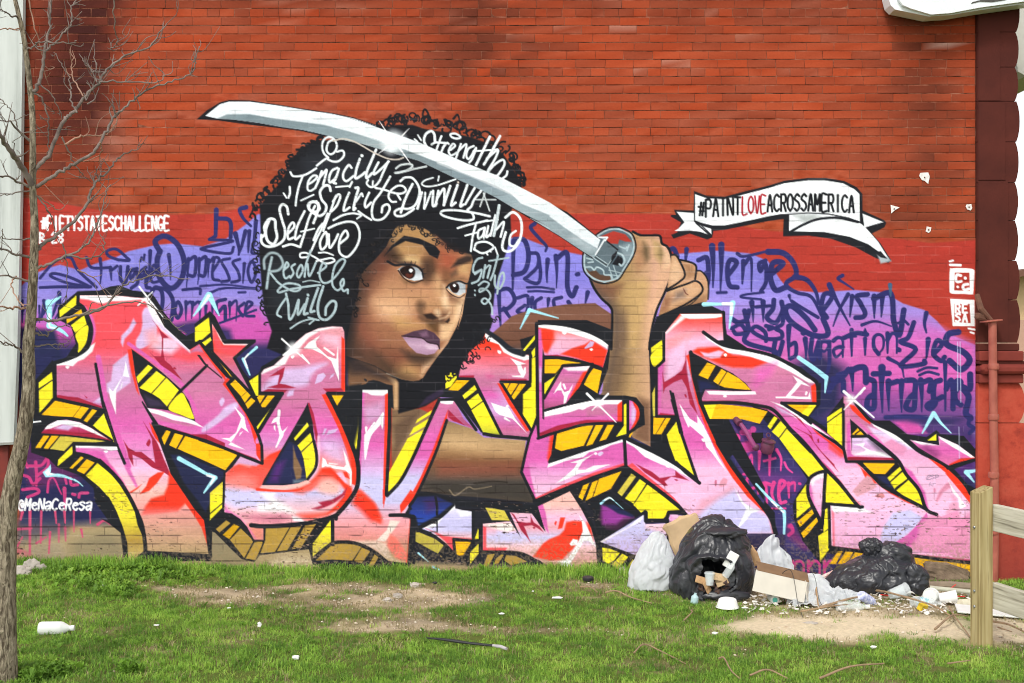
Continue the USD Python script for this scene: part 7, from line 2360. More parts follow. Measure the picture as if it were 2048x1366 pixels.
RAIL = usdkit.material(stage, '/World/Looks/grey_timber', {
    'g': ('texture_coordinate', {}), 'mp': ('mapping', {'scale': (24.0, 1.2, 24.0)}), 'n': ('noise_texture', {'scale': 1.8, 'detail': 6.0, 'distortion': 0.6}),
    'r': ('rgb_ramp', {'ramp': [(0.25, hexl('6f6a5c')), (0.42, hexl('a8a392')), (0.6, hexl('c2beae')), (0.8, hexl('999484'))]}), 'b': ('bump', {'strength': 0.4, 'distance': 0.002}), 'p': ('principled_bsdf', {'roughness': 0.8, 'specular_ior_level': 0.2})},
    [('g.object', 'mp.vector'), ('mp.vector', 'n.vector'), ('n.fac', 'r.fac'), ('n.fac', 'b.height'), ('r.color', 'p.base_color'), ('b.normal', 'p.normal')], surface='p.BSDF')
PB = on_ground(1963, 1290)
fence = thing('timber_fence', 'low timber fence of a yellowish square post and two grey rails at the right edge', 'fence', (PB[0], PB[1], 0), 13.5)
pz = EYE + (683 - 978) / FPX * (PB[1] + DIST)
post = bevel_box(0.092, 0.092, pz + 0.3, 0.004)
post = place(post, (0, 0, (pz - 0.3) / 2))
top = post.vertices[:, 2] > pz - 0.02
post.vertices[top, 2] += (post.vertices[top, 0] / 0.046) * 0.018
part('post', post, WOOD, fence, label='yellowish square post with a slanting top')
for py0, py1, nm in ((1008, 1061, 'upper grey rail'), (1164, 1216, 'lower grey rail')):
    d = PB[1] + DIST
    z1, z0 = EYE + (683 - py0) / FPX * d, EYE + (683 - py1) / FPX * d
    L = 2.6
    m = bevel_box(L, 0.038, z1 - z0, 0.003)
    ang = math.degrees(math.atan2(-0.285, 0.068)) - 13.5
    dirx = np.array([math.cos(math.radians(ang)), math.sin(math.radians(ang))])
    nrm = np.array([-dirx[1], dirx[0]])
    c = np.array([0.030, 0.0]) + dirx * (L / 2 + 0.02) + nrm * 0.04
    part('rail', place(m, (c[0], c[1], (z0 + z1) / 2), (0, 0, ang)), RAIL, fence, label=nm)
BOLT = look('bolt_steel', '8c8f92', 0.4, 0.2, 40.0, metallic=0.8)
for py in (1054, 1181, 1212):
    z = EYE + (683 - py) / FPX * (PB[1] + DIST)
    part('bolt', place(lathe([(0, -0.012), (0.007, -0.012), (0.009, 0), (0.006, 0.006), (0, 0.007)], 10), (-0.048, 0, z), (0, -90, 0)), BOLT, fence)

# ------------------------------------------------------------------ old pipe fitting that sticks out of the painted wall
PLUM = look('painted_iron', '65304a', 0.5, 0.35, 14.0, 0.3, 60.0, colour2='42203a')
PINKP = look('pink_painted_iron', 'a04078', 0.5, 0.3, 10.0, 0.2, 60.0, colour2='6c3060')
fit = thing('pipe_fitting', 'purple-painted iron pipe and valve sticking out of the mural wall above a square hole', 'pipe fitting', (float(wx(1524)), 0, float(wz(888))))
o = np.array([float(wx(1524)), 0, float(wz(888))])
P3 = lambda px, py, y: np.array([float(wx(px)), y, float(wz(py))]) - o
part('pipe', tube([P3(1476, 842, -0.02), P3(1490, 864, -0.07), P3(1508, 896, -0.075)], [0.016, 0.018, 0.019], 14), PINKP, fit, smooth=40)
part('collar', tube([P3(1471, 838, -0.0), P3(1477, 846, -0.045)], [0.024, 0.027], 12), PLUM, fit, smooth=40)
el = trimesh.creation.icosphere(2, 0.028)
part('elbow', place(el, P3(1508, 893, -0.07)), PLUM, fit, smooth=True)
part('valve_body', place(lathe([(0, -0.062), (0.038, -0.062), (0.048, -0.045), (0.052, 0), (0.044, 0.024), (0.053, 0.028), (0.053, 0.038), (0.036, 0.046), (0, 0.05)], 22), P3(1532, 889, -0.06), (14, 10, 0)), PLUM, fit, smooth=35)
ring = trimesh.creation.torus(0.017, 0.005, major_sections=18, minor_sections=8)
part('ring', place(ring, P3(1532, 869, -0.085), (75, 0, 20)), PLUM, fit, smooth=True)
part('hole', box(float(wx(1503)) - o[0], float(wx(1526)) - o[0], -0.0035, -0.0015, float(wz(886)) - o[2], float(wz(865)) - o[2]), look('dark_hole', (0.006, 0.005, 0.006), 1.0, 0.0), fit)  # near-black plate on the wall; the shade inside the hole is its colour

# torn white paper left on the wall
PAPER = look('torn_paper', 'ece9e6', 0.8, 0.12, 30.0, colour2='c9c4c0')
for lab, pts in (('largest torn white paper scrap on the bare brick, highest of the four', [(1840, 346), (1856, 345), (1859, 353), (1856, 368), (1849, 362), (1843, 360), (1838, 352)]),
                 ('triangular torn white paper scrap on the brick beside the ribbon banner', [(1781, 410), (1799, 415), (1790, 420), (1782, 427)]),
                 ('roundish white paper scrap on the brick next to the brownstone corner', [(1933, 409), (1942, 408), (1944, 416), (1941, 421), (1934, 419), (1931, 413)]),
                 ('smallest white paper scrap on the brick just above the red paint', [(1853, 453), (1862, 455), (1861, 462), (1857, 466), (1851, 463)])):
    t = thing('paper_scrap', lab, 'paper')
    part('scrap', prism(outline(pts, DIST), -0.006, -0.0035), PAPER, t)
    c = np.mean(pts, 0)
    part('nail', place(trimesh.creation.icosphere(1, 0.006), at(c[0], c[1], DIST) + [0, -0.006, 0]), RUST, t)
# ------------------------------------------------------------------ rubbish
BLACK_BAG = usdkit.material(stage, '/World/Looks/black_plastic', {
    'g': ('texture_coordinate', {}), 'mp': ('mapping', {'rotation': (0.5, 0.3, 0.4), 'scale': (14.0, 14.0, 30.0)}), 'n': ('noise_texture', {'scale': 1.0, 'detail': 4.0, 'roughness': 0.55, 'distortion': 0.8}), 'v': ('voronoi_texture', {'feature': 'distance_to_edge', 'scale': 0.6}),
    'mx': ('mix_float', {'fac': 0.12}), 'b': ('bump', {'strength': 0.45, 'distance': 0.012}), 'p': ('principled_bsdf', {'base_color': (0.017, 0.018, 0.022), 'roughness': 0.33, 'specular_ior_level': 0.55})},
    [('g.object', 'mp.vector'), ('mp.vector', 'n.vector'), ('mp.vector', 'v.vector'), ('n.fac', 'mx.a'), ('v.distance', 'mx.b'), ('mx.result', 'b.height'), ('b.normal', 'p.normal')], surface='p.BSDF')


def film(name, colour, fac, clear):
    return usdkit.material(stage, '/World/Looks/' + name, {
        'g': ('texture_coordinate', {}), 'n': ('noise_texture', {'scale': 9.0, 'detail': 3.0, 'distortion': 1.2}), 'b': ('bump', {'strength': 0.5, 'distance': 0.015}),
        'p': ('principled_bsdf', {'base_color': colour, 'roughness': 0.3, 'specular_ior_level': 0.5}), 't': ('translucent_bsdf', {'color': colour}), 'x': ('mix_closure', {'fac': fac}), 'c': ('transparent_bsdf', {}), 'y': ('mix_closure', {'fac': clear})},
        [('g.object', 'n.vector'), ('n.fac', 'b.height'), ('b.normal', 'p.normal'), ('p.BSDF', 'x.closure1'), ('t.BSDF', 'x.closure2'), ('x.closure', 'y.closure1'), ('c.BSDF', 'y.closure2')], surface='y.closure')


WHITE_BAG = film('white_plastic_film', (0.66, 0.69, 0.71), 0.35, 0.06)
CLEAR = usdkit.material(stage, '/World/Looks/clear_plastic', {'f': ('fresnel', {'IOR': 1.45}), 't': ('transparent_bsdf', {'color': (0.90, 0.93, 0.93)}), 'd': ('principled_bsdf', {'base_color': (0.75, 0.78, 0.78), 'roughness': 0.15}), 'x': ('mix_closure', {'fac': 0.26})},
                        [('t.BSDF', 'x.closure1'), ('d.BSDF', 'x.closure2')], surface='x.closure')
CARD = look('cardboard', 'b8936a', 0.85, 0.2, 12.0)
CARD_WHITE = look('white_card', 'cdc8bc', 0.8, 0.12, 8.0)
KRAFT = look('kraft_paper', 'c2a680', 0.85, 0.18, 9.0, 0.5, 24.0)
FOAM = look('white_foam', 'e2e2df', 0.6, 0.05, 20.0)
WHITE_PL = look('white_plastic', 'd3d7d2', 0.4, 0.06, 9.0)
BLUE_PL = look('blue_label', '6a78b8', 0.5, 0.4, 40.0, colour2='dfe2ee')
TEAL = look('teal_cap', '58b8a8', 0.4, 0.1)
RED_PL = look('red_plastic', 'd0332a', 0.4, 0.15)
DARK_INK = look('black_rubber', '1b1c1e', 0.5, 0.3, 20.0)
ROCK = look('pale_rock', 'b7afa4', 0.9, 0.35, 9.0, 0.6, 30.0)
ROT = look('rotten_board', '7f6d59', 0.95, 0.5, 16.0, 0.9, 40.0, colour2='5a4a3c')
STICK = look('dry_stick', 'a08668', 0.85, 0.4, 20.0)
ORANGE = look('orange_print', 'd88a2c', 0.6, 0.3, 30.0)
YELLOW = look('yellow_print', 'e0c22c', 0.6, 0.3, 30.0)


def gp(px, py):
    return on_ground(px, py)


def lump_mesh(sx, sy, sz, seed, sub=4, amp=0.22, freq=2.4, ridge=0.5):
    """A bag: a sphere pulled to size, sagging on the ground, with folds."""
    m = trimesh.creation.icosphere(sub, 1.0)
    v = m.vertices.copy()
    n = fbm(v * freq + seed * 3.7, 4, seed) - 0.5
    f = np.abs(fbm(v * [freq * 1.8, freq * 1.8, freq * 1.1] + seed, 3, seed + 5) - 0.5) * 2
    v = v * (1 + amp * 1.6 * n - ridge * 0.25 * (1 - f) ** 3)[:, None]
    z = v[:, 2]
    v[:, 2] = np.where(z < -0.45, -0.45 + (z + 0.45) * 0.15, z)
    flare = np.clip(-z, 0, 1) * 0.12
    v[:, :2] *= (1 + flare)[:, None]
    v = v * [sx, sy, sz / 1.45]
    v[:, 2] -= v[:, 2].min() + 0.01
    return v, np.array(m.faces)


def pleats(v, centre, top, seed, depth, n=7.0, twist=0.6):
    """Sharp soft folds in a film: creases that gather towards the point top."""
    d = v - centre
    r = np.linalg.norm(d, axis=1, keepdims=True)
    d = d / r
    t = np.asarray(top, float) / np.linalg.norm(top)
    a = np.cross(t, [0.3, 0.9, 0.1])
    a /= np.linalg.norm(a)
    b = np.cross(t, a)
    pol = np.arccos(np.clip(d @ t, -1, 1))
    az = np.arctan2(d @ b, d @ a) + twist * (fbm(d * 1.6 + seed, 3, seed) - 0.5) * 2.5
    ring = np.stack([np.cos(az), np.sin(az)], 1)
    out = np.zeros(len(v))
    for k, (f, w) in enumerate(((n, 1.0), (n * 2.1, 0.5), (n * 4.3, 0.22))):
        q = np.column_stack([ring * f * 0.42, pol * 1.1 * (1 + 0.5 * k)])
        x = noise(q + seed * 3.1 + k, seed + k)
        out += w * (np.abs(2 * x - 1) ** 0.8 - 0.45)
    dent = fbm(d * 2.3 + seed * 1.7, 2, seed + 7) - 0.5
    return v + d * (depth * out + depth * 1.2 * dent)[:, None]


# ---- the big torn black bag
c = gp(1430, 1206) + [0.0, 0.30, 0]
bag = thing('black_rubbish_bag', 'big torn black plastic rubbish bag standing open with waste spilling from it', 'rubbish bag', c)
v, f = lump_mesh(0.315, 0.26, 0.53, 3, 6, 0.06, 1.1, 0.0)
v = pleats(v, np.array([0.0, 0, 0.25]), (0.25, -0.35, 0.9), 5, 0.030, 6.0)
v[:, 2] = np.maximum(v[:, 2], -0.015)
v[:, 0] += 0.10 * np.clip(v[:, 2] / 0.5, 0, 1) * np.clip(-v[:, 0] / 0.3, 0, 1) + 0.02
d = v - [0.015, 0, 0.27]
d /= np.linalg.norm(d, axis=1, keepdims=True)
mouth = np.array([-0.06, -0.93, -0.34])
mouth /= np.linalg.norm(mouth)
ang = np.degrees(np.arccos(np.clip(d @ mouth, -1, 1)))
ang = ang + 20 * (fbm(d * 3.0, 3, 81) - 0.5) - 14 * np.clip(np.abs(d[:, 0] + 0.05), 0, 0.5)
lip = np.clip(1 - np.abs(ang - 25) / 8, 0, 1)
v = v + d * (lip * 0.035)[:, None] + np.array([0, 0, 1]) * (lip * np.clip(d[:, 2], 0, 1) * 0.03)[:, None]
keep = (ang[f] > 22).all(1)
part('sack', (v, f[keep]), BLACK_BAG, bag, smooth=True)
vi = (v - [0.015, 0, 0.27]) * 0.93 + [0.015, 0, 0.27]
vi[(ang < 34)] += np.array([0.0, 0.015, 0])
inner_cut = (ang[f] > 16).all(1)
part('lining', (vi, f[inner_cut][:, ::-1]), BLACK_BAG, bag, smooth=True)
flap = trimesh.creation.icosphere(3, 1.0)
fv = flap.vertices * [0.125, 0.05, 0.055]
fv = fv + (fbm(fv * 22, 3, 83)[:, None] - 0.5) * 0.05
part('torn_flap', (fv * [1.25, 1.2, 0.6] + [0.10, -0.14, 0.455], flap.faces), BLACK_BAG, bag, smooth=True)
part('torn_flap', (fv * [0.45, 0.5, 1.8] + [-0.185, -0.215, 0.10], flap.faces), BLACK_BAG, bag, smooth=True)
part('torn_flap', (fv * [1.3, 0.6, 0.7] + [0.09, -0.245, 0.035], flap.faces), BLACK_BAG, bag, smooth=True)


def cup(r0, r1, h, t=0.002, sides=20):
    return lathe([(0, 0), (r0, 0), (r1, h), (r1 * 1.06, h), (r1 * 1.06, h + 0.004), (r1 - t, h + 0.004), (r0 - t, t), (0, t)], sides)


def bottle(r, h, neck=0.35, sides=18):
    return lathe([(0, 0), (r * 0.9, 0), (r, 0.06 * h), (r, 0.60 * h), (r * 0.9, 0.68 * h), (r * neck * 1.1, 0.86 * h), (r * neck, 0.9 * h), (r * neck, h), (0, h)], sides)


def cap(r, h, hh=0.022, neck=0.35):
    return place(lathe([(0, 0), (r * neck * 1.25, 0), (r * neck * 1.25, hh), (0, hh)], 14), (0, 0, h))


def lying(name, label, cat, meshes, px, py, rot, lift, group=None, off=(0, 0, 0)):
    """A small thing lying on the ground at a place of the picture; meshes: (part name, mesh, material)."""
    t = thing(name, label, cat, gp(px, py) + np.array([0, 0, lift]) + off, group=group)
    for pn, m, mat in meshes:
        part(pn, place(m, (0, 0, 0), rot), mat, t, smooth=35)
    return t


cpos = np.array(c)
t = thing('plastic_cup', 'clear lidded plastic cup standing in the mouth of the torn black bag', 'cup', cpos + [-0.030, -0.262, 0.115])
part('cup', cup(0.026, 0.034, 0.075), CLEAR, t, smooth=35)
part('lid', place(lathe([(0, 0.012), (0.03, 0.012), (0.038, 0.004), (0.038, 0), (0, 0)], 20), (0, 0, 0.078)), CLEAR, t, smooth=35)
t = thing('foam_tray', 'white foam tray leaning on the front of the torn black bag', 'tray', cpos + [0.115, -0.262, 0.285])
part('tray', place(join([bevel_box(0.07, 0.012, 0.12, 0.004), place(bevel_box(0.06, 0.02, 0.10, 0.006), (0, 0.008, 0))]), (0, 0, 0), (10, 28, -10)), FOAM, t)
t = thing('plastic_bottle', 'crushed clear bottle lying under the foam tray in the black bag', 'bottle', cpos + [0.075, -0.262, 0.175])
part('body', place(bottle(0.026, 0.13), (0, 0, 0), (15, 30, 0)), CLEAR, t, smooth=35)
brown = ((-0.085, -0.25, 0.145, 20), (0.055, -0.255, 0.135, -25), (-0.045, -0.255, 0.10, 60), (0.03, -0.26, 0.17, 10))
for n, (x, y, z, a) in enumerate(brown):
    t = thing('paper_bag_scrap', ('torn brown paper scrap left of the lidded cup in the black bag', 'torn brown paper scrap right of the lidded cup in the black bag', 'lowest torn brown paper scrap in the mouth of the black bag', 'torn brown paper scrap behind the lidded cup in the black bag')[n], 'paper', cpos + [x, y, z])
    m = bevel_box(0.085, 0.008, 0.05, 0.003)
    m = m.subdivide().subdivide()
    m.vertices[:, 1] += 0.02 * (fbm(m.vertices * 30 + n, 2, 90 + n) - 0.5)
    part('paper', place(m, (0, 0, 0), (-20, a, a * 0.5)), KRAFT if n % 2 else CARD, t)
t = thing('food_waste', 'dark mixed food scraps in the bottom of the torn black bag', 'waste', cpos + [0.0, -0.2, 0.07], kind='stuff')
wr = np.random.default_rng(12)
part('scraps', join([place(bevel_box(*wr.uniform(0.012, 0.04, 3), 0.003), wr.uniform([-0.1, -0.06, -0.01], [0.12, 0.05, 0.06]), wr.uniform(0, 180, 3)) for _ in range(36)]), look('scraps', '5a3f2a', 0.8, 0.5, 60.0, colour2='2a2430'), t, kind='stuff')
t = thing('plastic_bottle', 'small pale blue bottle at the left foot of the torn black bag', 'bottle', gp(1388, 1208))
part('body', place(bottle(0.026, 0.075), (0, 0, 0), (0, 8, 0)), look('pale_blue_plastic', 'a9c4c8', 0.3, 0.1), t, smooth=35)
t = thing('red_wrapper', 'bright red wrapper between the white bag and the torn black bag', 'wrapper', gp(1347, 1183))
part('wrapper', place(bevel_box(0.03, 0.02, 0.07, 0.006), (0, 0, 0.035), (0, 12, 0)), RED_PL, t)

# ---- the second black bag, lower, by the wall
c2 = gp(1775, 1197) + [0.0, 0.26, 0]
bag2 = thing('black_rubbish_bag', 'low slumped black plastic rubbish bag with a knotted top by the wall', 'rubbish bag', c2)
v, f = lump_mesh(0.345, 0.21, 0.27, 8, 6, 0.10, 1.1, 0.0)
v = pleats(v, np.array([0.0, 0, 0.11]), (0.05, 0.0, 1.0), 11, 0.030, 6.5)
v[:, 2] = np.maximum(v[:, 2] * (1 - 0.25 * np.clip((-v[:, 0] - 0.05) / 0.3, 0, 1)), -0.015)
part('sack', (v, f), BLACK_BAG, bag2, smooth=True)
k = trimesh.creation.icosphere(4, 1.0)
kv = k.vertices * [0.085, 0.06, 0.07]
kv = pleats(kv, np.zeros(3), (0.3, 0, 1), 13, 0.018, 4.0)
part('knot', (kv + [-0.03, 0.02, 0.315], k.faces), BLACK_BAG, bag2, smooth=True)
kv2 = k.vertices * [0.15, 0.10, 0.12]
kv2 = pleats(kv2, np.zeros(3), (-0.6, 0, 1), 15, 0.022, 4.0)
part('fold', (kv2 + [0.13, 0.02, 0.235], k.faces), BLACK_BAG, bag2, smooth=True)
kv3 = k.vertices * [0.10, 0.07, 0.13]
kv3 = pleats(kv3, np.zeros(3), (-0.3, 0, 1), 17, 0.020, 5.0)
part('fold', (kv3 + [0.24, -0.13, 0.10], k.faces), BLACK_BAG, bag2, smooth=True)

# ---- white bags and sheets
c3 = gp(1306, 1188) + [0.0, 0.17, 0]
wb = thing('white_rubbish_bag', 'full white plastic bag leaning on the wall left of the torn black bag', 'rubbish bag', c3)
v, f = lump_mesh(0.175, 0.145, 0.40, 14, 5, 0.10, 1.4, 0.0)
v = pleats(v, np.array([0.0, 0, 0.18]), (0.2, 0.1, 1.0), 19, 0.022, 5.5)
v[:, 2] = np.maximum(v[:, 2], -0.012)
s = 1 - 0.42 * np.clip(v[:, 2] / 0.38 - 0.25, 0, 1) ** 1.2
v[:, 0] = v[:, 0] * s + 0.05 * np.clip(v[:, 2] / 0.38, 0, 1)
v[:, 1] = v[:, 1] * s
part('sack', (v, f), WHITE_BAG, wb, smooth=True)
part('contents', place(join([place(bevel_box(0.09, 0.09, 0.13, 0.02), (0.03, -0.02, 0.10)), place(bevel_box(0.10, 0.08, 0.08, 0.02), (-0.07, 0.0, 0.08), (0, 20, 30))]), (0, 0, 0)), look('bag_contents', 'd9b49c', 0.8, 0.3, 20.0, colour2='a9b4cc'), wb)


def sheet(w, h, seed, amp=0.05, nx=26, ny=18, fold=6.0):
    """A crumpled film standing roughly upright in the xz plane."""
    u, t = np.meshgrid(np.linspace(-0.5, 0.5, nx), np.linspace(0, 1, ny))
    n = fbm(np.stack([u * fold, t * fold * 0.7, np.full_like(u, seed)], -1), 3, seed) - 0.5
    m = fbm(np.stack([u * 4, t * 4, np.full_like(u, seed + 9)], -1), 3, seed + 3) - 0.5
    x = u * w * (1 - 0.15 * t) + m * 0.3 * w * t
    y = n * amp * 2.6
    z = t * h * (1 - 0.45 * np.abs(2 * u) ** 2.5) + m * 0.12 * h
    v = np.stack([x, y, z], -1).reshape(-1, 3)
    i, j = np.meshgrid(np.arange(ny - 1), np.arange(nx - 1), indexing='ij')
    return v, np.stack([i * nx + j, i * nx + j + 1, (i + 1) * nx + j + 1, (i + 1) * nx + j], -1).reshape(-1, 4)


for px, py, w, h, lab, rot, off in ((1566, 1180, 0.27, 0.36, 'tall crumpled white plastic bag behind the white card box', (-18, 0, 8), 0.15), (1630, 1216, 0.36, 0.24, 'crumpled white plastic sheet sliding off the right end of the card box', (-38, 0, -6), 0.05),
                                    (1690, 1206, 0.26, 0.13, 'flat crumpled white plastic sheet left of the slumped black bag', (-55, 0, 10), 0.03)):
    t = thing('plastic_sheet', lab, 'plastic sheet', gp(px, py) + np.array([0, off, 0]))
    m = trimesh.Trimesh(*[x if i == 0 else np.vstack([x[:, [0, 1, 2]], x[:, [0, 2, 3]]]) for i, x in enumerate(sheet(w, h, int(px) % 50))], process=False)
    part('film', place(m, (0, 0, 0.01), rot), WHITE_BAG, t, smooth=True)
    part('lower_film', place(m, (0.02, -0.05, 0.005), (rot[0] - 25, 0, rot[2] + 14)), WHITE_BAG, t, smooth=True)

# ---- paper bag against the wall
t = thing('paper_bag', 'crumpled brown paper bag propped on the wall behind the white bag', 'paper bag', [float(wx(1372)), -0.13, float(ground_z(1.3, -0.1))])
m = bevel_box(0.26, 0.10, 0.36, 0.02)
m = m.subdivide().subdivide().subdivide()
m.vertices += (np.stack([fbm(m.vertices * 11 + k, 3, 40 + k) for k in range(3)], -1) - 0.5) * 0.06
part('bag', place(m, (0.0, 0.0, 0.28), (-8, -22, 0)), KRAFT, t, smooth=20)
part('handle', place(tube(smooth_line([(-0.05, -0.05, 0.0), (-0.06, -0.09, 0.05), (-0.02, -0.10, 0.06), (0.0, -0.06, 0.0)]), 0.004, 6), (-0.09, -0.02, 0.12)), DARK_INK, t)
t = thing('paper_bag', 'small brown paper bag end showing right of the torn black bag', 'paper bag', gp(1512, 1190) + np.array([0, 0.12, 0.26]))
m = bevel_box(0.07, 0.05, 0.14, 0.01).subdivide().subdivide()
m.vertices += (np.stack([fbm(m.vertices * 16 + k, 3, 44 + k) for k in range(3)], -1) - 0.5) * 0.03
part('bag', place(m, (0, 0, 0), (0, -30, 0)), CARD, t, smooth=20)

# ---- card box, open, lying
bc = gp(1563, 1212)
t = thing('card_box', 'open white card box lying tilted beside the torn black bag', 'box', bc)
panel = lambda w, h, th=0.004: bevel_box(w, th, h, 0.0015)
part('side', place(panel(0.36, 0.145), (-0.01, 0.0, 0.135), (-12, 13, 0)), CARD_WHITE, t)
part('side', place(panel(0.15, 0.14), (0.20, 0.06, 0.09), (-8, 10, 62)), CARD_WHITE, t)
part('top_flap', place(panel(0.36, 0.10), (0.02, 0.055, 0.222), (-62, 13, 0)), look('card_inside', '7d6146', 0.9, 0.25, 12.0), t)
part('end_flap', place(panel(0.09, 0.13), (0.235, -0.02, 0.06), (-5, 24, 80)), CARD, t)
part('bottom', place(panel(0.34, 0.13), (0.01, 0.09, 0.075), (78, 12, 0)), CARD, t)
lying('drink_can', 'can lying under the card box with its teal end showing', 'can', [('can', lathe([(0, 0), (0.028, 0), (0.032, 0.006), (0.032, 0.10), (0, 0.10)], 20), WHITE_PL), ('end', lathe([(0, -0.003), (0.017, -0.003), (0.017, 0.0), (0, 0)], 16), TEAL)], 1550, 1210, (-90, 0, 0), 0.034)
wire = smooth_line([gp(1541, 1190) + [0, -0.06, 0.02], gp(1552, 1206) + [0, -0.03, 0.17], gp(1580, 1210) + [0, -0.03, 0.24], gp(1596, 1222) + [0, 0, 0.05], gp(1606, 1238) + [0, 0, 0.01]])
tag(part('wire', tube(wire, 0.0022, 6), DARK_INK, None, True), 'thin dark wire looped over the front of the white card box', 'wire')
wire = smooth_line([gp(1600, 1215) + [0, 0.02, 0.28], gp(1625, 1212) + [0, -0.03, 0.22], gp(1640, 1222) + [0, 0, 0.06], gp(1661, 1228) + [0, 0, 0.01]])
tag(part('wire', tube(wire, 0.002, 6), DARK_INK, None, True), 'thin dark wire hanging over the white plastic sheet', 'wire')

lying('foam_bowl', 'white foam bowl upside down in front of the torn black bag', 'bowl', [('bowl', lathe([(0, 0.058), (0.05, 0.058), (0.058, 0.052), (0.072, 0.006), (0.078, 0), (0.07, 0), (0, 0.05)], 26), FOAM)], 1455, 1219, (0, 0, 0), 0.016)
lying('plastic_bottle', 'white plastic bottle lying in the grass on the left', 'bottle', [('body', bottle(0.040, 0.20, 0.36, 24), WHITE_PL), ('cap', cap(0.040, 0.182, 0.02), WHITE_PL)], 110, 1270, (0, 90, 4), 0.033, off=(-0.10, 0.02, 0))
lying('plastic_bottle', 'crumpled bottle with a blue and white label in front of the slumped black bag', 'bottle', [('body', bottle(0.034, 0.20), BLUE_PL), ('cap', cap(0.034, 0.185), WHITE_PL)], 1745, 1216, (0, 118, 36), 0.05, off=(-0.07, 0.03, 0.03))
lying('plastic_bottle', 'clear empty bottle lying left of the blue-labelled bottle', 'bottle', [('body', bottle(0.034, 0.22), CLEAR), ('cap', cap(0.034, 0.20), WHITE_PL)], 1712, 1224, (0, 92, 6), 0.033, off=(-0.12, 0.02, 0))
lying('plastic_cup', 'clear plastic cup lying in front of the slumped black bag', 'cup', [('cup', cup(0.033, 0.047, 0.13), CLEAR)], 1800, 1204, (0, 76, 12), 0.045, off=(-0.06, 0.03, 0))
lying('plastic_bottle', 'clear bottle with a green and blue label left of the fence post', 'bottle', [('body', bottle(0.036, 0.21), CLEAR), ('label', lathe([(0.0365, 0.05), (0.037, 0.05), (0.037, 0.11), (0.0365, 0.11)], 18), look('green_label', '4aa0a8', 0.5, 0.5, 40.0, colour2='e8ecec'))], 1856, 1216, (0, 95, 8), 0.036, off=(-0.1, 0.03, 0))
lying('plastic_cup', 'white plastic cup lying left of the fence post', 'cup', [('cup', cup(0.032, 0.044, 0.11), FOAM)], 1895, 1210, (0, 82, -12), 0.043, off=(-0.05, 0.02, 0))
lying('plastic_cup', 'dirty cream cup tipped against the fence post', 'cup', [('cup', cup(0.03, 0.042, 0.10), look('cream_plastic', 'd9d2b8', 0.5, 0.2, 30.0))], 1932, 1222, (0, 100, 20), 0.043, off=(-0.03, 0.03, 0))
lying('plastic_box', 'yellow-printed food carton on the ground left of the fence post', 'carton', [('carton', bevel_box(0.06, 0.04, 0.05, 0.004), YELLOW)], 1845, 1222, (20, 10, 30), 0.025)
lying('food_tub', 'white food tub lying on the waste beneath the slumped black bag', 'tub', [('tub', cup(0.045, 0.055, 0.05), WHITE_PL)], 1868, 1212, (0, 100, 60), 0.05, off=(0, 0.08, 0))
for px, py, a, l, lab, tilt in ((1778, 1200, 38, 0.13, 'red drinking straw sticking out of the clear cup', 10), (1897, 1188, -30, 0.13, 'red straw raised above the clutter left of the post', 38), (1915, 1201, 20, 0.11, 'red straw lying lowest beside the fence post', 4), (1838, 1180, 10, 0.05, 'short red straw end below the slumped black bag', 0)):
    t = thing('drinking_straw', lab, 'straw', gp(px, py) + np.array([0, 0, 0.03]))
    part('straw', place(tube([(-l / 2, 0, 0), (l / 2, 0, 0)], 0.004, 8), (0, 0, 0), (0, -tilt if a < 0 else tilt, a * 0.3)), RED_PL, t)
lying('brown_bottle', 'small red and white packet under the left end of the slumped bag', 'packet', [('packet', bevel_box(0.11, 0.03, 0.04, 0.008), look('red_white_packet', 'd8d4d0', 0.5, 0.5, 26.0, colour2='b0483c'))], 1666, 1185, (0, -22, 10), 0.06, off=(0, 0.12, 0.04))
lying('black_tray', 'flat black plastic tray at the foot of the slumped black bag', 'tray', [('tray', bevel_box(0.16, 0.09, 0.018, 0.004), DARK_INK)], 1715, 1200, (8, 4, 12), 0.025)

# rotten board and pole by the wall
t = thing('rotten_board', 'rough grey-brown slab of rotten board leaning on the wall by the post', 'board', [float(wx(1893)), -0.07, float(wz(1172))])
m = bevel_box(0.34, 0.05, 0.17, 0.012).subdivide().subdivide().subdivide()
m.vertices += (np.stack([fbm(m.vertices * [8, 8, 30] + k, 3, 60 + k) for k in range(3)], -1) - 0.5) * [0.05, 0.06, 0.03]
m.vertices[:, 2] -= 0.05 * np.clip(m.vertices[:, 0] / 0.17, 0, 1)
part('board', place(m, (-0.02, 0, 0.10), (-14, 4, 0)), ROT, t)
a, b = gp(1858, 1178), gp(1948, 1183)
tag(part('pole', tube([a + [0, 0.0, 0.03], (a + b) / 2 + [0, 0, 0.036], b + [0, 0, 0.03]], [0.026, 0.03, 0.03], 10), look('weathered_pole', '8d7d6a', 0.9, 0.3, 10.0, 0.5, 40.0), None, 35), 'thick weathered wooden pole lying at the wall behind the fence post', 'pole')
a, b = gp(1866, 1196) + [0, 0.06, 0], gp(1950, 1202) + [0, 0.06, 0]
tag(part('plastic_pipe', tube([a + [0, 0, 0.06], b + [0, 0, 0.05]], 0.016, 10), look('pale_pipe', 'b9b8a4', 0.6, 0.2), None, 35), 'pale thin plastic pipe lying in front of the weathered pole', 'pipe')
sb = gp(2010, 1240)
tag(part('white_board', place(bevel_box(0.42, 0.16, 0.012, 0.003), sb + np.array([-0.05, 0.12, 0.03]), (6, 2, -14)), WHITE_PL, None), 'white board lying on the ground beyond the lower rail of the fence', 'board')

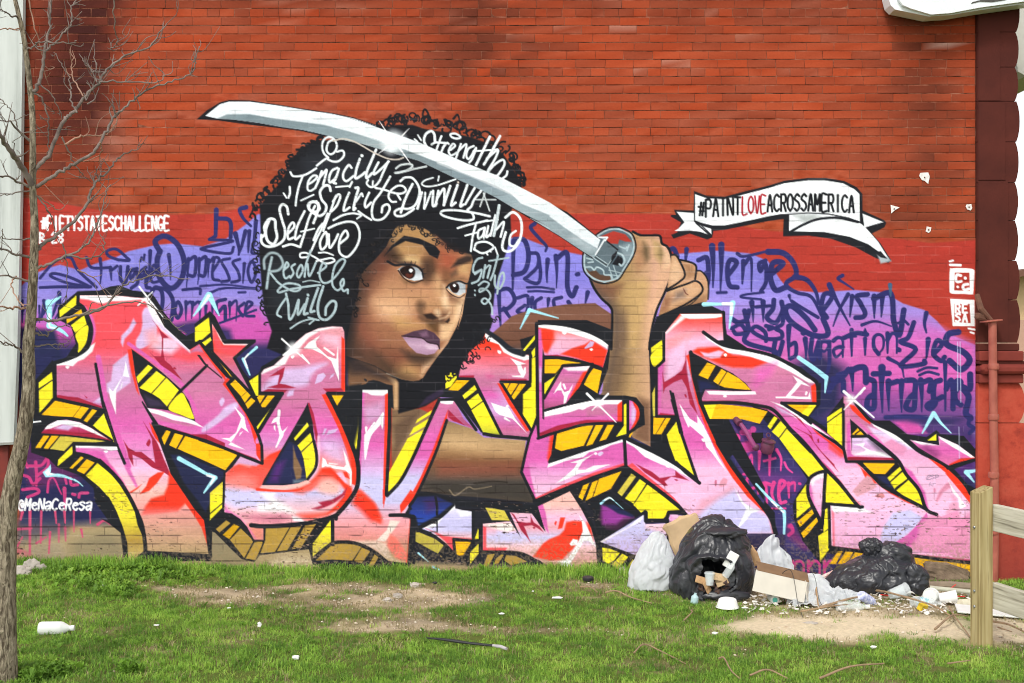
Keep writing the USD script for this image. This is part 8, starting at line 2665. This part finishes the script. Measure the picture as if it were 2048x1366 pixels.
# stones, sticks and small litter
for px, py, s, lab in ((42, 1150, (0.07, 0.055, 0.05), 'large pale lump of broken concrete beside the tree trunk'), (66, 1138, (0.055, 0.04, 0.035), 'smaller pale stone right of the concrete lump by the wall'), (48, 1128, (0.06, 0.04, 0.06), 'grey stone at the wall behind the concrete lump'),
                       (795, 1195, (0.035, 0.03, 0.02), 'white stone on the bare patch in the middle'), (832, 1174, (0.04, 0.03, 0.022), 'pale stone nearest the wall on the middle bare patch'), (775, 1202, (0.03, 0.03, 0.016), 'small pale stone in front of the white stone on the bare patch'), (1244, 1150, (0.03, 0.025, 0.04), 'little white stone at the foot of the white bag'),
                       (1620, 1249, (0.05, 0.03, 0.012), 'flat whitish stone on the sandy ground')):
    m = trimesh.creation.icosphere(3, 1.0)
    mv = m.vertices * (1 + 0.9 * (fbm(m.vertices * 2.1 + px, 3, int(px) % 97) - 0.5))[:, None] * s
    tag(part('stone', (mv + gp(px, max(py, 1148)) + [0, 0.0 if py > 1147 else 0.12, s[2] * 0.45], m.faces), ROCK, None, 30), lab, 'stone')
for px, py, s, lab, mat in ((519, 1262, (0.018, 0.018, 0.022), 'small white bottle cap standing in the grass near the middle', FOAM), (592, 1327, (0.03, 0.02, 0.016), 'crumpled white tissue in the front grass', FOAM), (313, 1259, (0.028, 0.012, 0.006), 'white shred of paper in the grass right of the bottle', FOAM),
                            (458, 1224, (0.02, 0.012, 0.006), 'tiny white shred of paper by the bare patch', FOAM), (1066, 1190, (0.012, 0.01, 0.006), 'tiny white crumb of foam in the shaded grass', FOAM), (1115, 1204, (0.055, 0.02, 0.01), 'long white paper shred in the grass left of the bags', FOAM),
                            (1430, 1276, (0.028, 0.014, 0.01), 'white paper crumb at the edge of the sandy ground', FOAM), (1747, 1304, (0.03, 0.012, 0.01), 'white paper shred in the grass left of the post', FOAM), (1490, 1224, (0.035, 0.012, 0.008), 'white paper shred right of the foam bowl', FOAM), (205, 1180, (0.025, 0.015, 0.01), 'grey paper shred among the weeds', FOAM),
                            (870, 1174, (0.03, 0.015, 0.012), 'dark blue bottle top in the grass at the wall', DARK_INK), (1003, 1236, (0.025, 0.012, 0.008), 'white paper shred on the worn grass', FOAM)):
    m = trimesh.creation.icosphere(2, 1.0)
    s = np.array(s) * [0.62, 0.62, 0.75]
    mv = m.vertices * (1 + 0.9 * (fbm(m.vertices * 1.9 + px, 2, int(px) % 89) - 0.5))[:, None] * s
    tag(part('litter', (mv + gp(px, py) + [0, 0, s[2] + 0.022], m.faces), mat, None, 30), lab, 'litter')
lying('rubber_puck', 'flat black rubber disc lying on the bare ground near the wall', 'disc', [('disc', lathe([(0, 0), (0.036, 0), (0.042, 0.006), (0.042, 0.022), (0.034, 0.028), (0, 0.026)], 22), DARK_INK)], 1176, 1164, (4, 0, 0), 0.012)
st = thing('folded_umbrella', 'black folded strap-like umbrella with a pale end lying in the front grass', 'umbrella', gp(925, 1296))
A, B = gp(852, 1286) - gp(925, 1296), gp(985, 1300) - gp(925, 1296)
part('canopy', place(tube(smooth_line([A + [0, 0, 0.03], A * 0.5 + [0, 0, 0.034], B * 0.3 + [0, 0, 0.03], B + [0, 0, 0.026]]), np.concatenate([np.linspace(0.004, 0.010, 10), np.full(9, 0.008)]), 8)), DARK_INK, st, smooth=35)
part('handle', tube([B + [0, 0, 0.026], B + [0.05, -0.02, 0.024], B + [0.08, -0.05, 0.02]], [0.008, 0.010, 0.009], 8), look('pale_handle', 'b8b2b4', 0.5, 0.2), st, smooth=35)
STICKS = [('1268 1316 1288 1306 1320 1310 1372 1332', 0.005, 'thin bent twig arching over the front grass'), ('1438 1328 1448 1334 1462 1350 1480 1362', 0.006, 'short forked twig in the front grass right of the arching twig'),
          ('1640 1368 1700 1352 1768 1336', 0.007, 'long straight pale stick at the bottom right of the grass'), ('1500 1362 1535 1358 1575 1366', 0.006, 'short stick cut by the lower edge of the picture'),
          ('1368 1250 1384 1240 1382 1228 1388 1222', 0.005, 'small crooked twig before the torn black bag'), ('1210 1194 1232 1196 1262 1202 1304 1210', 0.006, 'thin twig lying in the shaded grass left of the bags'), ('1160 1182 1180 1188 1196 1192', 0.005, 'little twig near the rubber disc'),
          ('1895 1338 1940 1339', 0.005, 'short dark stick in the grass below the post'), ('1870 1268 1905 1246 1935 1240', 0.008, 'crooked pale branch on the sand left of the post'), ('1898 1222 1908 1246 1930 1268 1942 1280', 0.007, 'forked pale branch reaching the foot of the post'),
          ('1985 1252 2020 1266 2060 1278', 0.008, 'long branch on the sand right of the post'), ('1996 1264 2024 1280', 0.005, 'short twig on the sand right of the post')]
for pts, r, lab in STICKS:
    q = np.array(list(map(float, pts.split()))).reshape(-1, 2)
    p = smooth_line(np.array([gp(x, y) + [0, 0, 0.03 + 0.02 * math.sin(i * 1.7)] for i, (x, y) in enumerate(q)]), 5)
    tag(part('stick', tube(p, np.linspace(r, r * 0.55, len(p)), 6), STICK, None, True), lab, 'stick')
for pts, r, lab in (('1640 1224 1700 1218 1742 1198', 0.010, 'long bare branch lying across the waste left of the blue-labelled bottle'), ('1742 1188 1780 1206 1860 1230 1900 1240', 0.009, 'long bare branch running from the bags down to the post'), ('1600 1232 1660 1234 1715 1216', 0.006, 'thin branch before the clear empty bottle')):
    q = np.array(list(map(float, pts.split()))).reshape(-1, 2)
    p = smooth_line(np.array([gp(x, y) + [0, 0, 0.07 if 0 < i < len(q) - 1 else 0.03] for i, (x, y) in enumerate(q)]), 6)
    tag(part('fallen_branch', tube(p, np.linspace(r, r * 0.5, len(p)), 7), STICK, None, True), lab, 'branch')
# wall-side fluff of crumbs and paper in the waste heap
wr = np.random.default_rng(33)
ms = []
for _ in range(420):
    q = gp(wr.uniform(1490, 1945), 1192 + 40 * wr.random() ** 1.3)
    ms.append(place(bevel_box(*wr.uniform(0.005, 0.035, 2) , 0.003, 0.0008), q + [0, 0, 0.012 + 0.02 * wr.random()], wr.uniform(-35, 35, 3) * [1, 1, 5]))
tag(part('rubbish_shreds', join(ms), usdkit.material(stage, '/World/Looks/mixed_shreds', {'g': ('geometry', {}), 'r': ('rgb_ramp', {'interpolate': False, 'ramp': [(0.0, hexl('d8d4cc')), (0.3, hexl('8a6f55')), (0.48, hexl('b9c4cc')), (0.6, hexl('5d4a3c')), (0.75, hexl('c9b394')), (0.88, hexl('b5483c')), (0.92, hexl('5f78b0')), (0.96, hexl('d8c04a'))]}), 'p': ('principled_bsdf', {'roughness': 0.6})}, [('g.random_per_island', 'r.fac'), ('r.color', 'p.base_color')], surface='p.BSDF'), None), 'shreds of paper and plastic strewn around the black bags', 'rubbish', kind='stuff')
